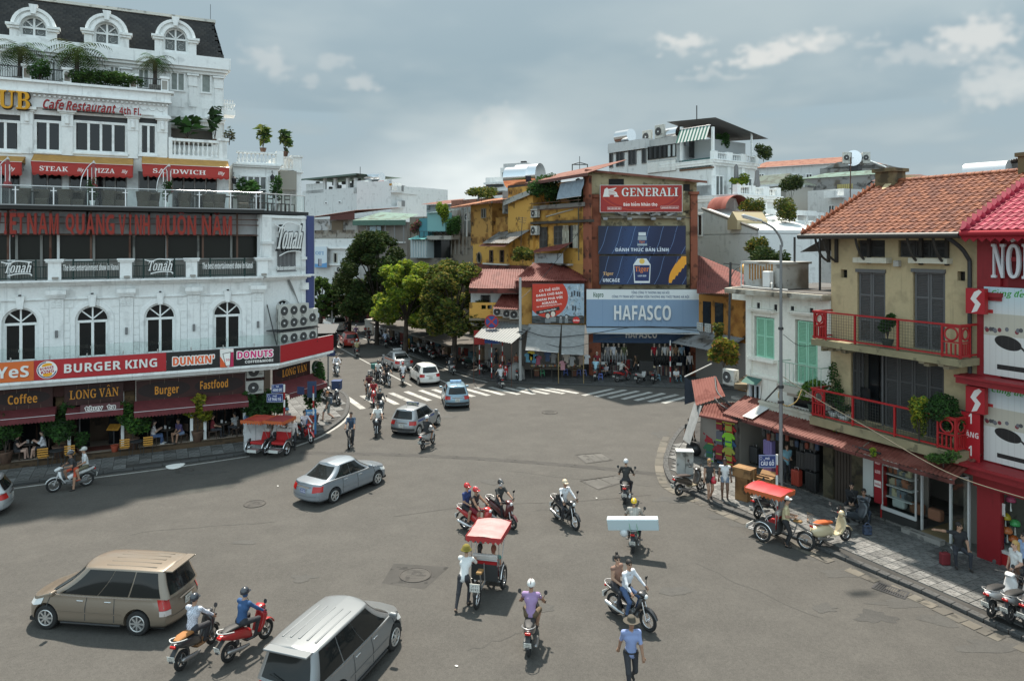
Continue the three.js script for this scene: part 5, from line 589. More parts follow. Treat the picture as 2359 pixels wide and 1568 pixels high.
a=house('white_corner_house','white rendered house with small windows and water-filter banner',716,104,824,99,568,2,wallWhite);box(a.t,'parapet',a.W,[715,550,830,570],-.4,.15,oldWhite);box(a.t,'terrace_wall',a.W,[715,530,825,552],-1,-.6,md(.25,.23,.2));box(a.t,'cornice',a.W,[715,569,835,573],0,.4,trim);box(a.t,'ledge',a.W,[755,608,795,611],0,.3,trim);for(let r of[[768,582,777,606],[797,588,806,612],[770,625,780,648]])winP(a.t,a.W,r,.06,{n:1,fw:.1,frame:mc(.5,.48,.42)});{let q=a.W.rect(784,600,815,617,.9);M(a.t,'balcony',[bb(q.u0,q.u1,q.h0-.15,q.h0,0,1)],trim);stuff(M(a.t,'balcony_bars',Array.from({length:14},(_,i)=>bx(.04,q.h1-q.h0,.04,mix(q.u0,q.u1,(i+.5)/14),(q.h0+q.h1)/2,.95)),iron));}acUnit('air conditioner on the white house right of the banner',t=>{let p=a.W.uh(781,627,.5);a.W.put(t,p[0],p[1],.5);},1,.8);
{let q=a.W.rect(717,568,753,616,.8),k=T('water_filter_banner','white and blue water filter banner on the white house','sign');a.W.put(k,q.u0,q.h0,.8);let w=q.u1-q.u0,hh=q.h1-q.h0;M(k,'panel',bb(0,w,0,hh,-.15,-.01),mc(.3,.3,.3));M(k,'face',plane(w,hh,w/2,hh/2,0),print(192,256,c=>{qR(c,'#c8d3da',0,0,192,256);tx(c,'ROFI',82,80,58,'#4b7fae',{fit:150,w:'',f:'serif'});c.fillStyle='#5f93c2';c.beginPath();c.moveTo(0,205);c.quadraticCurveTo(100,225,192,195);c.lineTo(192,256);c.lineTo(0,256);c.fill();qR(c,'#3c3c44',86,150,44,92);qR(c,'#9a9aa4',96,150,34,88);}));}
a=house('red_shopfront_row','dark red shopfronts at the far end of the street',742,96,880,97,696,2.5,md(.12,.025,.02),'building');for(let i=0;i<5;i++)M(a.t,'shop_shade_sheet',bb(.4+i*1.45,1.5+i*1.45,.1,2.4,-.05,.05),glassDark);M(a.t,'awning',bb(0,a.L,2.6,2.8,0,1.4),mc(.2,.04,.03));M(a.t,'shop_board',bb(.3,a.L-.3,3,3.8,0,.15),md(.3,.05,.03));  // dark glass sheets carry the shade of the open shopfronts in their colour
a=house('street_end_house','pale house closing the street behind the trees',840,118,1000,112,560,8,oldWhite);for(let i=0;i<5;i++)winP(a.t,a.W,[850+i*26,590,862+i*26,620],.06,{n:2});
a=house('turquoise_balcony_house','narrow house with turquoise glazed balconies above the trees',944,84,1040,80,500,8,md(.22,.19,.15));{let b=a.t,W=a.W,Q=(n,r,z0,z1,m)=>box(b,n,W,r,z0,z1,m);Q('glass_room',[985,490,1026,534],.1,1.2,mr(.3,.16,.36,.36));Q('blue_screen',[966,503,986,545],.1,1,mc(.07,.22,.26));Q('white_veranda',[946,548,983,594],.2,1.4,mc(.42,.5,.52));Q('balcony_slab',[983,543,1040,552],0,1.5,md(.4,.37,.33));Q('lower_window',[985,553,1036,596],0,.2,glassDark);Q('lower_wall',[944,594,1040,700],0,.5,md(.25,.22,.19));{let p=W.rect(946,545,984,549,1.6);M(b,'awning',quad([p.u0,p.h0-.1,2],[p.u1,p.h0-.1,2],[p.u1,p.h1+.2,.4],[p.u0,p.h1+.2,.4]),m2(.15,.4,.38));}for(let i=0;i<6;i++){let p=W.uh(950+i*6,570,1.45);M(b,'mullion',bx(.1,2.2,.08,p[0],p[1],1.45),mc(.6,.62,.62));}for(let i=0;i<7;i++){let p=W.uh(967+i*10,540,1.4);M(b,'railing_post',bx(.05,1.1,.05,p[0],p[1]-.2,1.4),iron);}{let p=W.uh(966,539,1.4),q=W.uh(1036,535,1.4);M(b,'railing',[rod([p[0],p[1]+.3,1.4],[q[0],q[1]+.1,1.4],.03),rod([p[0],p[1]-.3,1.4],[q[0],q[1]-.5,1.4],.03)],iron);}{let p=W.uh(985,491,1.3),q=W.uh(1026,487,1.3);M(b,'canopy',quad([p[0],p[1],1.6],[q[0],q[1],1.6],[q[0],q[1]+.3,-1],[p[0],p[1]+.3,-1]),m2(.3,.5,.48));}}
a=house('rooftop_hut','small rooftop hut with pale blue wall on the skyline',983,100,1040,98,472,6,md(.3,.36,.38));{let p=a.W.uh(981,466,.5),q=a.W.uh(1040,463,.5);M(a.t,'roof',corr([p[0]-.4,p[1]-.3,1],[q[0],q[1]-.4,1],[q[0],q[1]+.5,-3],[p[0]+1,p[1]+.4,-3],.3,.03),brownTin);}
a=house('brick_roof_house','house with reddish roof garden behind the tin roofs',1040,96,1130,90,462,6,md(.28,.12,.08));{let p=a.W.uh(1100,448,0),q=a.W.uh(1162,440,0);M(a.t,'pergola',[bb(p[0],q[0],p[1],p[1]+.2,-3,.3),bx(.12,2.2,.12,p[0]+.3,p[1]-1.1,.1),bx(.12,2.2,.12,p[0]+3,p[1]-1.1,.1)],mc(.12,.12,.11));}
a=house('white_stair_tower','white stair tower block on the skyline above the yellow house',1117,120,1215,116,433,8,wallWhite);{let Q=(n,r,z0,z1,m)=>box(a.t,n,a.W,r,z0,z1,m);Q('middle_block',[1119,407,1213,433],-6,-.5,wallWhite);Q('tower',[1153,385,1212,409],-5,-1,wallWhite);Q('tower_top',[1160,376,1212,387],-5,-1.2,mp(.5,.5,.49));Q('door',[1158,397,1166,408],-1,-.9,dark);Q('slab',[1114,420,1150,424],-1,1,wallWhite);Q('strip_window',[1120,425,1160,430],-.05,.05,glassDark);Q('antennas',[1200,371,1211,377],-2,-1.5,iron);}
for(let[x,y,r,l,txt]of[[1196,408,1.1,'plain steel water tank, left of two near the yellow roof',0],[1220,405,1.25,'steel water tank with dark lettered band',1]]){let k=T('water_tank',l,'water tank','steel water tanks');k.position.copy(at(x,y,74));k.rotation.y=-.5;M(k,'drum',mv(cyl(r,r,2.6,20),0,0,0,0,0,HP),chrome);M(k,'stand',bx(2,1.2,1.2,0,-1.5,0),iron);if(txt)M(k,'label_band',mv(new CylinderGeometry(r*1.01,r*1.01,1.6,20,1,true,-1.1,1.6),0,0,0,0,0,HP).rotateX(.6),print(128,64,c=>{qR(c,'#232a3c',0,0,128,64);c.save();c.translate(64,32);c.rotate(0);tx(c,'TÂN MỸ',0,0,34,'#d5d5d5',{fit:110});c.restore();},{side:2}));}
{let k=T('roof_frame','black steel frame with mast on the yellow house ridge','frame'),q=(x,y)=>at(x,y,66);M(k,'frame',[rod(q(1319,402),q(1319,378),.05),rod(q(1354,397),q(1354,378),.05),rod(q(1319,379),q(1354,379),.05),rod(q(1336,374),q(1319,379),.04),rod(q(1336,374),q(1354,379),.04),rod(q(1336,398),q(1336,360),.03)],iron);}
let K=at(1640,HY,74),dirL=V3(-.6,0,-.8),A0=K.clone().addScaledVector(dirL,22),Ws=new Wall(A0,K),bt=T('white_terrace_building','tall white building with glazed roof storey and striped awning','building');Ws.put(bt);let X=(n,r,z0,z1,m)=>box(bt,n,Ws,r,z0,z1,m);let uA=Ws.uh(1403,HY)[0];
M(bt,'side_wall',bb(uA,22,0,Ws.uh(1560,432)[1],-9,0),wallWhite);X('roof_storey',[1404,345,1560,440],-8,-.02,wallWhite);X('roof_fascia',[1401,325,1486,347],-8,.3,mp(.55,.56,.56));X('stair_block',[1486,318,1560,345],-8,-.5,mp(.4,.4,.39));
for(let r of[[1404,350,1412,386],[1420,344,1438,383],[1448,342,1466,380],[1479,340,1489,376]])winP(bt,Ws,r,.08,{n:r[2]-r[0]>12?2:1,fw:.1,frame:mc(.1,.1,.1)});for(let i=0;i<6;i++)winP(bt,Ws,[1493+i*11,338-i*1.4,1503+i*11,368-i*1.4],.1,{n:1,fw:.07,frame:dark,glass:i>3?mr(.2,.4,.43,.43):glassDark});{let r=Ws.rect(1493,371,1558,396,.1),lv=[];for(let i=0;i<9;i++)lv.push(mv(bx(r.u1-r.u0,.12,.05),(r.u0+r.u1)/2,mix(r.h0,r.h1,(i+.5)/9),.15,.5));lv.forEach(g=>M(bt,'louvre',g,trim));X('louvre_back',[1493,370,1558,397],0,.04,mc(.1,.1,.1));}
X('terrace_room',[1560,325,1640,400],-8,-2,mc(.35,.36,.36));X('glass_parapet',[1566,366,1640,388],-.1,0,mr(.15,.03,.09,.085));X('terrace_beam',[1566,387,1642,391],-.2,.1,mc(.14,.08,.05));for(let x of[1567,1639])X('white_column',[x,292,x+4,392],-.3,0,trim);
{let r=Ws.rect(1566,293,1636,326,.3),n=18,w=(r.u1-r.u0)/n;let aw=T('striped_awning','green and white striped roof awning on the white terrace building','awning');Ws.put(aw);for(let i=0;i<n;i++)M(aw,'stripe',[quad([r.u0+w*i,r.h0,.9],[r.u0+w*(i+1),r.h0,.9],[r.u0+w*(i+1),r.h1,.2],[r.u0+w*i,r.h1,.2])],i%2?m2(.6,.6,.56):m2(.03,.13,.1));M(aw,'support',rod([r.u0,r.h1,.2],[r.u1,r.h1,.2],.05),steel);}
let Wf=new Wall(K,K.clone().add(V3(.8,0,-.6)));let lev=[[1640,1740,372,358,0],[1692,1790,450,434,4.5],[1770,1872,530,512,9]];
lev.forEach(([x0,x1,yb,yt,z],i)=>{
let f=T('stepped_white_house',['uppermost ornate white front with balustrade under the striped awning','middle ornate white front with balustrade and white pergola','lowest ornate white front with balustrade right of the street lamp'][i],'building','stepped white fronts');Wf.put(f);let u0=Wf.uh(x0,HY,z)[0],u1=Wf.uh(x1,HY,z)[0],h0=Wf.uh((x0+x1)/2,yb,z)[1],h1=Wf.uh((x0+x1)/2,yt,z)[1];
M(f,'wall',bb(u0,u1,0,h0-.6,z-7,z),wallWhite);M(f,'cornice',[bb(u0-.1,u1+.1,h0-.6,h0-.35,z-7,z+.25),bb(u0-.2,u1+.2,h0-.345,h0-.1,z-7,z+.5),bb(u0-.25,u1+.3,h0-.095,h0,z-7,z+.6)],trim);let n=3,w=(u1-u0)/n;for(let k=0;k<n;k++){balustradeAt(f,u0+w*k+.5,u0+w*(k+1)-.5,h0,h1+.1,z+.2,trim,.35);M(f,'pedestal',bb(u0+w*k-.1+(k?-.4:0),u0+w*k+.5,h0,h1+.2,z-.1,z+.42),trim);let c=u0+w*(k+.5);windowAt(f,c-.7,c+.7,h0-3.9,h0-1.6,z+.06,{n:2,fw:.12,glass:mr(.2,.12,.13,.13)});M(f,'pilaster',bb(u0+w*k,u0+w*k+.5,h0-4.2,h0-.62,z,z+.15),trim);}M(f,'pedestal',bb(u1-.5,u1+.1,h0,h1+.2,z-.1,z+.42),trim);
if(i===0){let cy=M(f,'roof_canopy',[quad([u0,h1+3.6,z+.5],[u1+1.8,h1+2.2,z+.5],[u1+1.8,h1+2.6,z-6],[u0,h1+4,z-6])],m2(.1,.1,.1));M(f,'canopy_post',bx(.16,3,.16,u1-.6,h1+1.2,z),trim);M(f,'dark_screen',bb(u0+1.3,u0+3.6,h1,h1+2.6,z-4,z-3.8),mat([.06,.06,.06],{tex:'slate'}));}
if(i===1){M(f,'pergola_beam',[bb(u0-.4,u1+2.5,h0-2.0,h0-1.5,z+2.6,z+2.9),bb(u1,u1+4.5,h0-1.9,h0-1.6,z-2,z+2.6)],trim);for(let k of[0,1,2])M(f,'pergola_post',bx(.3,4.8,.3,u1-1+k*1.9,h0-4.3,z+2.7),trim);}
});
for(let[x,y,l]of[[1490,312,'left'],[1519,300,'middle']])acUnit(`${l} roof air conditioner on the white terrace building`,t=>{let p=Ws.uh(x,y+18,-1);Ws.put(t,p[0],p[1],-1);},1.3,1.5);for(let[x,y,l]of[[1440,314,'left'],[1550,310,'right']]){let k=T('water_tank',`steel water tank on the white terrace building, ${l}`,'water tank','steel water tanks'),p=Ws.uh(x,y+4,-2);Ws.put(k,p[0],p[1],-2);M(k,'drum',mv(cyl(.8,.8,2.2,18),0,.2,0,0,0,HP),chrome);M(k,'stand',bx(1.6,.5,1,0,-.8,0),iron);}{let k=T('roof_mast','tall thin mast above the striped awning','mast');M(k,'pole',rod(at(1606,300,80),at(1606,243,80),.06),iron);}
for(let[x,y0,y1,d,l]of[[1697,378,434,74,'left'],[1745,390,436,72,'right']]){let k=T('closed_umbrella',`closed grey umbrella on the white terraces, ${l} of two`,'umbrella','closed terrace umbrellas');let p=at(x,y1,d),hh=(y1-y0)*d/FOC;k.position.copy(p);M(k,'pole',cyl(.04,.04,hh,6,0,hh/2,0),iron);M(k,'folded_cloth',lathe([[.05,hh],[.22,hh*.9],[.25,hh*.5],[.35,hh*.2],[.3,hh*.12]],8),mh(.22,.21,.21));}
a=house('grey_gable_house','grey-white gabled house with stained wall right of the billboards',1606,70,1748,60,540,6,oldWhite);{let b=a.t,W=a.W,s=W.uh(1606,482)[1],e=W.uh(1748,530)[1],L=a.L;M(b,'gable',ext([[0,a.h-.1],[L,a.h-.1],[L,max(e,a.h)],[L*.1,s],[0,s]],6).translate(0,0,-6),oldWhite);M(b,'coping',rod([L*.1,s+.05,0],[L,e+.05,0],.12),mc(.15,.14,.13));M(b,'tile_roof',quad([L*.1,s,-.1],[L,e,-.1],[L,e-.3,-6],[L*.1,s-.3,-6]),mat([.2,.08,.05],{tex:'rust',side:2}));winP(b,W,[1607,492,1619,545],.06,{n:1,fw:.15});let q=W.uh(1640,466,-1);M(b,'barrel_roof',mv(new CylinderGeometry(1.3,1.3,3.4,18,1,true,0,PI),L*.2,s-.1,-2.2,0,0,HP).rotateX(0),mat([.27,.08,.06],{tex:'rust',side:2}));M(b,'dormer',[ext([[0,0],[1.6,0],[1.6,.8],[.8,1.6],[0,.8]],3).translate(L*.6,e+.1,-2.6)],mc(.45,.36,.22));M(b,'dormer_roof',corr([L*.58,e+.85,.2],[L*.6+.8,e+1.75,.2],[L*.6+.8,e+1.75,-2.6],[L*.58,e+.85,-2.6],.2,.03),mc(.32,.12,.07));M(b,'arch_shade_panel',bb(L*.9,L+1.5,0,e-1.4,-.2,.08),glassDark);M(b,'roof_vent',[bx(.8,.8,.8,L*.08,s+1.6,-4),mv(new ConeGeometry(.9,.6,4),L*.08,s+2.3,-4,0,.8)],md(.2,.19,.17));}  // flat dark panel in the arch opening, its shade put into the colour
{let k=T('red_tin_roof_house','orange-walled house with large red tin roof behind the corner house','building');let p=(x,y,d)=>at(x,y,d).toArray();M(k,'roof',corr(p(1606,676,55),p(1700,676,50),p(1735,640,56),p(1606,586,64),.25,.03),mat([.2,.05,.038],{tex:'concrete',side:2}));let A=at(1606,680,57),B=at(1720,680,52),W=new Wall(A,B),L=W.uh(1720,HY)[0];let w=M(k,'wall',bb(0,L,0,A.y+.1,-4,0),md(.45,.2,.04));w.position.copy(W.o);w.rotation.y=W.ang;for(let x of[.8,2.2]){let o=M(k,'window',bb(x,x+.9,A.y-2.4,A.y-.4,0,.06),glassDark);o.position.copy(W.o);o.rotation.y=W.ang;}for(let i=0;i<3;i++){let g=[];for(let a=0;a<4;a++){g.push(bx(.7,.07,.08,.5+i*.95,3.9+a*.2,.1));g.push(bx(.07,.62,.08,.2+i*.95+a*.2,4.2,.1));}let o=M(k,'breeze_block',g,mc(.6,.6,.57));o.position.copy(W.o);o.rotation.y=W.ang;}let o2=M(k,'lower_wall',bb(0,L,.1,3.5,.02,.1),shopDark);o2.position.copy(W.o);o2.rotation.y=W.ang;let c=M(k,'stall_canopy',corr([-.1,3.0,2.4],[L,3.0,2.4],[L,3.9,.1],[-.1,3.9,.1],.25,.03),mat([.2,.2,.2],{tex:'dirty',side:2}));c.position.copy(W.o);c.rotation.y=W.ang;}
let hip=(b,W,L,h,z0,z1,rise,m)=>{M(b,'roof',[quad([-.5,h,z1],[L+.5,h,z1],[L-1,h+rise,(z0+z1)/2],[1,h+rise,(z0+z1)/2]),quad([L+.5,h,z1],[L+.5,h,z0],[L-1,h+rise,(z0+z1)/2],[L-1,h+rise,(z0+z1)/2]),quad([-.5,h,z0],[-.5,h,z1],[1,h+rise,(z0+z1)/2],[1,h+rise,(z0+z1)/2])],m);};
a=house('long_brown_roof_house','long white house with brown tin roof on the right skyline',1735,112,1950,104,388,8,wallWhite);hip(a.t,a.W,a.L,a.h,-8,.5,1.3,mat([.24,.1,.06],{tex:'rust',side:2}));for(let[x,w]of[[1748,14],[1825,14],[1857,16],[1895,20],[1780,20]])winP(a.t,a.W,[x,400,x+w,415],.06,{n:2,fw:.12});
a=house('grey_gable_block','bare grey gabled block with roof tank on the right skyline',1890,104,2035,98,388,8,greyWall);{let W=a.W,e=W.uh(1990,372)[1];M(a.t,'gable',ext([[a.L*.05,a.h-.1],[a.L,a.h-.6],[a.L*.75,e+.2],[a.L*.3,e+.2]],8).translate(0,0,-8),greyWall);M(a.t,'roof_edge',rod([a.L*.74,e+.3,0],[a.L*1.05,a.h-.5,0],.12),trim);M(a.t,'roof_slope',quad([a.L*.76,e+.1,.02],[a.L*.78,e+.1,-8],[a.L*1.06,a.h-.6,-8],[a.L*1.05,a.h-.6,.02]),m2(.24,.1,.06));}
a=house('grey_green_roof_house','rough grey house with green ridge and yellow window right of centre',1855,92,2015,86,412,8,md(.24,.24,.235));hip(a.t,a.W,a.L,a.h,-8,.3,.9,greenTin);{let q=a.W.rect(1930,424,1965,440,.05),o=M(a.t,'yellow_window',bb(q.u0,q.u1,q.h0,q.h1,-.05,.05),mc(.42,.36,.14));M(o,'muntins',Array.from({length:8},(_,i)=>bx(.05,q.h1-q.h0,.04,mix(q.u0,q.u1,(i+.5)/8),(q.h0+q.h1)/2,.06)),mc(.15,.13,.08));}
a=house('small_white_house','small white house with balcony below the grey house',1862,84,1945,80,440,6,wallWhite);{let q=a.W.rect(1904,439,1940,456,1);M(a.t,'balcony',[bb(q.u0,q.u1,q.h0,q.h0+.2,0,1.4),bb(q.u0,q.u0+1.6,q.h0+.2,q.h1,1.2,1.4)],trim);}winP(a.t,a.W,[1909,472,1924,496],.06,{n:2,fw:.1});box(a.t,'lower_block',a.W,[1760,500,1870,620],-4,-1,wallWhite);
a=house('green_pavilion','dark green hipped pavilion roof among the white terraces',1690,92,1812,86,436,6,mc(.3,.3,.28));hip(a.t,a.W,a.L,a.W.uh(1750,428)[1],-6,1,1.5,mat([.07,.1,.08],{tex:'dirty',side:2}));
a=house('maroon_roof_house','low maroon hip roof behind the orange tiled roof',2020,72,2160,70,418,8,mc(.08,.02,.02));hip(a.t,a.W,a.L,a.h,-8,.6,.9,m2(.1,.04,.035));
{let k=T('water_tank','steel water tank with round blue end on the grey block','water tank','steel water tanks');k.position.copy(at(1972,366,96));k.rotation.y=.9;M(k,'drum',mv(cyl(1.05,1.05,2.4,20),0,0,0,0,0,HP),chrome);M(k,'stand',bx(2,.7,1.2,0,-1.3,0),iron);for(let[x,l]of[[1953,'left'],[1998,'right']])acUnit(`${l} tall roof cooler beside the skyline water tank`,t=>{t.position.copy(at(x,376,95));},1.0,1.5);let m=T('roof_mast','thin rusty mast left of the orange tiled roof','mast');M(m,'pole',rod(at(1960,460,60),at(1961,362,60),.04),rustIron);M(m,'antenna',rod(at(1956,365,60),at(1968,364,60),.02),iron);}
{let k=T('water_tank','long white water tank behind the orange roof ridge','water tank');k.position.copy(at(2275,396,36));k.rotation.y=-.9;M(k,'drum',mv(cyl(.5,.5,1.9,18),0,0,0,0,0,HP),mat([.7,.7,.7],{metalness:.5,roughness:.3}));M(k,'stand',bx(1.4,1,.7,0,-.8,0),iron);let s=house('roof_shed','dark sheet-metal shed behind the red chimney',2290,38,2370,35,385,3,mc(.1,.1,.1));M(s.t,'roof',corr([-.2,s.h,.3],[s.L+.3,s.h+.2,.3],[s.L+.3,s.h+.3,-3],[-.2,s.h+.1,-3],.2,.03),mc(.15,.15,.15));}
}
// == corner shops on the right
let uR=(x,z=0)=>FR.uh(x,HY,z)[0],hR=(x,y,z=0)=>FR.uh(x,y,z)[1];
let creamWall=mp(.78,.76,.68),mint=mr(.6,.3,.58,.42),olive=mp(.52,.41,.24),railRed=mr(.5,.34,.01,.012),shopRed=mat([.27,.01,.016],{roughness:.55,tex:'plaster'}),greyShut=mr(.6,.115,.112,.112);
let UOL=5.16,UOR=11.02;
{
let b=T('cream_corner_house','cream corner house with mint green shutters','building');FR.put(b);let u0=.52,u1=UOL-.02,hT=hR(1800,683),W=FR;
let wr=FR.rect(1741,732.5,1783,824),dr=FR.rect(1836,741,1882.4,884.7),sw=FR.rect(1726,884,1752,927.7);
M(b,'front_wall',ext(rectP(u0,u1,2.6,hT),.3,[rectP(wr.u0-.08,wr.u1+.05,wr.h0,wr.h1+.05),rectP(dr.u0-.08,dr.u1+.05,dr.h0,dr.h1+.05),rectP(sw.u0,sw.u1,sw.h0,sw.h1)]).translate(0,0,-.3),creamWall);
let ch=new Group();
M(b,'corner_wall',ext([[0,0],[-1.1,-1.4],[-1.1,-7],[u1-u0,-7],[u1-u0,-.31],[0,-.31]].map(([x,z])=>[x+u0,-z]),hT-2.6).rotateX(-HP).translate(0,2.6,0),creamWall);
M(b,'corner_pilaster',bb(u0,u0+.35,4.6,hT,0,.08),creamWall);M(b,'string_course',[bb(u0,u1,4.62,4.72,0,.07)],creamWall);
M(b,'roof_slab',ext([[u0-.9,.55],[u0-1.9,-1.6],[u0-1.9,-7],[u1,-7],[u1,.55]].map(([x,z])=>[x,-z]),.24).rotateX(-HP).translate(0,hT,0),md(.5,.47,.4));M(b,'roof_deck',ext([[u0-.7,.3],[u0-1.6,-1.6],[u0-1.6,-7],[u1-.1,-7],[u1-.1,.3]].map(([x,z])=>[x,-z]),.02).rotateX(-HP).translate(0,hT+.25,0),md(.1,.095,.09));
for(let x of[1750,1789.8,1828.4,1872.5]){let c=uR(x),h=hR(x,694+(x-1750)*.1);M(b,'vent_frame',[bb(c-.16,c+.16,h-.42,h-.36,0,.06),bb(c-.16,c+.16,h-.06,h,0,.06),bb(c-.16,c-.1,h-.36,h-.06,0,.06),bb(c+.1,c+.16,h-.36,h-.06,0,.06)],creamWall);M(b,'vent_shade_sheet',bb(c-.1,c+.1,h-.36,h-.06,.002,.012),dark);}  // vent holes are shallow black sheets on the wall, shade by colour alone
for(let[r,s]of[[wr,1],[dr,0]]){shuttersAt(b,r.u0,r.u1,r.h0,r.h1,-.12,mint,{rails:s?[.52]:[.3,.64]});M(b,'window_hood',[bb(r.u0-.28,r.u1+.2,r.h1+.28,r.h1+.36,0,.25),bb(r.u0-.24,r.u1+.16,r.h1+.365,r.h1+.42,0,.32)],creamWall);if(s)M(b,'window_sill',[bb(r.u0-.3,r.u1+.2,r.h0-.16,r.h0-.02,0,.25)],creamWall);}
windowAt(b,sw.u0,sw.u1,sw.h0,sw.h1,-.05,{n:2,fw:.09,frame:mc(.5,.54,.56)});M(b,'tin_hood',quad([sw.u0-.1,sw.h1+.05,.4],[sw.u1+.15,sw.h1+.05,.4],[sw.u1+.15,sw.h1+.3,.02],[sw.u0-.1,sw.h1+.3,.02]),m2(.05,.12,.1));
let bs={u0:uR(1790,.8),u1:uR(1893,.8),h:dr.h0-.05};M(b,'balcony_slab',[bb(bs.u0,bs.u1,bs.h-.3,bs.h,0,.8),bb(bs.u0+.3,bs.u1-.3,bs.h-.5,bs.h-.3,0,.5)],md(.45,.42,.36));
let rl=mr(.6,.3,.42,.33),ra=M(b,'balcony_railing',[rod([bs.u0+.05,bs.h+.98,.75],[bs.u1-.05,bs.h+.98,.75],.022),rod([bs.u0+.05,bs.h+.98,0],[bs.u0+.05,bs.h+.98,.75],.02),rod([bs.u1-.05,bs.h+.98,0],[bs.u1-.05,bs.h+.98,.75],.02),rod([bs.u0+.05,bs.h+.06,.75],[bs.u1-.05,bs.h+.06,.75],.018)],rl);for(let i=0;i<=11;i++)M(ra,'bar',rod([mix(bs.u0+.05,bs.u1-.05,i/11),bs.h,.75],[mix(bs.u0+.05,bs.u1-.05,i/11),bs.h+.98,.75],.012,5),rl);
{let h0=hR(1860,995,.3),h1=hR(1860,950,.3);M(b,'terrace_parapet',[bb(uR(1752,.6),UOL-.1,3.1,3.62,.5,.66),bb(uR(1752,.6)-.03,UOL-.1,3.62,3.72,.46,.7)],md(.5,.48,.4));M(b,'low_window',bb(uR(1830),uR(1890),3.7,4.25,.003,.015),glassDark);}
{let s=hT+.27,tk=M(b,'roof_tank',[bb(u0-.8,u0+1.5,s,s+1.15,-2.4,-.6),bb(u0-.9,u0+1.6,s+1.15,s+1.25,-2.5,-.5)],md(.5,.49,.46));M(b,'rust_stain',Array.from({length:9},(_,i)=>bx(.05+.05*hash(i,1),.5+.4*hash(i,2),.004,u0-.4+i*.17,s+.75,-.595)),mc(.3,.14,.03));M(b,'water_heater',rbx(.42,.75,.3,.05,u0+1.0,s+.45,-.3),mc(.65,.65,.64));M(b,'roof_pipes',[pipe([[u0-.5,s+.05,-.2],[u0-.2,s+.1,.1],[u0+.5,s+.06,.05],[u0+2.5,s+.05,.1]],.03),pipe([[u0+1.2,s+.2,-.2],[u0+1.5,s+.3,0],[u0+1.6,s+.05,.1]],.04),rod([u0-.85,s,-.5],[u0-.85,s+1.1,-.5],.04)],mc(.5,.5,.48));M(b,'roof_shed',[quad([2.2,s+1.7,-1.6],[5.1,s+3.1,-1.6],[5.1,s+3.2,-6],[2.2,s+1.8,-6])],m2(.04,.04,.04));M(b,'shed_wall',[bb(1.9,5.1,s,s+1.4,-6.2,-6),bb(4.4,5.1,s,s+2.2,-3,-2.6)],md(.35,.35,.34));M(b,'shed_post',[1.9,3.3].map(x=>bx(.07,2.4,.07,x,s+1.2,-1.6)),iron);}
acUnit('white air conditioner on the ledge beside the cream corner house',t=>FR.put(t,-.5,3.95,.2),.75,.75);
M(b,'corner_shutter',bb(-.02,.02,4.9,7.6,0,.5).rotateY(.66).translate(u0-.62,0,-.95),mint);M(b,'corner_ledge',ext([[u0+.1,.1],[u0-1.3,-1.7],[u0-1.5,-1.2],[u0-.3,.5]].map(([x,z])=>[x,-z]),.25).rotateX(-HP).translate(0,3.9,0),md(.2,.16,.1));
M(b,'neighbour_beam',bb(u0-2.6,u0-.8,hT-.5,hT-.1,-2,-1.6),creamWall);
}
let tileGeo=(w,l)=>{let prof=[[0,.012],[.1,.02],[.22,.055],[.36,.062],[.48,.03],[.62,.016],[.82,.016],[1,.03]].map(([a,h])=>[a*w,h]),pos=[],n=prof.length-1;let tri=(a,b,c)=>pos.push(...a,...b,...c),t=.03;for(let i=0;i<n;i++){let[x0,h0]=prof[i],[x1,h1]=prof[i+1];tri([x0,h0+t,0],[x1,h1+t,0],[x1,h1,-l]);tri([x0,h0+t,0],[x1,h1,-l],[x0,h0,-l]);tri([x0,h0-.02,0],[x1,h1-.02,0],[x1,h1+t,0]);tri([x0,h0-.02,0],[x1,h1+t,0],[x0,h0+t,0]);}let g=new BufferGeometry();g.setAttribute('position',new Float32BufferAttribute(pos,3));g.computeVertexNormals();return nz(g);};
function tiledRoof(b,u0,u1,h0,z0,h1,z1,ms,bed){
let L=hypot(h1-h0,z0-z1),a=atan2(h1-h0,z0-z1),rows=round(L/.33),cols=round((u1-u0)/.27),rl=L/rows,cw=(u1-u0)/cols,g=tileGeo(cw,rl*1.15);let n=0;let rest=ms.map(()=>[]);
M(b,'roof_bed',quad([u0,h0-.05,z0],[u1,h0-.05,z0],[u1,h1-.05,z1],[u0,h1-.05,z1]),bed);
for(let r=0;r<rows;r++)for(let c=0;c<cols;c++){let k=floor(hash(c+7,r*3)*ms.length),t=r/rows,x=u0+c*cw,y=mix(h0,h1,t)+rr(0,.01),z=mix(z0,z1,t);if(n++<300){let o=M(b,'roof_tile',g,ms[k],x,y,z);o.rotation.x=a;}else rest[k].push(mv(g.clone(),x,y,z,a));}
rest.forEach((q,k)=>q.length&&stuff(M(b,'upper_roof_tiles',q,ms[k])));
}
let ridgeTile=()=>mv(new CylinderGeometry(.12,.135,.36,10,1,false,-HP-.2,PI+.4),0,0,0,0,0,HP);
function railPanel(p,x0,x1,y0,y1,z,side){
let w=x1-x0,cx=(x0+x1)/2,ym=mix(y0,y1,.48),g=[bx(.06,y1-y0,.06,x0,(y0+y1)/2,z),bx(.06,y1-y0,.06,x1,(y0+y1)/2,z),bx(w,.05,.05,cx,ym,z),bx(w,.05,.05,cx,y1-.06,z),bx(w,.05,.05,cx,y0+.06,z),mv(tor(w*.36,.035,6,20),cx,(ym+y1)/2-.02,z)];for(let i=1;i<4;i++)g.push(bx(.045,ym-y0-.1,.04,mix(x0,x1,i/4),(ym+y0)/2,z));return g;
}
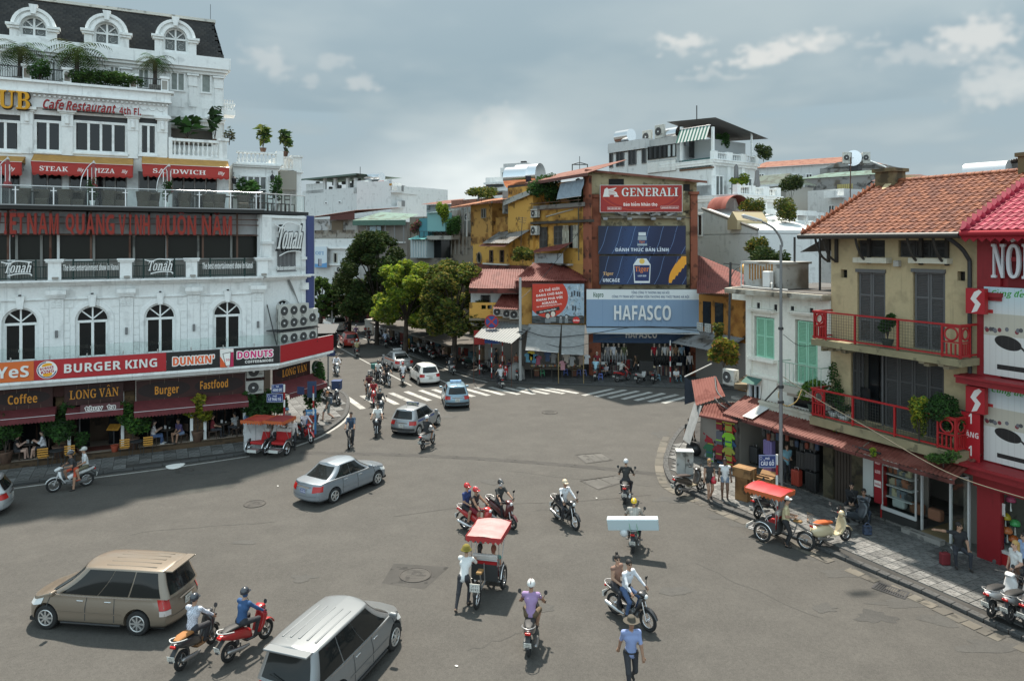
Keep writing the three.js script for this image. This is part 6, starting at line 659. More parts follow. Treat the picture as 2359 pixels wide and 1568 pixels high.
{
let b=T('olive_house','olive house with orange tiled roof and red balcony railings','building');FR.put(b);let u0=UOL,u1=UOR,hE=11.0;
let d1=FR.rect(1976,626,2041,788),d2=FR.rect(2104,626,2179,796),w1=FR.rect(1977,552,2040,592),w2=FR.rect(2071,552,2179,593),mid=FR.rect(1961,818,2176,985),s1=FR.rect(1938,621,1953,640),s2=FR.rect(2207,625,2225,647),s3=FR.rect(1984-0,896,2009,925);
let dH0=6.92;M(b,'front_wall',ext(rectP(u0,u1,3.4,hE),.3,[rectP(d1.u0,d1.u1,dH0,d1.h1),rectP(d2.u0,d2.u1,dH0,d2.h1),rectP(w1.u0,w1.u1,w1.h0,w1.h1-.02),rectP(w2.u0,w2.u1,w2.h0,w2.h1-.02),rectP(mid.u0,mid.u1,3.75,mid.h1),rectP(s1.u0,s1.u1,s1.h0,s1.h1),rectP(s2.u0,s2.u1,s2.h0,s2.h1)]).translate(0,0,-.3),olive);
M(b,'interior',bb(u0+.1,u1-.1,3.4,hE,-.75,-.6),mc(.3,.28,.24));M(b,'side_wall',ext([[.3,3.4],[6.3,3.4],[6.3,hE+2.8],[4,hE+2.8],[.3,hE]],.3).rotateY(HP).translate(u0+.001,0,0),olive);
for(let r of[d1,d2]){shuttersAt(b,r.u0+.03,r.u1-.03,dH0,r.h1-.03,-.12,greyShut,{rails:[.3,.66]});M(b,'door_lintel',bb(r.u0-.03,r.u1+.03,r.h1-.03,r.h1+.1,-.1,.08),greyShut);}
for(let r of[w1,w2])shuttersAt(b,r.u0+.02,r.u1-.02,r.h0,r.h1-.03,-.15,mc(.05,.048,.046),{n:r===w1?2:3,rails:[.5]});
for(let px of[[1965.5,593.6,2042.6,605.7],[2093,594.7,2182.6,606.8]]){let r=FR.rect(...px,.35);M(b,'concrete_sill',bb(r.u0,r.u1,r.h0,r.h1,0,.35),mp(.62,.58,.47));}
for(let r of[s1,s2])M(b,'small_window',bb(r.u0+.02,r.u1-.02,r.h0+.02,r.h1-.02,-.2,-.18),glassDark);for(let[x,y]of[[1985,905],[2230,957]]){let r=FR.rect(x,y-12,x+22,y+16);M(b,'vent_shade_panel',bb(r.u0,r.u1,r.h0,r.h1,.002,.02),glassDark);}{let r=FR.rect(2066,600,2078,614);M(b,'wall_lamp',rbx(r.u1-r.u0,r.h1-r.h0,.2,.02,(r.u0+r.u1)/2,(r.h0+r.h1)/2,.1),mc(.4,.38,.34));}  // vents are flat dark sheets; the shade of the holes is painted
shuttersAt(b,mid.u0+.05,mid.u0+.55,3.75,mid.h1-.02,-.1,mc(.05,.048,.046));shuttersAt(b,mix(mid.u0,mid.u1,.38),mid.u1-.04,3.75,mid.h1-.02,-.14,mc(.075,.073,.072),{n:4,rails:[.3,.64]});for(let i=0;i<3;i++)M(b,'glass_door',bb(mid.u0+.6+i*.5,mid.u0+1.05+i*.5,3.75,mid.h1,-.3,-.26),glassDark);M(b,'post',bb(mix(mid.u0,mid.u1,.355),mix(mid.u0,mid.u1,.37),3.75,mid.h1,-.1,-.02),greyShut);
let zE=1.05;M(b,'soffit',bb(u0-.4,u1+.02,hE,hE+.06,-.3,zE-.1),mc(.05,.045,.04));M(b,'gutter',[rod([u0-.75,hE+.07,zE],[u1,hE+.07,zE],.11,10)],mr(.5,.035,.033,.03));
for(let x of[1912,1930,2005,2125,2185]){let u=uR(x);M(b,'eave_bracket',[bb(u-.06,u+.06,hE-1.0,hE,0,.1),pipe([[u,hE-.95,.1],[u,hE-.75,.45],[u,hE-.3,.75],[u,hE,.85]],.05,5)],mc(.04,.035,.03));}
let zr=-3.9,hr=hR(2160,412,zr),ms=[[.3,.085,.03],[.25,.066,.025],[.35,.105,.04],[.2,.05,.02]].map(c=>mat(c,{roughness:.75,tex:'concrete'}));let ru0=u0-.62;
tiledRoof(b,ru0,u1+.03,hE+.14,zE-.02,hr,zr,ms,mc(.12,.05,.03));let L=hypot(hr-hE,zE-zr);M(b,'roof_back',quad([ru0,hr,zr],[u1,hr,zr],[u1,hE,-9],[ru0,hE,-9]),ms[1]);
for(let i=0;i<19;i++){let o=M(b,'ridge_tile',ridgeTile(),ms[i%3],ru0+.6+i*(u1-ru0-.9)/18,hr+.03,zr);}for(let i=0;i<17;i++){let t=(i+.5)/17,o=M(b,'verge_tile',ridgeTile(),ms[(i+1)%3],ru0+.03,mix(hE+.16,hr,t)+.02,mix(zE,zr,t));o.rotation.y=HP;o.rotation.order='XYZ';o.rotation.set(0,HP,0);o.rotateZ(-atan2(hr-hE,zE-zr));o.rotateZ(PI*0);}
M(b,'chimney',[bb(ru0+.15,ru0+1.0,hr-.7,hr+.45,zr-.4,zr+.45),bb(ru0+.05,ru0+1.1,hr+.45,hr+.6,zr-.5,zr+.55)],md(.16,.12,.06));M(b,'chimney',[bb(u1-.6,u1-.02,hr-.4,hr+.55,zr-.35,zr+.3),bb(u1-.68,u1-.01,hr+.55,hr+.7,zr-.42,zr+.37)],md(.16,.12,.06));
[[6.66,6.9,1.15,5.12,11.1],[3.42,3.75,1.15,5.05,10.95]].forEach(([a,c,z,x0,x1],i)=>{
M(b,'balcony_slab',[bb(x0,x1+.05,a,c,0,z),bb(x0+.2,x0+.3,a-.25,a,0,z*.7)],mk(.34,.29,.17));if(!i)for(let u of[5.6,6.2,9.6,10.3])M(b,'slab_corbel',[bb(u-.1,u+.1,a-.12,a,0,.9),bb(u-.1,u+.1,a-.24,a-.12,0,.6)],mk(.45,.4,.28));
let y0=c+.02,y1=c+1.13,f=z-.1,p=[bx(x1-x0,.06,.09,(x0+x1)/2,y1,f),bx(x1-x0,.05,.06,(x0+x1)/2,y0+.08,f)];let X0=x0+.08,X1=x1-.06;
let ra=M(b,'balcony_railing',p,railRed);M(ra,'ring_panel',railPanel(0,X0,X0+.55,y0,y1,f),railRed);M(ra,'ring_panel',railPanel(0,X1-.6,X1,y0,y1,f),railRed);for(let t of[.32,.62])M(ra,'post',bx(.07,y1-y0,.07,mix(X0,X1,t),(y0+y1)/2,f),railRed);
for(let X of[X0,X1]){M(ra,'side_rail',bx(.09,.06,z-.12,X,y1,z/2-.05),railRed);M(ra,'side_rail',bx(.06,.05,z-.12,X,y0+.08,z/2-.05),railRed);M(ra,'ring_panel',merge(railPanel(0,-.5,0,y0,y1,0)).rotateY(HP).translate(X,0,f-.55),railRed);}
let mg=[];for(let x=X0+.6;x<X1-.6;x+=.11)mg.push(bx(.008,y1-y0-.1,.008,x,(y0+y1)/2,f));for(let y=y0+.15;y<y1;y+=.11)mg.push(bx(X1-X0-1.2,.008,.008,(X0+X1)/2,y,f));stuff(M(ra,'wire_mesh',mg,mc(.05,.05,.045)));
});
M(b,'house_number',plane(.5,.16,uR(1907,.02),2.5,.05),print(64,24,c=>{qR(c,'#2c2618',0,0,64,24);tx(c,'116',32,13,20,'#8a8a80');}));M(b,'drainpipe',[rod([u1-.2,4,.12],[u1-.2,hE-.8,.12],.07,8),pipe([[u1-.2,hE-.8,.12],[u1-.3,hE-.4,.4],[u1-.5,hE,.9]],.07,8)],iron);
}
{
let b=T('shop_row','row of small dark shops under the red corrugated awning','shops');FR.put(b);let u0=.1,u1=UOR+.05;
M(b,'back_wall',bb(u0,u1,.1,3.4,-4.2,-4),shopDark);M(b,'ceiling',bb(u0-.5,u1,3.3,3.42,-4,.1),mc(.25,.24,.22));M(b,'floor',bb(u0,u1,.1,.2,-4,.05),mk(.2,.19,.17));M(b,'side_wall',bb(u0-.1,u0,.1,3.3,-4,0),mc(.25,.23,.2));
let pier=(x0,x1,m=md(.1,.085,.05))=>M(b,'pier',bb(uR(x0),uR(x1),.1,3.3,-.3,.02),m);pier(1699,1706,md(.25,.23,.2));pier(1898,1920);pier(1964,1990);pier(2030,2033,railRed);
{let a=uR(1921),c=uR(1963);M(b,'folding_gate',Array.from({length:12},(_,i)=>bx((c-a)/12-.02,3.1,.05+.04*(i%2),a+(i+.5)*(c-a)/12,1.7,-.1)),mc(.06,.045,.035));M(b,'partition',bb(uR(1830)-.05,uR(1830)+.05,.2,3.3,-4,-.2),dark);}
{let a=uR(2033),c=uR(2113),f=M(b,'display_window',[bb(a,c,.55,.68,-.02,.06),bb(a,c,2.75,2.82,-.02,.05),bb(a,a+.04,.68,2.75,-.02,.05),bb(c-.04,c,.68,2.75,-.02,.05)],mc(.5,.5,.49));M(f,'pane',bb(a+.04,c-.04,.68,2.75,.005,.012),clearGlass);M(b,'display_plinth',bb(a,c,.1,.55,-.6,0),mc(.03,.028,.026));for(let i=0;i<4;i++)M(b,'shelf',bb(a+.1,c-.25,1.05+i*.43,1.08+i*.43,-.5,-.1),mc(.55,.55,.54));M(b,'display_back',bb(a,c,.55,2.8,-.75,-.7),mc(.16,.14,.12));M(b,'door_frame',[bb(c+.02,c+.07,.2,2.8,-.3,-.2),bb(uR(2190),uR(2194),.2,2.75,-.05,.05),bb(uR(2232),uR(2236),.2,2.75,-.05,.05),bb(uR(2190),uR(2236),2.65,2.72,-.05,.05)],mc(.55,.55,.54));M(b,'glass_door',bb(uR(2194),uR(2232),.2,2.65,-.01,.005),clearGlass);M(b,'door_case',bb(uR(2194),uR(2232),.2,2.6,-.8,-.7),mc(.2,.18,.16));M(b,'entrance_step',bb(uR(2095),uR(2185),.13,.3,.15,.45),mk(.35,.33,.3));M(b,'tiled_floor',bb(c+.1,uR(2190),.2,.215,-3,0),mc(.25,.19,.1));M(b,'tube_light',rod([a+.4,2.95,.15],[uR(2185),2.95,.15],.03),mc(.6,.6,.58));
let bags=[];for(let r=0;r<4;r++)for(let i=0;i<8;i++){let w=rr(.12,.24),h=rr(.16,.32);bags.push([a+.2+i*(c-a-.55)/8,1.09+r*.43,w,h]);}bags.forEach(([x,y,w,h],i)=>M(b,'goods',rbx(w,h,.16,.04,x,y+h/2,-.3,1),mat([[.35,.3,.2],[.05,.05,.05],[.28,.1,.05],[.12,.14,.16],[.4,.35,.22],[.08,.05,.04]][floor(hash(i,9)*6)])));for(let i=0;i<3;i++)M(b,'goods',rbx(.5,.42,.3,.08,a+.5+i*.7,.9,-.35,1),mat([[.4,.42,.4],[.14,.06,.03],[.2,.09,.05]][i]));}
let t2=T('shop_name_board','narrow red vertical board reading Belt Wallet Glover Handbag','sign');{let a=uR(2015,.1),c=uR(2031,.1);FR.put(t2,a,.75,.1);M(t2,'panel',bb(0,c-a,0,2.35,-.1,-.008),railRed);M(t2,'face',plane(c-a,2.35,(c-a)/2,1.175,0),print(64,320,(q,w,h)=>{qR(q,'#8f1620',0,0,w,h);qR(q,'#ddd6d0',0,0,w,34);q.fillRect(0,202,w,34);tx(q,'Cầu Gỗ',32,18,16,'#8f1620',{fit:50});for(let[s,y]of[['BELT',60],['WALLET',108],['GLOVER',156]])tx(q,s,32,y,24,'#e6e0da',{fit:50});tx(q,'Handbag',32,220,18,'#8f1620',{fit:56});}));}
let t3=T('teal_poster','teal and white poster beside the red vertical board','poster');{let a=uR(1990,.03),c=uR(2014,.03);FR.put(t3,a,.9,.05);M(t3,'sheet',bb(0,c-a,0,2.1,-.03,0),print(96,256,(q,w,h)=>{qR(q,'#20857c',0,0,w,h);qR(q,'#b9bdb9',0,0,w,h*.3);tx(q,'N7A',50,h*.26,22,'#333');q.strokeStyle='#c98a63';q.lineWidth=12;for(let y of[.5,.78]){q.beginPath();q.moveTo(0,h*y);q.lineTo(w,h*(y+.06));q.stroke();}}));}
let t4=T('shop_notice','white notice sheet in the display window','notice');FR.put(t4,uR(2036,.04),2.25,.04);M(t4,'sheet',bb(0,.62,0,.4,-.01,0),print(128,80,(q,w,h)=>{qR(q,'#cfcdc6',0,0,w,h);tx(q,'TUYỂN NỮ NHÂN VIÊN',64,30,20,'#33302c',{fit:114});tx(q,'BÁN HÀNG',64,58,20,'#33302c',{fit:60});}));
let aw=T('tin_awning','long red corrugated tin awning above the shop row','awning');FR.put(aw);let seg=[[.75,2.2],[2.23,3.6],[3.63,7.6],[7.63,11.25]];seg.forEach(([a,c],i)=>{M(aw,'roof_sheet',corr([a,3.02,1.75-i*.02],[c,3.02,1.75-i*.02],[c,3.62+.02*i,.05],[a-(i?0:.3),3.62,.05],.15,.022),mat([.165,.05,.036],{tex:'rust',roughness:.75,side:2}));M(aw,'fascia',bb(a,c,2.88,3.0,1.7,1.76),md(.13,.035,.028));});for(let u=1;u<11;u+=1.6)M(aw,'strut',rod([u,3.0,1.6],[u,2.7,0],.025),iron);M(aw,'patch_sheet',quad([1.9,3.1,1.7],[2.5,3.1,1.7],[2.5,3.6,.3],[1.9,3.6,.3]).translate(0,.03,0),mc(.45,.45,.44));
let cr=T('corner_tin_roof','steep red tin roof patch wrapping the street corner','roof'),q=(x,y,d)=>at(x,y,d).toArray();M(cr,'roof_sheet',corr(q(1604,934,35.2),q(1672,912,35.6),q(1650,866,38),q(1594,876,37.6),.16,.022),mat([.17,.05,.037],{tex:'rust',side:2}));M(cr,'roof_sheet',corr(q(1612,955,34.6),q(1700,972,33.5),q(1700,926,35.2),q(1625,930,35.4),.16,.022),mat([.165,.05,.036],{tex:'rust',side:2}));M(cr,'fascia',rod(q(1612,957,34.6),q(1700,974,33.5),.06,6),mc(.13,.035,.028));M(cr,'ridge_board',rod(q(1578,868,37.8),q(1640,838,39),.04),mc(.4,.4,.39));
M(cr,'under_wall',[quad(q(1615,960,35),q(1700,978,34.2),q(1700,1085,34.2),q(1612,1060,36)),quad(q(1606,960,35.6),q(1672,960,35.8),q(1670,912,35.8),q(1606,932,35.4))],shopDark);
let tp=T('corner_tarpaulin','grey tarpaulin strip hanging at the street corner','tarpaulin');{let g=quad(q(1574,1012,36.4),q(1590,1024,35.2),q(1618,935,34.8),q(1600,928,36.6),4,8);M(tp,'sheet',g,mat([.33,.34,.34],{tex:'cloth',side:2}));M(tp,'rope',rod(q(1577,1014,36.2),q(1545,1060,36),.012),iron);}let bn=T('dark_blue_banner','dark blue cloth hanging behind the corner tin roof','banner');M(bn,'sheet',quad(q(1578,932,37.6),q(1600,925,37.2),q(1597,880,37.4),q(1578,868,37.8),3,3),mat([.02,.026,.04],{tex:'cloth',side:2}));
}
{
let b=T('red_shop_building','bright red shop building with advertising panels at the right edge','building');FR.put(b);let u0=UOR+.04,u1=19;
M(b,'wall',bb(u0,u1,3.2,11.1,-6,-.02),shopRed);M(b,'pier',bb(u0,u0+.75,.1,11,-.1,.12),shopRed);M(b,'pier_capital',[bb(u0-.05,u0+.85,9.0,9.15,0,.3),bb(u0-.02,u0+.82,8.88,9.0,0,.22)],shopRed);M(b,'shop_room',[bb(u0+.5,u1,.1,3.3,-3.2,-3),bb(u0+.5,u1,.1,.25,-3,0)],mc(.3,.28,.25));
M(b,'ledge',[bb(u0-.35,u1,6.05,6.25,0,.75),bb(u0-.35,u1,6.25,6.33,0,.85)],shopRed);M(b,'ledge',[bb(u0-.4,u1,3.1,3.35,0,.9),bb(u0-.4,u1,3.35,3.45,0,1.05),bb(u0,u1,2.6,3.1,0,.35)],shopRed);M(b,'gutter',rod([u0,11.12,1.05],[u1,11.12,1.05],.1,10),mc(.3,.01,.02));M(b,'eave_lace',ext(Array.from({length:61},(_,i)=>[i*8/60,i%2?-.16:-.04]).concat([[8,.06],[0,.06]]),.02).translate(u0,11.0,1.0),mc(.3,.01,.02));M(b,'letter_field',bb(u0+.95,u1,8.75,10.2,-.02,.03),mc(.16,.012,.015));M(b,'frame_band',[bb(u0+.8,u1,8.55,8.72,0,.12),bb(u0+.8,u1,10.2,10.35,0,.12)],shopRed);
{let a=uR(2270),c=u1,f=M(b,'shop_window',[bb(a,c,.52,.62,-.04,.05),bb(a,a+.08,.62,2.6,-.04,.05),bb(a,c,2.55,2.62,-.04,.05)],mc(.5,.48,.46));M(f,'pane',bb(a+.08,c,.62,2.55,0,.006),clearGlass);M(b,'window_base',bb(a,c,.13,.52,-.6,.02),railRed);M(b,'window_back',bb(a,c,.5,2.6,-1.6,-1.5),mk(.2,.19,.16));M(b,'window_floor',bb(a,c,.5,.6,-1.5,-.05),mc(.4,.4,.38));}
let zr=-3.9,hr=hR(2160,412,zr),pink=[[.3,.022,.048],[.25,.016,.038],[.34,.03,.058]].map(c=>mat(c,{roughness:.55}));tiledRoof(b,u0+.05,u0+4.6,11.2,1.03,hr,zr,pink,pink[1]);M(b,'roof_rest',quad([u0+4.6,11.2,1.03],[u1,11.2,1.03],[u1,hr,zr],[u0+4.6,hr,zr]),pink[1]);for(let i=0;i<17;i++){let t=(i+.5)/17,o=M(b,'verge_tile',mv(ridgeTile(),0,0,0).scale(1.1,1.35,1.35),pink[i%3],u0+.05,mix(11.2,hr,t)+.05,mix(1.05,zr,t));o.rotation.set(0,HP,0);o.rotateZ(-atan2(hr-11.2,1.05-zr));}M(b,'chimney',[bb(u0+.15,u0+1.1,hr-.3,hr+.85,zr-.5,zr+.3),bb(u0+.05,u0+1.2,hr+.85,hr+.95,zr-.6,zr+.4),bb(u0,u0+1.25,hr+.955,hr+1.08,zr-.65,zr+.45)],shopRed);
let t=T('hat_shop_letters','large pale letters on the red shop','sign');FR.put(t,uR(2289,.1),hR(2310,640,.1),.1);{let lm=mc(.62,.62,.64);let x=0;for(let[s,w]of[['N',.42],['O',.42],['N',.42]]){M(t,'letter',letters(s,w,1.12,.12,fontS),lm,x,0,0);x+=.47;}M(t,'accent',mv(bx(.26,.08,.1),.72,1.28,.06,0,0,.6),lm);}
let ad=(q,w,h)=>{qR(q,'#cfcdc9',0,0,w,h);let g=q.createLinearGradient(0,0,0,h*.4);g.addColorStop(0,'#b5cbd4');g.addColorStop(1,'#d6d0ca');qR(q,g,0,0,w,h*.4);tx(q,'Cùng đến trường',w*.3,h*.07,50,'#2f8f2c',{it:1,fit:w*.5});qR(q,'#b9b3a4',0,h*.3,w*.8,h*.25);q.fillStyle='#35302c';qD(q,'ellipse',w*.36,h*.38,w*.035,h*.06,0,PI,0);q.fillRect(w*.325,h*.38,w*.07,h*.09);for(let i=0;i<26;i++){q.fillStyle=['#4a4a4c','#7a3038','#6a6a70'][i%3];qD(q,'ellipse',w*hash(i,1)*.9,h*(.46+.05*hash(i,2)),11,14,0,0,7);}qR(q,'#b82c2c',w*.02,h*.26,w*.05,h*.04);q.fillStyle='#1f1c1c';qD(q,'ellipse',w*.18,h*.62,w*.1,h*.075,.25,0,7);q.strokeStyle='#1f1c1c';q.lineWidth=12;q.beginPath();q.moveTo(w*.26,h*.64);q.quadraticCurveTo(w*.36,h*.74,w*.34,h*.9);q.stroke();q.fillRect(w*.1,h*.87,w*.3,h*.055);q.fillStyle='#b03058';qD(q,'ellipse',w*.52,h*.7,w*.14,h*.15,0,0,7);q.fillStyle='#d0668a';qD(q,'ellipse',w*.49,h*.65,w*.05,h*.05,0,0,7);qR(q,'#d9d8d6',w*.38,h*.9,w*.4,h*.1);q.fillStyle='#90304a';qD(q,'arc',w*.85,h*.62,h*.1,0,7);q.strokeStyle='rgba(120,116,110,.5)';q.lineWidth=1;for(let i=1;i<22;i++){q.beginPath();q.moveTo(w*i/22,0);q.lineTo(w*i/22,h);q.stroke();}},adM=print(768,560,ad);
for(let[y0,y1,l]of[[662,852,'upper'],[888,1088,'lower']]){let a=uR(2268,.15),h1=hR(2310,y0,.15),h0=l==='upper'?6.4:3.5,k=T('advertising_panel',`${l} white helmet advertising panel on the red shop`,'sign');FR.put(k,a,h0,.15);M(k,'panel',bb(0,4.2,0,h1-h0,-.12,-.01),mc(.2,.2,.2));M(k,'face',plane(4.2,h1-h0,2.1,(h1-h0)/2,0),adM);}
let mapFace=print(96,192,(q,w,h)=>{qR(q,'#a51823',0,0,w,h);q.fillStyle='#d9d2ce';q.beginPath();q.moveTo(w*.7,h*.04);q.lineTo(w*.85,h*.12);q.lineTo(w*.55,h*.4);q.lineTo(w*.8,h*.6);q.lineTo(w*.6,h*.9);q.lineTo(w*.3,h*.97);q.lineTo(w*.5,h*.62);q.lineTo(w*.25,h*.42);q.lineTo(w*.45,h*.14);q.closePath();q.fill();});
for(let[y0,y1,l]of[[664,722,'upper'],[890,950,'lower']]){let k=T('map_sign',`${l} small red blade sign with white map emblem`,'sign'),a=uR(2226,.5),h1=hR(2240,y0,.5),h0=hR(2240,y1,.5);FR.put(k,a,h0,.5);M(k,'box',bb(0,.62,0,h1-h0,-.2,-.01),railRed);M(k,'face',plane(.62,h1-h0,.31,(h1-h0)/2,0),mapFace);M(k,'bracket',bx(.05,.05,.5,.1,h1-h0-.1,-.4),iron);}
{let k=T('offer_banner','red cloth banner reading 1 tặng 1 hanging on the red shop','banner'),a=uR(2216,.45),h0=hR(2232,1066,.45),h1=hR(2232,948,.45);FR.put(k,a,h0,.45);M(k,'cloth',plane(.62,h1-h0,.31,(h1-h0)/2,0),print(96,320,(q,w,h)=>{qR(q,'#a81420',0,0,w,h);for(let[s,y]of[['1',40],['TẶNG',140],['1',240]])tx(q,s,48,y,s==='1'?90:46,'#e0dad6',{fit:s==='1'?26:84});},{side:2}));M(k,'rod',rod([-.05,h1-h0,0],[.7,h1-h0,0],.02),iron);}
{let k=T('shop_notice','white job notice in the red shop window','notice');FR.put(k,uR(2272,.02),1.75,.02);M(k,'sheet',bb(0,.62,0,.42,-.01,.005),print(128,88,(q,w,h)=>{qR(q,'#cac8c4',0,0,w,h);tx(q,'TUYỂN',64,22,22,'#33302c',{fit:60});tx(q,'NAM - NỮ',64,46,22,'#33302c',{fit:80});tx(q,'NHÂN VIÊN BÁN HÀNG',64,70,13,'#33302c',{fit:105});}));}
let hc=[['green',[.05,.4,.05]],['yellow',[.6,.42,.03]],['yellow',[.6,.42,.03]],['green',[.05,.35,.1]],['red',[.5,.08,.04]],['green',[.05,.5,.03]],['blue',[.06,.17,.4]],['orange',[.55,.12,.03]],['orange',[.6,.16,.05]],['pink',[.5,.05,.14]]];let hp=[[2283,1195],[2318,1190],[2302,1203],[2340,1205],[2290,1208],[2277,1222],[2305,1240],[2335,1240],[2322,1222],[2330,1150]];hp.forEach(([x,y],i)=>{let z=-.3-.06*(i%4),u=uR(x,z),h=hR(x,y+6,z),k=T('display_helmet',['small bright green','upper yellow','lower yellow','dark green','red','lowest green','blue','lower orange','upper orange','pink'][i]+' helmet in the red shop window','helmet','helmets on display');FR.put(k,u,h,z);let s=new SphereGeometry(.16,16,10,0,7,0,1.9);M(k,'shell',s.translate(0,.06,0),mat(hc[i][1],{roughness:.25}));M(k,'rim',mv(tor(.152,.012,5,20),0,.01,0,HP),dark);M(k,'stand',cyl(.015,.05,.3,8,0,-.15,0),steel);});
for(let i=0;i<9;i++){let k=T('display_helmet',['topmost olive','second teal','third green','fourth yellow-green','fifth dark orange','sixth white','seventh crimson','eighth dark red','lowest maroon'][i]+' helmet of the string hanging by the red pier','helmet','helmets on display');FR.put(k,uR(2279,-.2),2.3-i*.17,-.2);M(k,'shell',new SphereGeometry(.13,14,8,0,7,0,1.8),mat([[.3,.25,.05],[.05,.2,.15],[.12,.3,.08],[.4,.4,.05],[.3,.1,.04],[.5,.5,.48],[.4,.02,.05],[.3,.02,.03],[.2,.02,.03]][i],{roughness:.3}));M(k,'strap',bx(.03,.18,.01,0,-.05,.1),dark);}
}
{
let p=G(1800,1182,.13),k=T('street_lamp','tall grey steel street lamp on the right pavement','street lamp');k.position.copy(p);let d=-p.z,X=(x,y)=>{let q=at(x,y,d).sub(p);return[q.x,q.y,0];};M(k,'pole',[cyl(.05,.08,10.6,14,0,5.3,0),cyl(.12,.13,.5,14,0,.25,0)],mat([.2,.2,.2],{metalness:.3,roughness:.6}));M(k,'arm',pipe([[0,10.5,0],X(1803,566),X(1797,545),X(1782,525),X(1757,511)],.042,10,24),mat([.2,.2,.2],{metalness:.5,roughness:.5}));let h=M(k,'lamp_head',mv(rbx(.8,.1,.26,.045),...X(1733,502),0,0,-.28),mat([.5,.5,.5],{metalness:.3,roughness:.4}));M(h,'lens',mv(rbx(.55,.04,.22,.02),...X(1728,505),0,0,-.28),mr(.2,.6,.6,.58));M(k,'cable_wrap',[cyl(.1,.1,.1,10,0,7.3,0),cyl(.11,.11,.12,10,0,5.0,0),cyl(.12,.12,.1,10,0,4.4,0)],iron);
let post=(name,label,px,py,h,base=.13)=>{let t=T(name,label,'signpost','red and white striped posts');pG(t,px,py,base);for(let i=0;i<round(h/.4);i++)M(t,'pole_band',cyl(.045,.045,.4,10,0,.2+i*.4,0),i%2?mc(.62,.62,.6):mc(.32,.02,.02));return t;};
let plate=(t,s,y,w,h,ox,ang=0)=>{let g=M(t,'name_plate',mv(bx(w,h,.03),ox,y,.06,0,ang),mc(.03,.05,.16));let f=M(t,'plate_face',mv(plane(w,h,0,0,.02),ox,y,.06,0,ang),print(192,96,(c,W,H)=>{qR(c,'#26386b',0,0,W,H);c.strokeStyle='#c8ccd2';c.lineWidth=3;c.strokeRect(3,3,W-6,H-6);tx(c,'PHỐ',W*.5,H*.28,24,'#d8dade');tx(c,s,W*.5,H*.66,42,'#dfe1e4',{fit:W*.8});c.beginPath();c.arc(22,24,12,0,7);c.stroke();}));};
let t=post('street_name_sign','striped post with blue PHỐ CẦU GỖ name plate',1791,1188,2.55);plate(t,'CẦU GỖ',2.15,.66,.5,-.4);
t=post('street_name_sign','striped post with blue LÊ THÁI TỔ and HÀNG GAI plates',633+22,1025,3.25);plate(t,'LÊ THÁI TỔ',2.5,.85,.45,-.48);plate(t,'HÀNG GAI',3.0,.6,.45,-.35,.5);M(t,'blank_plate',mv(bx(.45,.4,.03),.9,2.9,.1,0,-.4),mc(.02,.03,.08));t=post('striped_post','second striped post right of the LÊ THÁI TỔ plates',722,1006,2.8);M(t,'back_plate',bx(.5,.9,.03,-.1,2.6,-.06),mc(.03,.05,.1));
t=post('street_name_sign','striped post with blue HÀNG GAI plate by the tin canopy',1158,866,3.2);plate(t,'HÀNG GAI',2.85,1.0,.55,-.62);
t=post('parking_sign','striped post with red text boards left of the crossing sign',1105,862,3.3);for(let y of[2.7,3.3])M(t,'red_board',bx(.9,.56,.04,0,y,.07),print(96,60,(c)=>{qR(c,'#97221c',0,0,96,60);for(let i=0;i<3;i++)tx(c,['TUYẾN PHỐ','CẤM XE','TRỪ XE BUÝT'][i],48,14+i*16,13,'#e0c8b8',{fit:76});}));
t=post('crossing_sign','striped post with round no-stopping and square crossing signs',1133,870,3.0);M(t,'square_board',bx(1.12,1.1,.04,0,3.3,.07),print(128,128,(c)=>{qR(c,'#27498f',0,0,128,128);c.fillStyle='#dcdcd8';c.beginPath();c.moveTo(64,14);c.lineTo(118,108);c.lineTo(10,108);c.fill();c.fillStyle='#151515';qD(c,'arc',64,46,7,0,7);c.fillRect(58,54,12,22);c.lineWidth=6;c.strokeStyle='#151515';c.beginPath();c.moveTo(62,76);c.lineTo(50,98);c.moveTo(66,76);c.lineTo(80,98);c.moveTo(60,58);c.lineTo(48,70);c.moveTo(68,58);c.lineTo(80,68);c.stroke();}));M(t,'round_board',mv(cyl(.55,.55,.04,28),0,4.45,.07,HP),mc(.3,.03,.03));M(t,'round_face',mv(new CircleGeometry(.45,28),0,4.45,.1),print(96,96,(c)=>{qR(c,'#28407c',0,0,96,96);c.strokeStyle='#a52a28';c.lineWidth=13;c.beginPath();c.moveTo(10,10);c.lineTo(86,86);c.moveTo(86,10);c.lineTo(10,86);c.stroke();}));
t=post('striped_post','striped post behind the corner tin roof',1545,880,3.2);{let m=T('lamp_post','slim grey lamp post by the airline billboard','lamp post');pG(m,1199,876,.13);M(m,'pole',cyl(.1,.13,8.0,10,0,4,0),mc(.35,.35,.34));M(m,'collar',cyl(.25,.25,.08,10,0,3.2,0),iron);M(m,'cable_bundle',mv(tor(.3,.05,5,14),0,3.5,.1),iron);}
{let m=T('sign_post','grey post with blue blade plate at the left kerb','signpost');pG(m,756,908,.13);M(m,'pole',cyl(.055,.055,2.75,10,0,1.35,0),mc(.15,.15,.15));M(m,'plate',bx(.75,.38,.04,.1,2.9,0),mc(.03,.045,.12));let l=T('lamp_post','thin grey post beyond the red corner sign','lamp post');pG(l,765,768,.13);M(l,'pole',[cyl(.1,.12,5.2,8,0,2.6,0)],mc(.4,.4,.39));}
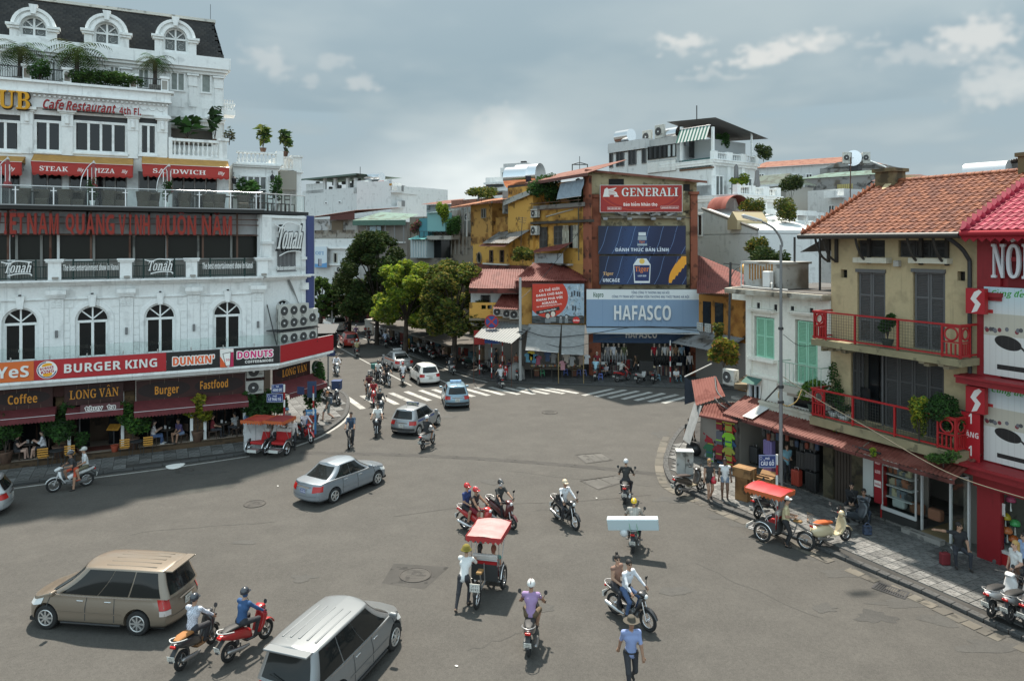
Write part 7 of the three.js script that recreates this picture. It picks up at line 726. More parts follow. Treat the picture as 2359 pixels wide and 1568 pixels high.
{let m=T('ornate_lamp','black wrought-iron lamp with orange globe above the cream house','street lamp');let q=(x,y)=>at(x,y,41).toArray();M(m,'post',rod(q(1680,800),q(1684,604),.07),iron);M(m,'arms',[rod(q(1668,607),q(1732,611),.03),pipe([q(1684,640),q(1694,622),q(1706,615),q(1716,622)],.025)],iron);M(m,'globe',(()=>{let p=at(1718,620,41);return sph(.32,p.x,p.y,p.z);})(),mr(.3,.6,.28,.03));}
let wire=(label,pts,r,m=iron)=>{let t=T('overhead_cable',label,'cable','overhead cables');M(t,'wire',pipe(pts,r,5,30),m);};
let a=(x,y,d)=>at(x,y,d).toArray();wire('thick pale cable sagging from the street lamp to the red shop',[a(1806,868,28.7),a(1872,912,27.5),a(2000,985,25.5),a(2193,1092,22.5),a(2420,1165,20)],.017,mc(.13,.11,.08));wire('dark cable bundle from the corner along the tin awning',[a(1640,905,36.5),a(1665,935,34.5),a(1720,962,33.5),a(1800,985,30.5),a(1900,1010,28.5),a(2030,1045,26)],.04);wire('dark cable from the cream house to the street lamp',[a(1752,935,33),a(1780,905,31),a(1803,880,28.8)],.035);wire('hanging yellow cable loop below the street lamp',[a(1802,885,28.7),a(1795,915,28.6),a(1812,935,28.6),a(1835,925,28.6),a(1848,898,28.8)],.022,mc(.3,.2,.06));wire('thin wire from the street lamp to the red railing',[a(1805,770,28.7),a(1840,795,29),a(1880,797,29.5)],.012);wire('sagging wire bundle from the lamp post to the shop canopy',[a(1199,757,56),a(1260,775,55.8),a(1350,770,56),a(1480,752,55.5),a(1610,762,54)],.03);wire('thin wire across the front of the blue fascia',[a(1199,770,56),a(1300,800,55),a(1420,776,55.5),a(1590,766,54.5)],.02);wire('wire from the yellow house to the striped name post',[a(1345,520,58),a(1250,640,58),a(1199,690,56)],.02);wire('wire hanging down the front of the cream house',[a(1768,690,33),a(1765,760,33),a(1758,870,33),a(1752,930,33)],.012);wire('black cable bundle at the corner tin roof',[a(1648,870,37.5),a(1655,905,36),a(1690,940,34.5),a(1712,965,33.5)],.05);
}
// == trees and plants
function leafMat(tr=.35){return mat([1,1,1],{phys:1,vertexColors:true,roughness:1,transmission:tr,thickness:0,side:2,specularIntensity:.3});}
function leaves(blobs,n,size,cols,seed,asp=.45){
let Q=rng(seed),pos=[],nor=[],col=[],vol=blobs.map(b=>b[3]*b[4]*(b[5]||b[3])),tot=vol.reduce((a,c)=>a+c,0);
let v=V3(0,0,0),q=new Quaternion(),e=new Euler();
blobs.forEach(([cx,cy,cz,rx,ry,rz=rx],bi)=>{
let m=round(n*vol[bi]/tot),tint=.8+.4*Q();
for(let i=0;i<m;i++){
let a=Q()*6.283,c=Q()*2-1,s=sqrt(1-c*c),r=pow(Q(),.28)*(.82+.3*noise(a*2+bi*9,c*3+5));
let x=cx+rx*r*s*cos(a),y=cy+ry*r*c,z=cz+rz*r*s*sin(a),L=size*(.6+.8*Q()),w=L*asp;
e.set((Q()-.5)*2.4,Q()*6.283,(Q()-.5)*2.4);q.setFromEuler(e);let k=cols[floor(Q()*cols.length)],t=tint*(.8+.4*Q());
let P=[[0,0,-L/2],[w/2,.12*L,0],[0,0,L/2],[-w/2,.12*L,0]].map(p=>v.set(...p).applyQuaternion(q).add(V3(x,y,z)).toArray()),N=v.set(0,1,0).applyQuaternion(q).toArray();
for(let id of[0,2,1,0,3,2]){pos.push(...P[id]);nor.push(...N);col.push(k[0]*t,k[1]*t,k[2]*t);}
}
});
let g=new BufferGeometry();g.setAttribute('position',new Float32BufferAttribute(pos,3));g.setAttribute('normal',new Float32BufferAttribute(nor,3));g.setAttribute('color',new Float32BufferAttribute(col,3));return g;
}
let bark=md(.06,.045,.035);
function tree(label,px,py,d,W,yTop,yBot,n,cols,seed,size=.3,tr=.35){
let t=T('street_tree',label,'tree','street trees'),Q=rng(seed),base=V3((px-CX)*d/FOC,0,-d),hT=EYE+(HY-yTop)*d/FOC,hB=EYE+(HY-yBot)*d/FOC,w=W*d/FOC/2;t.position.copy(base);
let H=hT-hB,blobs=[],lim=[rod([0,0,0],[.1,hB+H*.25,0],.26,9,.17)];
for(let i=0;i<34;i++){let a=i*2.4+Q(),f=(i+.5)/34,y=hB+H*(.1+.8*f),rad=w*.95*sin(PI*(.25+.62*f))*(.55+.45*Q()),s=w*(.17+.22*Q());let b=[cos(a)*rad,y,sin(a)*rad,s,s*.75];blobs.push(b);if(i%2)lim.push(pipe([[.1,hB+H*.12,0],[b[0]*.5,mix(hB+H*.2,y,.6),b[2]*.5],[b[0],y,b[2]]],.06,5,6));}
M(t,'trunk',lim,bark);M(t,'crown',leaves(blobs,n,size,cols,seed+5),leafMat(tr));return t;
}
let DK=[[.028,.05,.012],[.04,.065,.015],[.02,.04,.012],[.06,.075,.02]],BR=[[.2,.26,.02],[.14,.22,.02],[.28,.3,.03],[.08,.14,.015]],OL=[[.07,.1,.015],[.12,.14,.02],[.05,.075,.015],[.2,.16,.03],[.03,.05,.012]],GR=[[.035,.09,.02],[.05,.12,.025],[.03,.07,.02]];
tree('large dark green street tree behind the bright one',868,0,76,178,526,738,22000,DK,11,.34,.2);
tree('bright yellow-green street tree in the middle of the row',934,0,66,146,596,758,17000,BR,23,.34,.5);
tree('olive-tinted street tree beside the tin canopy',1046,0,61,168,598,780,17000,OL,37,.32,.35);
tree('low dark street tree at the back of the row',805,0,86,120,640,735,7000,DK,41,.36,.2);
tree('dark street tree filling in behind the bright tree',985,0,70,130,640,755,7000,DK,43,.36,.2);
tree('small green tree beside the blue blade sign',738,0,84,56,630,735,4000,[[.06,.11,.02],[.1,.16,.03],[.04,.08,.02]],47,.34,.35);
function bush(label,p,rx,ry,n,cols,seed,o={}){
let t=T(o.name||'potted_shrub',label,o.cat||'plant',o.group||'potted plants'),Q=rng(seed);t.position.copy(p);if(o.ang)t.rotation.y=o.ang;let y0=o.pot?o.pot:0,bl=[];for(let i=0;i<(o.k||6);i++){let a=i*2.4;bl.push([cos(a)*rx*.5,y0+ry*(.5+.9*Q()),sin(a)*(o.rz||rx)*.5,rx*.55,ry*.45,(o.rz||rx)*.55]);}
M(t,'foliage',leaves(bl,n,o.leaf||.14,cols,seed),leafMat(.3));M(t,'stem',[rod([0,y0-.1,0],[.02,y0+ry,0],.025,5),rod([0,y0,0],[rx*.4,y0+ry,0],.015,5),rod([0,y0,0],[-rx*.4,y0+ry*.9,.1],.015,5)],bark);if(o.pot)M(t,'pot',lathe([[.001,0],[o.pw*.65,0],[o.pw,o.pot*.9],[o.pw*1.08,o.pot],[o.pw*.9,o.pot],[o.pw*.85,o.pot*.85],[.001,o.pot*.85]],14),o.pm||mk(.16,.09,.06));return t;
}
function palm(label,x,y0,y1,z,seed,spread=1){
let h0=hL(x,y0,z),h1=hL(x,y1,z),t=T('potted_palm',label,'palm','terrace palms'),Q=rng(seed),H=h1-h0;FL.put(t,uL(x,z),h0,z);M(t,'trunk',lathe([[.13,0],[.1,H*.3],[.12,H*.5],[.05,H*.6]],9),bark);M(t,'planter',rbx(.6,.3,.5,.03,0,.12,0),mk(.3,.28,.25));let pos=[],col=[];
for(let f=0;f<26;f++){let a=f*2.4,up=.9-f/26*1.25,L=(1.05+.3*Q())*spread*H*.42;let p=V3(0,H*.6,0),dir=V3(cos(a)*cos(up),sin(up),sin(a)*cos(up));let c=[.02+.035*Q(),.05+.05*Q(),.01];for(let k=0;k<14;k++){let nx=p.clone().addScaledVector(dir,L/14);dir.y-=.13;dir.normalize();let side=V3(-dir.z,0,dir.x).normalize();for(let s of[-1,1]){let w=.42*spread*sin(PI*(k+2)/17),tip=p.clone().addScaledVector(side,s*w).addScaledVector(dir,.16).add(V3(0,-.06-.08*Q(),0));pos.push(...p.toArray(),...nx.clone().lerp(p,.45).toArray(),...tip.toArray());for(let i=0;i<3;i++)col.push(...c);}p=nx;}}
let g=new BufferGeometry();g.setAttribute('position',new Float32BufferAttribute(pos,3));g.setAttribute('color',new Float32BufferAttribute(col,3));g.computeVertexNormals();M(t,'fronds',g,leafMat(.3));
}
palm('leftmost potted palm on the upper terrace',46,190,62,-3.5,3,1.0);palm('bright green potted palm in the middle of the upper terrace',177,197,64,-3.5,4,1.1);palm('narrow potted palm at the right end of the upper terrace',357,208,92,-3.5,5,.8);
{let z=-3.0,q=(x,y)=>FL.pt(uL(x,z),hL(x,y,z),z);bush('long flowering hedge spilling over the upper terrace railing',q(242,206),1.9,.62,3600,[[.04,.09,.02],[.03,.06,.015],[.08,.14,.03]],61,{name:'terrace_hedge',rz:.5,k:12,leaf:.15,ang:FL.ang});bush('small green shrub right of the leftmost palm',q(90,190),.55,.8,900,GR,62,{leaf:.15});
bush('broad-leaved banana plant in the loggia',FL.pt(uL(432,-4.2),hL(432,333,-4.2),-4.2),.8,1.0,26,GR,63,{leaf:.9,pot:.35,pw:.25});bush('spiky plant at the right end of the loggia',FL.pt(uL(495,-3.6),hL(495,333,-3.6),-3.6),.35,1.1,40,[[.03,.06,.02]],64,{leaf:.6,pot:.3,pw:.2});bush('dry twig plant beyond the loggia corner',FL.pt(uL(528,-3.6),hL(528,330,-3.6),-3.6),.35,.6,160,[[.1,.09,.04],[.03,.05,.02]],65,{leaf:.16});
for(let[x,l]of[[606,'left'],[657,'right']])bush(`${l} potted dragon tree on the wing roof`,FL.pt(uL(x,-5.5),hL(x,352+(x>630?8:0),-5.5),-5.5),.4,.85,85,[[.07,.12,.02],[.12,.14,.03],[.03,.06,.02]],66+x,{leaf:.5,pot:.3,pw:.2});bush('leafy potted plant on the wing terrace by the window',FL.pt(uL(568,-3.2),12.62,-3.2),.7,.9,500,GR,70,{leaf:.25,pot:.35,pw:.22});bush('potted plant at the corner of the wing terrace',FL.pt(uL(632,-3),12.62,-2.4),.35,1.1,400,GR,71,{leaf:.18,pot:.4,pw:.2,pm:trim});for(let[x,l]of[[212,'middle'],[385,'right']])bush(`white-potted plant at the ${l} terrace parasol`,FL.pt(uL(x,-.5),12.62,-.5),.25,.7,300,GR,72+x,{leaf:.14,pot:.3,pw:.13,pm:trim});}
{let z=-.35,q=(x)=>FL.pt(uL(x,z),.34,z);for(let[x,l,h,r,c]of[[12,'large dark potted tree at the left edge of the café',1.25,.75,GR],[136,'dark potted tree left of the café entrance',1.3,.72,GR],[306,'potted tree with bright tips right of the café entrance',1.25,.8,[[.035,.1,.02],[.05,.13,.025],[.1,.2,.03]]],[455,'yellow-green potted tree between the café awnings',1.1,.72,[[.22,.22,.02],[.15,.2,.02],[.3,.26,.03]]],[588,'dark potted palm shrub left of the name plates',1.1,.8,GR],[632,'dark potted shrub right of the name plates',1.1,.7,GR]])bush(l,q(x),r,h,2600,c,80+x,{leaf:.2,pot:.55,pw:.3});bush('small potted plant at the café door',q(188),.3,.5,400,GR,99,{pot:.3,pw:.2,leaf:.16});bush('dark potted tree at the café corner post',FS.pt(4.4,.13,-1),.6,2.2,1600,GR,98,{leaf:.22,pot:.5,pw:.28});}
{
let Z=(x,y,d)=>at(x,y,d);bush('golden green fern on the ledge left of the cream house',Z(1668,846,36),.7,.85,2600,[[.2,.17,.02],[.12,.16,.02],[.06,.1,.015],[.25,.14,.03]],110,{name:'fern',leaf:.3});bush('wiry bush above the corner tin roof',Z(1655,790,37.5),.3,.6,350,[[.1,.12,.02],[.04,.07,.02],[.2,.15,.03]],111,{name:'wild_bush',leaf:.2});bush('light green potted shrub left of the lower red balcony',FR.pt(4.55,3.7,.35),.6,.65,2200,[[.1,.2,.03],[.15,.25,.04],[.06,.13,.02]],112,{leaf:.14,pot:.35,pw:.22,pm:mc(.06,.09,.07)});bush('small shrub at the left end of the lower red balcony',FR.pt(5.75,3.78,.6),.4,.6,900,GR,113,{leaf:.13,pot:.22,pw:.2,pm:trim});bush('white planter on the lower red balcony',FR.pt(6.3,3.78,.7),.3,.25,300,GR,114,{leaf:.12,pot:.22,pw:.24,pm:trim});bush('tall bare shrub at the left end of the lower balcony',FR.pt(5.5,3.78,.2),.35,1.1,500,GR,115,{leaf:.12,pot:.2,pw:.15});bush('yellow flowering bush hanging over the lower red railing',FR.pt(9.65,3.9,1.1),.32,.85,1800,[[.35,.32,.03],[.2,.25,.03],[.06,.13,.02]],116,{leaf:.13});bush('green bush at the right end of the lower red balcony',FR.pt(10.35,3.9,.8),.6,.8,2600,GR,117,{leaf:.13,pot:.25,pw:.25});bush('trailing plant below the right end of the lower railing',FR.pt(10.6,3.3,1.25),.55,.3,1000,[[.08,.15,.03],[.04,.09,.02]],118,{leaf:.13});bush('potted plant in the middle of the upper red balcony',FR.pt(8.1,6.92,.6),.3,.55,900,GR,119,{leaf:.13,pot:.28,pw:.22,pm:mc(.05,.06,.05)});bush('weed growing on the tin awning',FR.pt(8.3,3.0,1.7),.12,.2,120,BR,120,{leaf:.1,name:'weed'});bush('tiny weed on the awning left',FR.pt(6.2,3.3,1.0),.12,.1,80,BR,121,{leaf:.08,name:'weed'});
for(let[x,y,d,r,h,l,c]of[[1255,478,63,1.5,1.7,'dense hanging plants on the yellow house terrace',GR],[1315,478,60,.8,.8,'dark creeping plants at the right end of the yellow terrace',DK],[1338,520,59,.5,2.2,'dark creeper along the yellow house corner',DK],[1205,604,60,.9,.8,'bushy potted plant on the yellow house veranda',OL],[1824,462,78,1.3,1.7,'round tree on the white terraces',DK],[1705,430,74,1.0,.8,'shrub on the middle white terrace',BR],[1735,510,66,1.2,1.4,'shrub below the white pergola',OL],[1810,520,64,1.0,1.5,'flowering climber under the white pergola',OL],[1760,352+20,76,.9,1.2,'small tree at the striped awning terrace corner',DK],[1665,352,78,.8,1.2,'plant at the striped awning terrace',GR],[1770,640,47,1.5,1.2,'tangled climber on the roof of the cream house',DK],[1745,590,56,.9,1.2,'climber round the dark arch',OL],[1110,462,70,1.6,.8,'roof garden plants above the old tin roof',OL],[1020,520,79,.7,1.6,'green climber on the turquoise balcony',BR],[1045,545,78,.8,1.4,'green plants on the old house veranda',GR],[962,540,82,.8,1.0,'pink flowering bush left of the turquoise balcony',[[.2,.06,.08],[.05,.09,.02]]]])bush(l,Z(x,y,d),r,h,round(500+r*h*900),c,200+x,{name:'rooftop_plant',leaf:.24,group:'plants on roofs and balconies'});
}
// == cars
let cache=new Map();let memo=(k,f)=>{if(!cache.has(k))cache.set(k,f());return cache.get(k);};
let lerpTop=(tab,x)=>{if(x<=tab[0][0])return tab[0][1];for(let i=1;i<tab.length;i++)if(x<=tab[i][0]){let t=(x-tab[i-1][0])/(tab[i][0]-tab[i-1][0]);return mix(tab[i-1][1],tab[i][1],sm(t));}return tab[tab.length-1][1];};
function ringPt(p,o){p=((p%4)+4)%4;let s=floor(p),t=p-s,k=abs(2*t-1),w=o.w*(1-o.tp);if(s===0)return[o.xf-o.cf*k**3,mix(-w,w,t)];if(s===1)return[mix(o.xf-o.cf,o.xr+o.cr,t),o.w*(1-o.tp*k**4)];if(s===2)return[o.xr+o.cr*k**3,mix(w,-w,t)];return[mix(o.xr+o.cr,o.xf-o.cf,t),-o.w*(1-o.tp*k**4)];}
function gridGeo(nu,nv,f,closeU){let pos=[],idx=[],uv=[];for(let j=0;j<=nv;j++)for(let i=0;i<nu+(closeU?0:1);i++){pos.push(...f(i/nu,j/nv));uv.push(i/nu,j/nv);}let W=closeU?nu:nu+1;for(let j=0;j<nv;j++)for(let i=0;i<nu;i++){let a=j*W+i,b=j*W+(i+1)%W;idx.push(a,b,a+W,b,b+W,a+W);}let g=new BufferGeometry();g.setAttribute('position',new Float32BufferAttribute(pos,3));g.setAttribute('uv',new Float32BufferAttribute(uv,2));g.setIndex(idx);g.computeVertexNormals();return g;}
let SPEC={
minivan:{W:.875,H:1.74,wb:2.75,r:.335,xF:2.2,xR:-2.36,top:[[-2.4,1.0],[.9,.98],[1.3,.97],[1.95,.8],[2.2,.68]],b:[1.5,-2.3,.8],t:[.45,-2.06,.64],doors:[[.07,.4],[.407,.67],[.684,.95]],lines:[.11,.41,.63],ribs:1},
sedan:{W:.85,H:1.47,wb:2.6,r:.31,xF:2.18,xR:-2.28,top:[[-2.3,.82],[-2.12,.92],[-1.5,.96],[.75,.92],[1.1,.9],[1.9,.74],[2.2,.62]],b:[1.15,-1.72,.77],t:[.3,-.98,.57],doors:[[.09,.5],[.51,.87]],lines:[.17,.45,.68]},
hatch:{W:.83,H:1.49,wb:2.44,r:.29,xF:1.9,xR:-1.83,top:[[-1.9,.93],[.7,.92],[1.0,.9],[1.65,.76],[1.92,.64]],b:[1.12,-1.78,.76],t:[.35,-1.5,.58],doors:[[.08,.5],[.51,.84]],lines:[.15,.47,.73]},
suv:{W:.98,H:1.87,wb:2.85,r:.38,xF:2.25,xR:-2.58,top:[[-2.6,1.14],[.8,1.14],[1.1,1.12],[2.05,1.02],[2.28,.86]],b:[1.2,-2.53,.9],t:[.55,-2.32,.7],doors:[[.07,.39],[.4,.66],[.67,.94]],lines:[.12,.4,.64]},
};
function carGeo(type){
return memo('car'+type,()=>{
let s=SPEC[type],zb=.24,N=48,body=(p,v)=>{let q=v<.12?v/.12:1,up=sstep(.55,1,v),fr={xf:s.xF-.1*(1-q)-.1*up,xr:s.xR+.06*(1-q)+.1*up,w:s.W*(.94+.06*q)*(1-.07*up),cf:.42,cr:.2,tp:.07},[x,z]=ringPt(p,fr);return[x,mix(zb,lerpTop(s.top,x),v),z];};
let V=[0,.06,.12,.3,.5,.7,.86,.96,1],lid=[.985,.9,.65,.3,0];
let rows=[...[0,.5].map(k=>[0,k,-1]),...V.map(v=>[v,1,0]),...lid.map(k=>[1,k,1])];
let g=gridGeo(N,rows.length-1,(u,j)=>{let[v,k,m]=rows[round(j*(rows.length-1))],P=body(u*4,v);return m?[P[0],P[1]+(m>0?.035*(1-k*k)+.012:0),P[2]*k]:P;},true);g.index.array.reverse();g.computeVertexNormals();
try{let ev=new Evaluator();ev.attributes=['position','normal','uv'];let A=new Brush(g);A.updateMatrixWorld();for(let x of[s.wb/2,-s.wb/2])for(let z of[-1,1]){let B=new Brush(mv(cyl(s.r*1.17,s.r*1.17,.6,28),x,s.r+.02,z*(s.W+.02),HP));B.updateMatrixWorld();A=ev.evaluate(A,B,SUBTRACTION);}g=A.geometry;}catch(e){console.log('arch',e.message);}
let house=(p,v)=>{let e=v+.1*sin(PI*v),L=(a,b)=>mix(a,b,v),[x,z]=ringPt(p,{xf:mix(s.b[0],s.t[0],e*.94+.0),xr:mix(s.b[1],s.t[1],e),w:mix(s.b[2],s.t[2],v**1.25),cf:.22,cr:.1,tp:.06});let roof=s.H-.04-.05*abs((x-(s.t[0]+s.t[1])/2)/(s.t[0]-s.t[1]))**2*2;return[x,mix(lerpTop(s.top,x)-.01,roof,v),z];};
let hr=[...[0,.12,.3,.5,.7,.86,.95,1].map(v=>[v,1]),[1,.94],[1,.75],[1,.4],[1,0]];
let gh=gridGeo(N,hr.length-1,(u,j)=>{let[v,k]=hr[round(j*(hr.length-1))],P=house(u*4,v);return[k<1?mix((s.t[0]+s.t[1])/2,P[0],mix(1,k,.06)):P[0],P[1]+.05*(1-k*k)+(k<1?.008:0),P[2]*k];},true);gh.index.array.reverse();gh.computeVertexNormals();
let patch=(F,p0,p1,v0,v1,off=.008,n=6,m=4)=>{let q=(u,v)=>{let p=mix(p0,p1,u),w=mix(v0,v1,v),c=V3(...F(p,w)),a=V3(...F(p+.01,w)).sub(c),b=V3(...F(p,min(1,w+.01))).sub(V3(...F(p,min(1,w+.01)-.01))),nn=a.cross(b).normalize();if(nn.x*(c.x-(s.xF+s.xR)/2)*.2+nn.z*c.z<0)nn.negate();return c.addScaledVector(nn,off).toArray();};let g=gridGeo(n,m,q);g.index.array.reverse();g.computeVertexNormals();return g;};
return{s,body:g,house:gh,bp:(...a)=>patch(body,...a),hp:(...a)=>patch(house,...a),bodyPt:body};
});
}
function wheel(parent,r,x,z,kind=0){
let side=sign(z),w=M(parent,'wheel',memo('tyre'+r,()=>mv(lathe([[r*.62,-.1],[r*.9,-.105],[r,-.07],[r,.07],[r*.9,.105],[r*.62,.1]],26),0,0,0,HP)),rubber,x,r,z-side*.1);
M(w,'rim',memo('rim'+r+kind,()=>{let g=[mv(cyl(r*.66,r*.66,.1,24),0,0,0,HP)];return merge(g);}),mc(.04,.04,.04),0,0,side*.035);
M(w,'spokes',memo('spk'+r+kind,()=>{let n=kind?5:8,g=[mv(cyl(r*.16,r*.16,.04,12),0,0,.01,HP),tor(r*.63,.022,6,26)];for(let i=0;i<n;i++)g.push(mv(bx(r*.5,r*(kind?.2:.13),.03),r*.36,0,0).rotateZ(i*6.283/n));return merge(g);}),mat([.55,.55,.54],{metalness:.7,roughness:.35}),0,0,side*.095);return w;
}
let plateMat=(s,col='#d4d2cb',ink='#2c2c2c')=>memo('plate'+s+col,()=>print(96,72,(c)=>{qR(c,col,0,0,96,72);c.strokeStyle=ink;c.lineWidth=2;c.strokeRect(3,3,90,66);let[a,b]=s.split(' ');tx(c,a,48,22,28,ink,{fit:70});tx(c,b,48,50,30,ink,{fit:78});}));
function car(type,label,paint,front,rear,side,o={}){
let{s,body,house,bp,hp,bodyPt}=carGeo(type),t=T(o.name||'car',label,o.cat||'car','cars on the junction'),pm=mat(paint,{phys:1,metalness:o.metal??.45,roughness:.38,clearcoat:.8,clearcoatRoughness:.12}),A=G(...front),B=G(...rear),dir=A.clone().sub(B).normalize(),right=V3(-dir.z,0,dir.x),mid=A.clone().add(B).multiplyScalar(.5).addScaledVector(right,side==='left'?s.W-.1:side==='right'?-(s.W-.1):0);
t.position.copy(mid);t.rotation.y=atan2(-dir.z,dir.x);
let glass=mat([.015,.017,.017],{phys:1,roughness:.06,specularIntensity:.6}),rl=mr(.2,.4,.015,.012),seam=mc(.05,.05,.05);
let bd=M(t,'body',body,pm);let gh=M(t,'cabin',house,pm);M(t,'underside',bx(s.xF-s.xR-.5,.1,s.W*1.7,(s.xF+s.xR)/2,.24,0),rubber);
M(gh,'windscreen',memo(type+'ws',()=>hp(.04,.96,.04,.96,.008,10,5)),glass);M(gh,'rear_window',memo(type+'rw',()=>hp(2.08,2.92,type==='minivan'||type==='suv'?.1:.12,.9,.008,10,4)),glass);
s.doors.forEach(([a,c],i)=>{for(let q of[0,1])M(gh,'side_window',memo(type+'sw'+i+q,()=>q?hp(4-c,4-a,.06,.95,.008,6,5):hp(1+a,1+c,.06,.95,.008,6,5)),glass);});
s.lines.forEach((a,i)=>{for(let q of[0,1])M(bd,'door_seam',memo(type+'ds'+i+q,()=>q?bp(3.997-a,4.003-a,.14,1,.003,1,8):bp(.997+a,1.003+a,.14,1,.003,1,8)),seam);});
for(let q of[0,1]){M(bd,'belt_trim',memo(type+'bt'+q,()=>q?bp(4-.88,4-.2,.975,1,.008,10,1):bp(1.2,1.88,.975,1,.008,10,1)),chrome);M(bd,'side_moulding',memo(type+'sm'+q,()=>q?bp(4-.68,4-.2,.4,.44,.012,8,1):bp(1.2,1.68,.4,.44,.012,8,1)),o.trim||pm);M(bd,'headlight',memo(type+'hl'+q,()=>q?bp(-.06,.2,.68,.9,.01,8,3):bp(.8,1.06,.68,.9,.01,8,3)),mat([.6,.62,.62],{roughness:.08,phys:1}));let tall=type==='minivan'||type==='suv';let lo=tall?.62:.6,hi=tall?.99:.9,te=tall?.1:.2;M(bd,'tail_light',memo(type+'tl'+q,()=>q?bp(3-te,3.035,lo,hi,.01,6,3):bp(1.965,2+te,lo,hi,.01,6,3)),rl);if(tall)M(bd,'reverse_lens',memo(type+'rvl'+q,()=>q?bp(3-te,3.035,lo-.2,lo-.01,.01,6,2):bp(1.965,2+te,lo-.2,lo-.01,.01,6,2)),mr(.15,.55,.5,.48));}
M(bd,'grille',memo(type+'gr',()=>bp(.3,.7,.6,.78,.01,6,2)),seam);M(bd,'lower_grille',memo(type+'lg',()=>bp(.2,.8,.12,.3,.01,6,2)),seam);M(bd,'rear_bumper_strip',memo(type+'rb',()=>bp(2.02,2.98,.16,.34,.012,10,2)),o.bumper||pm);if(o.bumper)M(bd,'chrome_strip',memo(type+'cs',()=>bp(2.15,2.85,.1,.14,.02,8,1)),chrome);M(bd,'tailgate_seam',memo(type+'ts',()=>bp(2.1,2.9,.345,.355,.006,8,1)),seam);
let hx=(a,y,q)=>{let P=bodyPt(q?4-a:1+a,y);return P;};for(let a of s.lines.slice(1))for(let q of[0,1]){let P=hx(a-.05,.84,q);M(bd,'door_handle',rbx(.2,.035,.05,.015,P[0],P[1],P[2],1),chrome);}
for(let q of[-1,1]){let P=[s.b[0]-.42,lerpTop(s.top,s.b[0]-.42)+.1,q*(s.b[2]+.14)];M(t,'mirror',rbx(.12,.14,.22,.05,...P),pm);for(let x of[s.wb/2,-s.wb/2])wheel(t,s.r,x,q*(s.W-.02),type==='minivan'?0:1);}
let rx=s.xR-.015,py=type==='minivan'?.72:type==='sedan'?.66:.62;M(t,'number_plate',mv(bx(.01,.2,.3),rx+(type==='sedan'?.02:0),py,0),mc(.6,.6,.57));M(t,'plate_face',mv(plane(.3,.2),rx-.008+(type==='sedan'?.02:0),py,0,0,-HP),plateMat(o.plate||'30A 6898',o.pc,o.pi));M(t,'chrome_bar',bx(.02,.05,.7,rx+.03,py+.16,0),chrome);
if(s.ribs){for(let i=-2;i<=2;i++)M(gh,'roof_rib',rbx(1.5,.02,.05,.01,-.95,s.H-.037+.05*(1-(i*.22/.64)**2),i*.22,1),pm);M(t,'spoiler',rbx(.25,.05,1.15,.02,s.t[1]-.06,s.H-.06,0),pm);M(t,'running_board',[rbx(1.8,.05,.12,.02,0,.26,s.W-.03),rbx(1.8,.05,.12,.02,0,.26,-s.W+.03)],plastic);}
if(type==='hatch'||s.ribs||type==='suv')M(gh,'rear_wiper',rod([mix(s.b[1],s.t[1],.15)-.03,lerpTop(s.top,s.b[1])+.1,.02],[mix(s.b[1],s.t[1],.3)-.05,lerpTop(s.top,s.b[1])+.2,-.35],.012,5),dark);
if(o.taxi){let k=M(t,'taxi_sign',rbx(.16,.15,.75,.03,(s.t[0]+s.t[1])/2+.1,s.H+.12,0),mat(o.taxi[1]));M(k,'sign_face',mv(plane(.7,.12),(s.t[0]+s.t[1])/2+.018,s.H+.12,0,0,-HP),memo('tx'+o.taxi[0],()=>print(128,24,c=>{qR(c,o.taxi[2],0,0,128,24);tx(c,o.taxi[0],64,13,18,o.taxi[3],{fit:110});})));M(t,'aerial',rod([s.t[1]+.3,s.H,0],[s.t[1]+.1,s.H+.3,0],.006,4),dark);}
if(o.stripe)for(let q of[0,1])M(bd,'side_stripe',memo(type+'st'+q+o.stripe,()=>q?bp(4-.9,4-.25,.78,.9,.005,10,1):bp(1.25,1.9,.78,.9,.005,10,1)),mat(o.stripe));
return t;
}
car('minivan','tan seven-seat minivan at the lower left',[.21,.17,.13],[108,1447],[320,1462],'left',{plate:'30E 8234',metal:.35});
car('minivan','silver minivan with ribbed roof at the bottom edge',[.2,.21,.215],[905,1495],[775,1642],'right',{plate:'29LD 4471',metal:.4});
car('sedan','silver sedan left of centre with a blue number plate',[.23,.26,.29],[868,1117],[769,1158],'right',{plate:'31A 6188',pc:'#2b3f7a',pi:'#d8d8dc',metal:.4});
car('hatch','silver taxi hatchback with blue side stripe and dark roof sign',[.28,.29,.3],[1003,982],[969,1000],'right',{name:'taxi',cat:'taxi',plate:'30Z 3929',taxi:['THANH CONG',[.1,.12,.16],'#30405c','#d0c890'],stripe:[.05,.07,.2],bumper:plastic});
car('hatch','pale blue taxi hatchback on the crossing stripes',[.2,.3,.37],[1020,921],[1027,941],'left',{name:'taxi',cat:'taxi',plate:'30S 9309',taxi:['TAXI 57',[.25,.42,.6],'#7ba6d0','#e8e8e8'],bumper:plastic});
car('hatch','white hatchback waiting left of the blue taxi',[.68,.67,.64],[947,874.5],[966,887.3],'left',{plate:'29A 5415',metal:.05});
car('sedan','silver taxi sedan with an orange side stripe',[.42,.42,.42],[883,842],[906,853],'left',{name:'taxi',cat:'taxi',plate:'30A 1183',taxi:['TAXI GROUP',[.5,.5,.5],'#b8b8b4','#50546a'],stripe:[.5,.1,.02]});
car('hatch','red hatchback behind the red corner sign',[.42,.035,.02],[783,793.5],[793,801],'left',{plate:'30E 4177',metal:.1});
car('suv','white off-road car at the far end of the street',[.64,.64,.62],[745,758],[762,764],'left',{plate:'80A 1026',metal:.05});
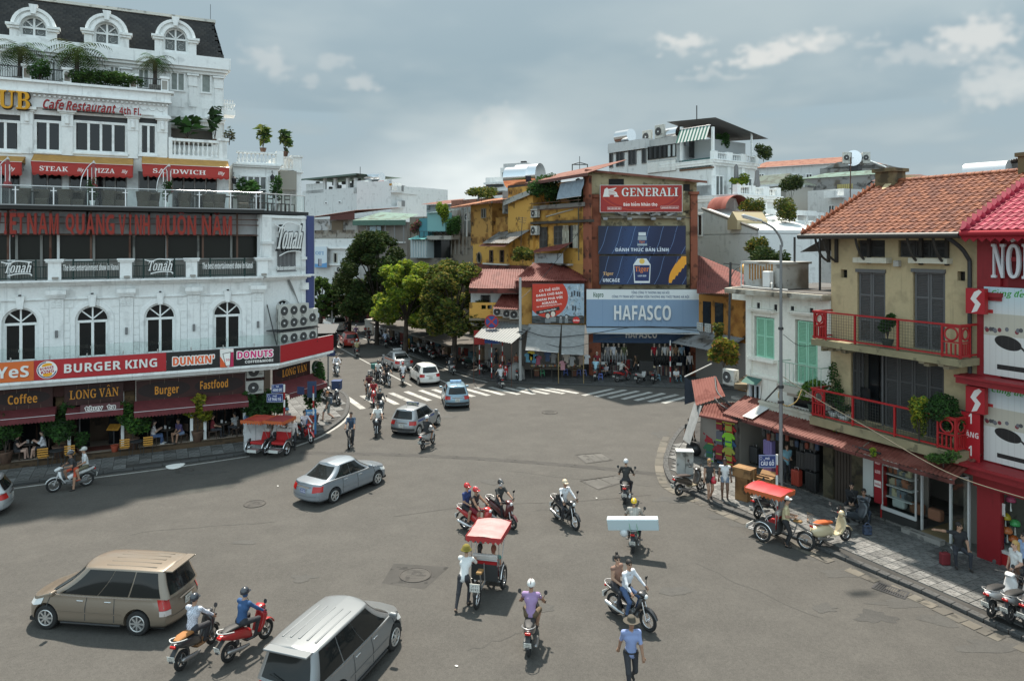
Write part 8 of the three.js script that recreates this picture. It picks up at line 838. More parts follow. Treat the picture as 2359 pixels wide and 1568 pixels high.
car('hatch','silver car cut off by the left edge',[.42,.44,.45],[-190,1216],[-38,1196],'left',{plate:'30F 6612',taxi:['TAXI',[.5,.45,.1],'#c8b840','#333']});
{let k=T('covered_handcart','dark covered cart under a grey top behind the red corner sign','cart');pG(k,733,812);M(k,'cover',[rbx(3.2,1.5,2.2,.1,0,1.2,0)],mh(.03,.03,.03));M(k,'top_sheet',mv(quad([-2,0,1.4],[2,.1,1.4],[1.8,.7,-1.2],[-1.6,.7,-1.2]),0,2.0,0),m2(.1,.1,.1));for(let x of[-1,1])M(k,'wheel',mv(cyl(.3,.3,.1,16),x,.3,1.05,HP),rubber);}
// == motorbikes
function bikeWheel(parent,name,r,x,kind,y=r){let w=M(parent,name,memo('bt'+r,()=>tor(r-.045,.045,8,26)),rubber,x,y,0);M(w,'rim',memo('br'+r,()=>tor(r-.1,.016,6,26)),chrome);M(w,'spokes',memo('bs'+r+kind,()=>{let g=[mv(cyl(.06,.06,.1,12),0,0,0,HP)],n=kind?14:5;for(let i=0;i<n;i++)g.push(mv(bx(r-.12,kind?.008:.05,kind?.008:.025),(r-.06)/2,0,0).rotateZ(i*6.283/n));return merge(g);}),kind?chrome:mat([.12,.12,.12],{metalness:.6,roughness:.4}));return w;}
function motorbike(type,label,col,rearP,frontP,o={}){
let t=T(o.name||(type==='vespa'||type==='scooter'?'motor_scooter':'motorbike'),label,type==='under'?'motorbike':'scooter',o.group||'motorbikes and scooters'),A=G(...frontP,o.h||0),B=G(...rearP,o.h||0),dir=A.clone().sub(B).setY(0).normalize(),c=A.clone().add(B).multiplyScalar(.5);t.position.copy(c);t.rotation.y=atan2(-dir.z,dir.x);
let pm=mat(col,{phys:1,roughness:.35,clearcoat:.6,clearcoatRoughness:.15}),ac=mat(o.acc||[.03,.03,.03],{roughness:.45}),sc=type!=='under',r=sc?.255:.3,fx=.63,rx=-.61,K=type;let g=(k,f)=>memo('mb'+(type==='vespa'?'v':sc?'s':'u')+k,f);
bikeWheel(t,'front_wheel',r,fx,sc?0:1);bikeWheel(t,'rear_wheel',r,rx,sc?0:1);
let v=type==='vespa';
M(t,'rear_body',g('tail',()=>v?sweep([[-.9,.5,.08,.1],[-.8,.55,.19,.2],[-.55,.56,.23,.22],[-.25,.54,.2,.2],[-.02,.42,.12,.1]],14):sc?sweep([[-.92,.78,.05,.03],[-.82,.74,.12,.07],[-.55,.66,.155,.13],[-.25,.58,.15,.15],[-.02,.46,.12,.13],[.06,.34,.1,.06]],12):sweep([[-.92,.8,.05,.03],[-.7,.74,.1,.07],[-.4,.68,.11,.09],[-.1,.6,.1,.1],[.1,.5,.08,.1]],12)),pm);
M(t,'seat',g('seat',()=>sweep(v?[[-.78,.8,.1,.04],[-.55,.83,.15,.06],[-.25,.8,.14,.06],[-.02,.77,.08,.04]]:[[-.82,.83,.08,.03],[-.62,.85,.135,.045],[-.35,.82,.14,.05],[-.15,.79,.12,.05],[.02,.76,.06,.03]],10)),o.seat||mr(.6,.022,.022,.022));
if(sc)M(t,'floorboard',g('floor',()=>sweep([[-.1,.34,.13,.05],[.1,.33,.16,.04],[.34,.36,.16,.05]],10)),v?pm:ac);else M(t,'engine',g('eng',()=>merge([rbx(.34,.2,.22,.05,.0,.33,0),mv(cyl(.09,.1,.24,10),.2,.36,0,0,0,1.3),bx(.05,.04,.6,-.02,.24,0)])),mat([.2,.2,.2],{metalness:.6,roughness:.45}));
M(t,'leg_shield',g('apron',()=>v?sweep([[.3,.36,.17,.04],[.4,.55,.22,.035],[.45,.75,.22,.035],[.46,.92,.12,.06]],12):sc?sweep([[.28,.36,.14,.05],[.4,.55,.19,.07],[.48,.75,.18,.1],[.46,.92,.12,.1]],12):sweep([[.22,.34,.17,.02],[.34,.52,.19,.03],[.42,.7,.15,.07],[.42,.86,.08,.07]],12)),pm);
M(t,'front_fender',g('fend',()=>{let n=[];for(let i=0;i<=6;i++){let a=.35+i*.32;n.push([fx+cos(a)*(r+.035),r+sin(a)*(r+.035),.07-.02*abs(i-3)/3,.018]);}return sweep(n,8);}),pm);
M(t,'fork',g('fork',()=>merge([rod([fx,r,.075],[.46,.78,.06],.022,6),rod([fx,r,-.075],[.46,.78,-.06],.022,6)])),steel);
M(t,'handlebar',g('hb',()=>merge([pipe([[.3,1.0,-.36],[.38,1.0,-.2],[.43,.97,0],[.38,1.0,.2],[.3,1.0,.36]],.016,6),rod([.3,1.0,-.36],[.35,1.0,-.25],.024),rod([.3,1.0,.36],[.35,1.0,.25],.024)])),plastic);
M(t,'headlight_cowl',g('cowl',()=>v?sph(.12,.46,1.0,0,12,8):sweep([[.3,.97,.1,.04],[.42,.99,.14,.07],[.53,.95,.1,.06],[.58,.9,.03,.03]],10)),pm);M(t,'headlight',g('hl',()=>v?mv(cyl(.09,.09,.04,16),.57,1.0,0,0,0,HP):sph(.07,.55,sc?.93:.93,0,10,6).scale(1,1,1)),mat([.62,.63,.63],{roughness:.08,phys:1}));
for(let s of[-1,1]){let m=M(t,'mirror',mv(cyl(.062,.062,.02,12).scale(1,1,.8),.27,1.26,s*.36,0,0,HP-.2),o.chrome?chrome:plastic);M(m,'stem',rod([.34,1.01,s*.26],[.28,1.22,s*.35],.009,5),plastic);}
M(t,'exhaust',g('ex',()=>sweep([[-.1,.25,.03,.03,.17],[-.35,.27,.055,.055,.18],[-.75,.36,.06,.06,.19],[-.82,.38,.035,.035,.19]],10,1)),o.ex||mat([.35,.35,.35],{metalness:.8,roughness:.35}));
M(t,'tail_light',g('tl',()=>rbx(.06,.07,.16,.025,-.93,.74,0,1)),mr(.2,.45,.012,.01));M(t,'rear_mudguard',g('mg',()=>sweep([[-.78,.66,.07,.02],[-.95,.52,.07,.015],[-1.0,.38,.06,.012]],8)),plastic);
M(t,'number_plate',g('np',()=>mv(bx(.012,.15,.2),-1.0,.48,0,0,0,.25)),mc(.6,.6,.57));M(t,'plate_face',g('npf',()=>mv(mv(plane(.2,.15),0,0,0,0,-HP),-1.008,.48,0,0,0,.25)),plateMat(o.plate||['29X1 77445','30K1 27556','29B1 23456','19N1 13183','29H6 04412'][abs(round(rearP[0]))%5]));
M(t,'grab_rail',g('gr',()=>pipe([[-.6,.8,.17],[-.85,.87,.15],[-.96,.88,0],[-.85,.87,-.15],[-.6,.8,-.17]],.014,5)),o.rail||mat([.4,.4,.4],{metalness:.6,roughness:.4}));M(t,'engine_case',g('ec',()=>merge([rbx(.42,.16,.12,.05,-.42,.3,-.1),bx(.03,.2,.03,-.1,.12,-.16)])),mat([.14,.14,.14],{metalness:.4,roughness:.5}));
if(v){for(let s of[-1,1])M(t,'side_rail',g('sr'+s,()=>pipe([[-.9,.45,s*.24],[-.6,.33,s*.25],[-.2,.4,s*.22]],.012,5)),chrome);M(t,'rear_rack',g('rk',()=>merge(Array.from({length:5},(_,i)=>bx(.02,.36,.02,-.95-.02*i,1.0,(i-2)*.08)).concat([bx(.03,.02,.36,-.96,1.18,0),bx(.03,.02,.36,-.96,.86,0)]))),chrome);M(t,'windscreen',g('wsn',()=>mv(new CylinderGeometry(.2,.22,.2,12,1,true,.6,1.9),.3,1.15,0)),mat([.05,.05,.05],{side:2,roughness:.1}));}
t.userData.seat=undefined;return t;
}
// == people
function nets(f,lo,hi,c){
let n=lo.map((a,i)=>ceil((hi[i]-a)/c)+2),at3=(i,j,k)=>(k*n[1]+j)*n[0]+i,D=new Float32Array(n[0]*n[1]*n[2]);for(let k=0;k<n[2];k++)for(let j=0;j<n[1];j++)for(let i=0;i<n[0];i++)D[at3(i,j,k)]=f(lo[0]+i*c,lo[1]+j*c,lo[2]+k*c);
let id=new Int32Array(D.length).fill(-1),pos=[],idx=[];let E=[[0,1],[2,3],[4,5],[6,7],[0,2],[1,3],[4,6],[5,7],[0,4],[1,5],[2,6],[3,7]];
for(let k=0;k<n[2]-1;k++)for(let j=0;j<n[1]-1;j++)for(let i=0;i<n[0]-1;i++){let v=[];for(let q=0;q<8;q++)v.push(D[at3(i+(q&1),j+(q>>1&1),k+(q>>2))]);let s=0;for(let x of v)if(x<0)s++;if(!s||s===8)continue;let x=0,y=0,z=0,m=0;for(let[a,b]of E)if((v[a]<0)!==(v[b]<0)){let t=v[a]/(v[a]-v[b]);x+=mix(a&1,b&1,t);y+=mix(a>>1&1,b>>1&1,t);z+=mix(a>>2,b>>2,t);m++;}id[at3(i,j,k)]=pos.length/3;pos.push(lo[0]+(i+x/m)*c,lo[1]+(j+y/m)*c,lo[2]+(k+z/m)*c);}
let quadI=(a,b,c2,d,flip)=>{if(a<0||b<0||c2<0||d<0)return;flip?idx.push(a,c2,b,a,d,c2):idx.push(a,b,c2,a,c2,d);};
for(let k=1;k<n[2]-1;k++)for(let j=1;j<n[1]-1;j++)for(let i=1;i<n[0]-1;i++){let s=D[at3(i,j,k)]<0;if(s!==D[at3(i+1,j,k)]<0)quadI(id[at3(i,j-1,k-1)],id[at3(i,j,k-1)],id[at3(i,j,k)],id[at3(i,j-1,k)],!s);if(s!==D[at3(i,j+1,k)]<0)quadI(id[at3(i-1,j,k-1)],id[at3(i-1,j,k)],id[at3(i,j,k)],id[at3(i,j,k-1)],!s);if(s!==D[at3(i,j,k+1)]<0)quadI(id[at3(i-1,j-1,k)],id[at3(i,j-1,k)],id[at3(i,j,k)],id[at3(i-1,j,k)],!s);}
let g=new BufferGeometry();g.setAttribute('position',new Float32BufferAttribute(pos,3));g.setIndex(idx);g.computeVertexNormals();return g;
}
let cap=(px,py,pz,a,b,ra,rb)=>{let dx=b[0]-a[0],dy=b[1]-a[1],dz=b[2]-a[2],ux=px-a[0],uy=py-a[1],uz=pz-a[2],t=clamp((ux*dx+uy*dy+uz*dz)/(dx*dx+dy*dy+dz*dz+1e-9));return[hypot(ux-dx*t,uy-dy*t,uz-dz*t)-mix(ra,rb,t),t];};
let ell=(x,y,z,c,r)=>{let a=(x-c[0])/r[0],b=(y-c[1])/r[1],d=(z-c[2])/r[2];let k=hypot(a,b,d);return(k-1)*min(...r);};
let smin=(a,b,k)=>{let h=clamp(.5+.5*(b-a)/k);return mix(b,a,h)-k*h*(1-h);};
let HEAD=(()=>{let g=nets((x,y,z)=>{let d=smin(ell(x,y,z,[-.012,.15,0],[.096,.1,.076]),ell(x,y,z,[.032,.07,0],[.058,.075,.056]),.03);d=smin(d,cap(x,y,z,[.09,.125,0],[.108,.088,0],.011,.015)[0],.012);d=smin(d,cap(x,y,z,[.082,.052,-.02],[.082,.052,.02],.011,.011)[0],.01);for(let s of[-1,1]){d=smin(d,ell(x,y,z,[-.005,.115,s*.08],[.022,.032,.01]),.008);d=max(d,-ell(x,y,z,[.1,.13,s*.034],[.017,.013,.018]));}return smin(d,cap(x,y,z,[-.015,-.06,0],[-.005,.06,0],.05,.05)[0],.03);},[-.13,-.08,-.11],[.15,.27,.11],.0115);return g;})();
let HAIR=k=>memo('hair'+k,()=>nets((x,y,z)=>{let d=ell(x,y,z,[-.02,.158,0],[.104,.106,.085]);d=max(d,-ell(x,y,z,[.12,.09,0],[.1,.09,.12]));if(k!=='short')d=smin(d,cap(x,y,z,[-.09,.14,0],[-.11,k==='long'?-.1:.05,0],.065,.05)[0],.03);if(k==='bun')d=smin(d,ell(x,y,z,[-.06,.285,0],[.05,.05,.045]),.02);d=max(d,-y+(k==='long'?-.16:.045));return d;},[-.2,-.17,-.12],[.14,.36,.12],.014));
let HELM=k=>memo('helm'+k,()=>nets((x,y,z)=>{let d=ell(x,y,z,[-.012,.165,0],[.132,.128,.112]);d=max(d,.118-y+(x>.06?.02:0));if(k)d=smin(d,max(ell(x,y,z,[.1,.15,0],[.09,.02,.095]),.05-x),.012);return d;},[-.17,.08,-.14],[.22,.32,.14],.0135));
let HAT={fedora:()=>lathe([[.001,.3],[.07,.295],[.095,.26],[.105,.19],[.11,.18],[.19,.165],[.2,.175],[.11,.165],[.1,.15]],20).translate(-.01,0,0),pith:()=>lathe([[.001,.315],[.06,.305],[.11,.26],[.13,.19],[.17,.15],[.175,.14],[.1,.15]],20).translate(-.01,0,0),cone:()=>lathe([[.001,.36],[.1,.27],[.25,.15],[.245,.145],[.09,.25]],20).translate(-.01,0,0),cap:()=>merge([new SphereGeometry(.115,16,8,0,7,0,1.45).translate(-.012,.17,0),mv(cyl(.095,.095,.012,16),.08,.185,0)])};
function ik(a,b,l1,l2,pole){let A=V3(...a),d=V3(...b).sub(A),L=min(d.length(),(l1+l2)*.999),n=d.clone().normalize(),x=(L*L+l1*l1-l2*l2)/(2*L),h=sqrt(max(0,l1*l1-x*x)),p=V3(...pole);p.addScaledVector(n,-p.dot(n)).normalize();let e=A.clone().addScaledVector(n,x).addScaledVector(p,h).toArray(),t=A.clone().addScaledVector(n,L).toArray();return[e,t];}
let POSE={
stand:{p:[0,.9,0],c:[.0,1.38,0],h:[[.05,.8,-.27],[.05,.8,.27]],f:[[0,.09,-.1],[.03,.09,.11]]},
walk:{p:[0,.88,0],c:[.04,1.36,0],h:[[.22,.86,-.25],[-.2,.84,.26]],f:[[-.3,.16,-.09],[.3,.09,.1]]},
phone:{p:[0,.9,0],c:[.02,1.38,0],h:[[.3,1.12,-.08],[.28,1.1,.1]],f:[[0,.09,-.1],[.04,.09,.11]]},
carry:{p:[0,.9,0],c:[.0,1.38,0],h:[[.2,.98,-.18],[.08,.8,.26]],f:[[-.1,.1,-.09],[.16,.09,.1]]},
ride:{p:[-.22,.9,0],c:[-.12,1.36,0],h:[[.3,1.02,-.31],[.3,1.02,.31]],f:[[.16,.42,-.13],[.16,.42,.13]],g:1,lap:1},
ride2:{p:[-.2,.9,0],c:[-.08,1.37,0],h:[[.3,1.02,-.31],[.3,1.02,.31]],f:[[.02,.31,-.19],[.02,.31,.19]],g:1,lap:1},
foot:{p:[-.2,.9,0],c:[-.02,1.35,0],h:[[.2,1.06,-.12],[.3,1.02,.31]],f:[[-.05,.07,-.36],[.1,.4,.14]],g:1,lap:1},
pillion:{p:[-.6,.95,0],c:[-.55,1.43,0],h:[[-.3,1.06,-.14],[-.3,1.06,.14]],f:[[-.3,.45,-.22],[-.3,.45,.22]],lap:1},
sit:{p:[0,.5,0],c:[-.02,.98,0],h:[[.34,.64,-.12],[.34,.66,.12]],f:[[.44,.09,-.13],[.42,.09,.13]],lap:1},
read:{p:[0,.5,0],c:[.04,.98,0],h:[[.36,.86,-.08],[.36,.86,.08]],f:[[.5,.09,-.1],[.4,.09,.1]],lap:1},
lean:{p:[0,.5,0],c:[.18,.95,0],h:[[.42,.56,-.06],[.42,.56,.06]],f:[[.44,.09,-.16],[.42,.09,.16]],lap:1},
point:{p:[0,.55,0],c:[.0,1.03,0],h:[[.1,1.12,.72],[.3,.62,-.2]].reverse(),f:[[.44,.09,-.2],[.34,.09,.18]],lap:1},
squat:{p:[0,.32,0],c:[.1,.8,0],h:[[.42,.55,-.1],[.42,.55,.1]],f:[[.3,.09,-.15],[.3,.09,.15]],lap:1},
cycle:{p:[-.2,1.0,0],c:[-.05,1.46,0],h:[[.42,1.05,-.24],[.42,1.05,.24]],f:[[.02,.18,-.1],[.1,.46,.1]],g:1,lap:1},
push:{p:[-.1,.87,0],c:[.16,1.3,0],h:[[.62,1.12,-.1],[.62,1.12,.16]],f:[[-.55,.12,-.1],[.02,.09,.1]],g:1},
};
let IDS={torso:0,arm:1,fore:2,thigh:3,shin:4,foot:5,hand:6,head:7};
function bodyGeo(pose,yaw){
return memo('body'+pose+yaw,()=>{
let o=POSE[pose],P=o.p,C=o.c,hip=s=>[P[0],P[1]-.02,s*.095],sh=s=>[C[0],C[1]+.02,s*.185],B=[];let add=(a,b,ra,rb,id)=>B.push([a,b,ra,rb,id]);
add([P[0],P[1],-.07],[P[0],P[1],.07],.115,.115,3.001);add(P,[mix(P[0],C[0],.55),mix(P[1],C[1],.55),0],.128,.132,0);add([mix(P[0],C[0],.75),mix(P[1],C[1],.75),-.07],[mix(P[0],C[0],.75),mix(P[1],C[1],.75),.07],.116,.116,0);add(sh(-1),sh(1),.068,.068,0);add([C[0],C[1],0],[C[0]+.01,C[1]+.12,0],.06,.05,7);
let H=[];[-1,1].forEach((s,i)=>{let[e,w]=ik(sh(s),o.h[i],.29,.26,o.g?[-.3,-1,s*.9]:[-1,-.2,s*.35]);add(sh(s),e,.058,.047,1);add(e,w,.045,.033,2);H.push([w,V3(...w).sub(V3(...e)).normalize(),s]);let[k,f]=ik(hip(s),o.f[i],.43,.42,o.lap?[1,.6,s*.35]:[1,0,s*.08]);add(hip(s),k,.092,.064,3);add(k,f,.062,.043,4);add([f[0]-.03,f[1]-.035,f[2]],[f[0]+.14,f[1]-.05,f[2]+s*.02],.042,.036,5);});
let lo=[9,9,9],hi=[-9,-9,-9];for(let[a,b,r]of B)for(let q of[a,b])for(let i=0;i<3;i++){lo[i]=min(lo[i],q[i]-r-.05);hi[i]=max(hi[i],q[i]+r+.05);}
let f=(x,y,z)=>{let d=9;for(let[a,b,ra,rb]of B)d=smin(d,cap(x,y,z,a,b,ra,rb)[0],.035);return d;},g=nets(f,lo,hi,.027),p=g.attributes.position,ids=[];
for(let i=0;i<p.count;i++){let best=9,id=0,tt=0;for(let[a,b,ra,rb,k]of B){let[d,t]=cap(p.getX(i),p.getY(i),p.getZ(i),a,b,ra,rb);if(d<best){best=d;id=k;tt=t;}}ids.push([floor(id),id===3.001?-1:tt]);}
let parts=[[g,ids]];
let hd=HEAD.clone();hd.rotateY(-yaw);let hp=[C[0]+.025,C[1]+.135,0];hd.translate(...hp);let h0=HEAD.attributes.position,hi2=[];for(let i=0;i<h0.count;i++){let x=h0.getX(i),y=h0.getY(i),z=abs(h0.getZ(i));hi2.push([x>.062&&abs(y-.132)<.016&&abs(z-.034)<.02?8:x>.07&&abs(y-.052)<.012&&z<.024?9:x>.055&&abs(y-.157)<.008&&abs(z-.034)<.022?8:7,0]);}parts.push([hd,hi2]);
for(let[w,d,s]of H){
let side=V3(-d.z,0,d.x).lengthSq()>.02?V3(-d.z,0,d.x).normalize():V3(1,0,0),nrm=side.clone().cross(d).normalize();let W=V3(...w),q=(a,b,c)=>W.clone().addScaledVector(d,a).addScaledVector(side,b).addScaledVector(nrm,c),cu=(o.g?-1:-.4);let gs=[rod(q(-.02,0,0),q(.075,0,0),.036,7,.04)];
[-.03,-.01,.01,.03].forEach((b,i)=>{let L=[.028,.033,.035,.03][i];let k1=q(.07,b,0),k2=q(.07+L,b,cu*.02),k3=q(.07+L*(1.5-(o.g?.7:0)),b,cu*.05);gs.push(rod(k1,k2,.0105,5,.0095),rod(k2,k3,.0095,5,.008));});let t1=q(.02,-.035,0),t2=q(.05,-.062,cu*.02),t3=q(.08,-.064,cu*.045);gs.push(rod(t1,t2,.013,5,.011),rod(t2,t3,.011,5,.009));let m=merge(gs);m.deleteAttribute('uv');parts.push([m,Array.from({length:m.attributes.position.count},()=>[6,0])]);
}
let gg=[],id2=[];for(let[q,i]of parts){let nq=q.index?q.toNonIndexed():q;if(q.index)for(let k of q.index.array)id2.push(i[k]);else id2.push(...i);gg.push(new BufferGeometry().setAttribute('position',nq.attributes.position).setAttribute('normal',nq.attributes.normal));}let all=mergeGeometries(gg);return{g:all,ids:id2,head:hp};
});
}
let SKIN=[[.36,.21,.14],[.42,.26,.18],[.3,.17,.11]],bodyMat=mat([1,1,1],{vertexColors:true,roughness:.85});
let pc=0;
function person(label,pose,o={}){
let yaw=o.yaw||0,{g,ids,head}=bodyGeo(pose,yaw),t=T(o.name||'person',label,o.cat||'person',o.group||'people'),n=ids.length,col=new Float32Array(n*3),sk=o.skin||SKIN[pc++%3],sh=o.shirt||[.5,.5,.5],pa=o.pants||[.03,.03,.035],shoe=o.shoe||[.03,.025,.022],sl=o.sleeve??.75,pl=o.leg??2,P=g.attributes.position;
for(let i=0;i<n;i++){let[k,u]=ids[i];let c=sk;if(k===0)c=sh;else if(k===1)c=u<sl?sh:sk;else if(k===2)c=u+1<sl?sh:sk;else if(k===3)c=u<pl?pa:sk;else if(k===4)c=u+1<pl?pa:sk;else if(k===5)c=shoe;else if(k===8)c=[.02,.015,.012];else if(k===9)c=[.3,.11,.09];else if(k===7&&o.mask&&P.getY(i)<head[1]+.11&&P.getY(i)>head[1]+.02)c=o.mask;if(k===6&&o.glove)c=o.glove;let m=1;if(o.check&&c===sh)m=(floor(P.getY(i)*28)+floor((P.getZ(i)+P.getX(i))*28))%2?1:.55;if(o.stripe&&c===sh)m=floor(P.getZ(i)*45)%2?1:.7;col[i*3]=c[0]*m;col[i*3+1]=c[1]*m;col[i*3+2]=c[2]*m;}
let q=new BufferGeometry();q.setAttribute('position',g.attributes.position);q.setAttribute('normal',g.attributes.normal);q.setAttribute('color',new BufferAttribute(col,3));M(t,'body',q,bodyMat);
let top=(name,geo,m)=>{let h=M(t,name,geo,m,...head);h.rotation.y=-yaw;return h;};
if(o.hair!==0)top('hair',HAIR(o.hair||'short'),mat(o.hairc||[.018,.014,.012],{roughness:.7}));
if(o.helm){let h=top('helmet',HELM(1),mat(o.helm,{roughness:.25,phys:1,clearcoat:.5}));if(o.band)M(h,'helmet_stripe',mv(tor(.129,.012,4,16,2.6),-.012,.165,0,0,0,.25),mat(o.band));}if(o.hat)top('hat',memo('hat'+o.hat,HAT[o.hat]),mat(o.hatc||[.12,.1,.07],{side:2,roughness:.9}));
if(o.bag)M(t,'shoulder_bag',[rbx(.12,.22,.26,.04,head[0]-.14,head[1]-.42,.2),rod([head[0]-.1,head[1]-.35,.2],[head[0]+.05,head[1]-.05,-.1],.012)],mat(o.bag));if(o.pack)M(t,'backpack',rbx(.18,.42,.3,.07,head[0]-.22,head[1]-.32,0),mat(o.pack,{tex:'cloth'}));if(o.belt)M(t,'belt',mv(tor(.125,.016,5,18).scale(.95,1.25,1),head[0]-.03,head[1]-.58,0,HP),mc(.02,.015,.01));
let s=o.s||.96;t.scale.setScalar(s);
if(o.on){t.position.copy(o.on.position);t.rotation.y=o.on.rotation.y;t.position.y=o.on.position.y+(o.dy||0);if(o.back){t.position.x-=cos(t.rotation.y)*o.back;t.position.z+=sin(t.rotation.y)*o.back;}}else if(o.px){pG(t,...o.px,o.h||0);t.rotation.y=o.a||0;}else{t.position.copy(o.pos);t.rotation.y=o.a||0;}return t;
}
// == riders on the junction
let Wt=[.62,.62,.6],Bk=[.02,.02,.022],Gy=[.2,.2,.2],Nv=[.03,.05,.12],Rd=[.4,.02,.02],Dn=[.06,.1,.2],LB=[.25,.42,.5];
let ride=(type,blabel,col,rear,front,riders,o={})=>{let m=motorbike(type,blabel,col,rear,front,o);for(let[l,pose,q]of riders)person(l,pose,{on:m,dy:.0,...q});return m;};
ride('scooter','black and tan scooter behind the tan minivan',[.03,.03,.032],[417.6,1543],[487.5,1482.7],[['rider in white checked shirt and dark helmet behind the tan minivan','ride',{shirt:[.55,.58,.66],check:1,sleeve:1.9,helm:[.03,.035,.045]}]],{seat:mc(.3,.13,.04),acc:[.2,.09,.03],rail:mc(.6,.6,.58)});
ride('scooter','red scooter between the two minivans',[.38,.02,.02],[527.7,1524],[611,1470.6],[['rider in blue hooded top and black helmet between the minivans','ride',{shirt:[.03,.08,.19],sleeve:2,helm:[.03,.035,.045],glove:[.4,.03,.05],hair:0,mask:[.03,.08,.18]}]],{rail:mc(.6,.6,.58)});
ride('scooter','dark scooter of the rider in the purple shirt',[.05,.04,.04],[1218,1518],[1232,1447],[['rider in purple polo shirt and white helmet at the bottom','ride',{shirt:[.3,.2,.36],pants:[.1,.07,.04],leg:1.1,helm:[.66,.66,.64],band:[.1,.05,.05],s:1}]]);
ride('under','black motorbike carrying a couple without helmets',Bk,[1416.4,1413],[1492.7,1453.8],[['bareheaded rider in white shirt and jeans with a passenger','ride2',{shirt:[.56,.58,.62],sleeve:1.9,pants:Dn,s:1,yaw:.3}],['passenger with hair bun and brown sleeveless top','pillion',{shirt:[.2,.12,.09],sleeve:0,hair:'bun',yaw:.4}]],{ex:mat([.6,.6,.6],{metalness:.7,roughness:.25})});
{let m=ride('under','dark motorbike loaded with a white foam board',[.03,.03,.035],[1459,1274],[1464,1240],[['rider in grey striped shirt and yellow helmet with a foam board','ride2',{shirt:[.36,.34,.31],stripe:1,sleeve:1.9,helm:[.62,.42,.02],band:[.6,.6,.58]}]]);let k=T('foam_board','white foam board strapped across the back of a motorbike','foam board');k.position.copy(m.position);k.rotation.y=m.rotation.y;M(k,'board',mv(rbx(.22,.42,1.75,.015,0,0,0),-.75,1.08,0,-.1,0,.25),mr(.5,.5,.6,.63));M(k,'edge_lip',mv(bx(.04,.08,1.75),-.86,1.24,0,-.1,0,.25),mc(.6,.66,.68));M(k,'green_string',[-.15,.1].map(z=>rod([-.88,1.3,z],[-.84,.7,z+.1],.008,4)),mc(.1,.35,.15));M(k,'plastic_bag',sph(.16,-.7,.72,-.3,8,6),mc(.6,.62,.63));}
ride('under','black motorbike of the rider in the tan helmet',Bk,[1282.4,1194.4],[1326.5,1221.5],[['rider in white shirt and tan helmet with a shoulder strap','ride2',{shirt:[.6,.61,.63],sleeve:1.8,helm:[.55,.45,.32],bag:[.03,.03,.03]}]]);
ride('under','small motorbike of the rider in the black hooded coat',[.08,.03,.03],[1440,1163],[1446,1136],[['rider in black hooded coat and white helmet heading away','ride2',{shirt:[.03,.03,.028],sleeve:2,helm:[.5,.52,.54]}]],{ex:mc(.6,.6,.6)});
ride('scooter','red scooter carrying two people in red helmets',[.42,.02,.02],[1072.3,1219.5],[1131,1236],[['rider in black sleeveless top and red helmet','ride',{shirt:[.025,.02,.022],sleeve:0,pants:[.16,.012,.02],leg:.9,helm:[.45,.015,.015],band:[.5,.5,.5]}],['passenger in blue shirt and red helmet','pillion',{shirt:[.03,.05,.16],pants:Bk,leg:1.0,helm:[.45,.015,.015]}]],{ex:mat([.62,.62,.62],{metalness:.7,roughness:.25})});
ride('scooter','dark red and black scooter next to the pair in red helmets',[.1,.02,.02],[1133,1196],[1182,1220],[['rider in dark shirt with face mask and black helmet','ride',{shirt:[.035,.037,.036],helm:[.02,.02,.02],mask:[.55,.56,.56],band:[.5,.5,.5]}]],{acc:[.03,.03,.03]});
ride('under','white motorbike stopped in front of the café',[.62,.63,.63],[196,1120],[128,1133],[['rider in dark shirt and orange shorts looking down, foot on the road','foot',{shirt:[.035,.035,.037],pants:[.45,.07,.03],leg:.8,helm:[.04,.04,.045],band:[.5,.5,.5]}],['passenger in white shirt and patterned shorts with silver helmet','pillion',{shirt:[.6,.61,.62],pants:[.12,.11,.07],leg:.85,helm:[.4,.4,.38],shoe:[.3,.06,.03]}]]);
ride('scooter','black scooter of the bareheaded rider in a white shirt',Bk,[873,995],[866.5,1009],[['bareheaded rider in white short-sleeved shirt facing the camera','ride',{shirt:Wt,sleeve:.9,s:1}]]);
ride('scooter','silver scooter beside the silver taxi',[.35,.36,.36],[974.5,1036],[996.5,1022],[['rider in black shirt and shorts with white helmet beside the taxi','ride',{shirt:Bk,leg:.9,helm:[.66,.66,.66],pants:[.02,.02,.02]}]]);
ride('scooter','dark scooter of the masked rider in black',[.03,.04,.05],[873,951],[879,963],[['rider in black jacket with pale blue mask','ride',{shirt:Bk,sleeve:2,mask:[.35,.5,.5],helm:[.02,.02,.02],bag:[.15,.1,.06]}]]);
ride('scooter','red scooter coming over the crossing',[.4,.02,.02],[861,925],[861,941],[['rider in red shirt and black helmet on the crossing','ride',{shirt:[.22,.015,.02],helm:[.02,.02,.02]}]]);
ride('under','dark motorbike with two people at the left end of the crossing',Bk,[851,908],[850,923],[['rider in dark red shirt and black helmet at the left end of the crossing','ride2',{shirt:[.08,.012,.015],helm:[.02,.02,.02],leg:1}],['passenger in black shirt and helmet at the left end of the crossing','pillion',{shirt:Bk,helm:[.03,.03,.03]}]]);
ride('under','black motorbike beyond the crossing with its wheel turned',Bk,[884,884],[899,893],[['rider in black shirt and helmet beyond the crossing','ride2',{shirt:Bk,helm:[.02,.02,.02]}]]);
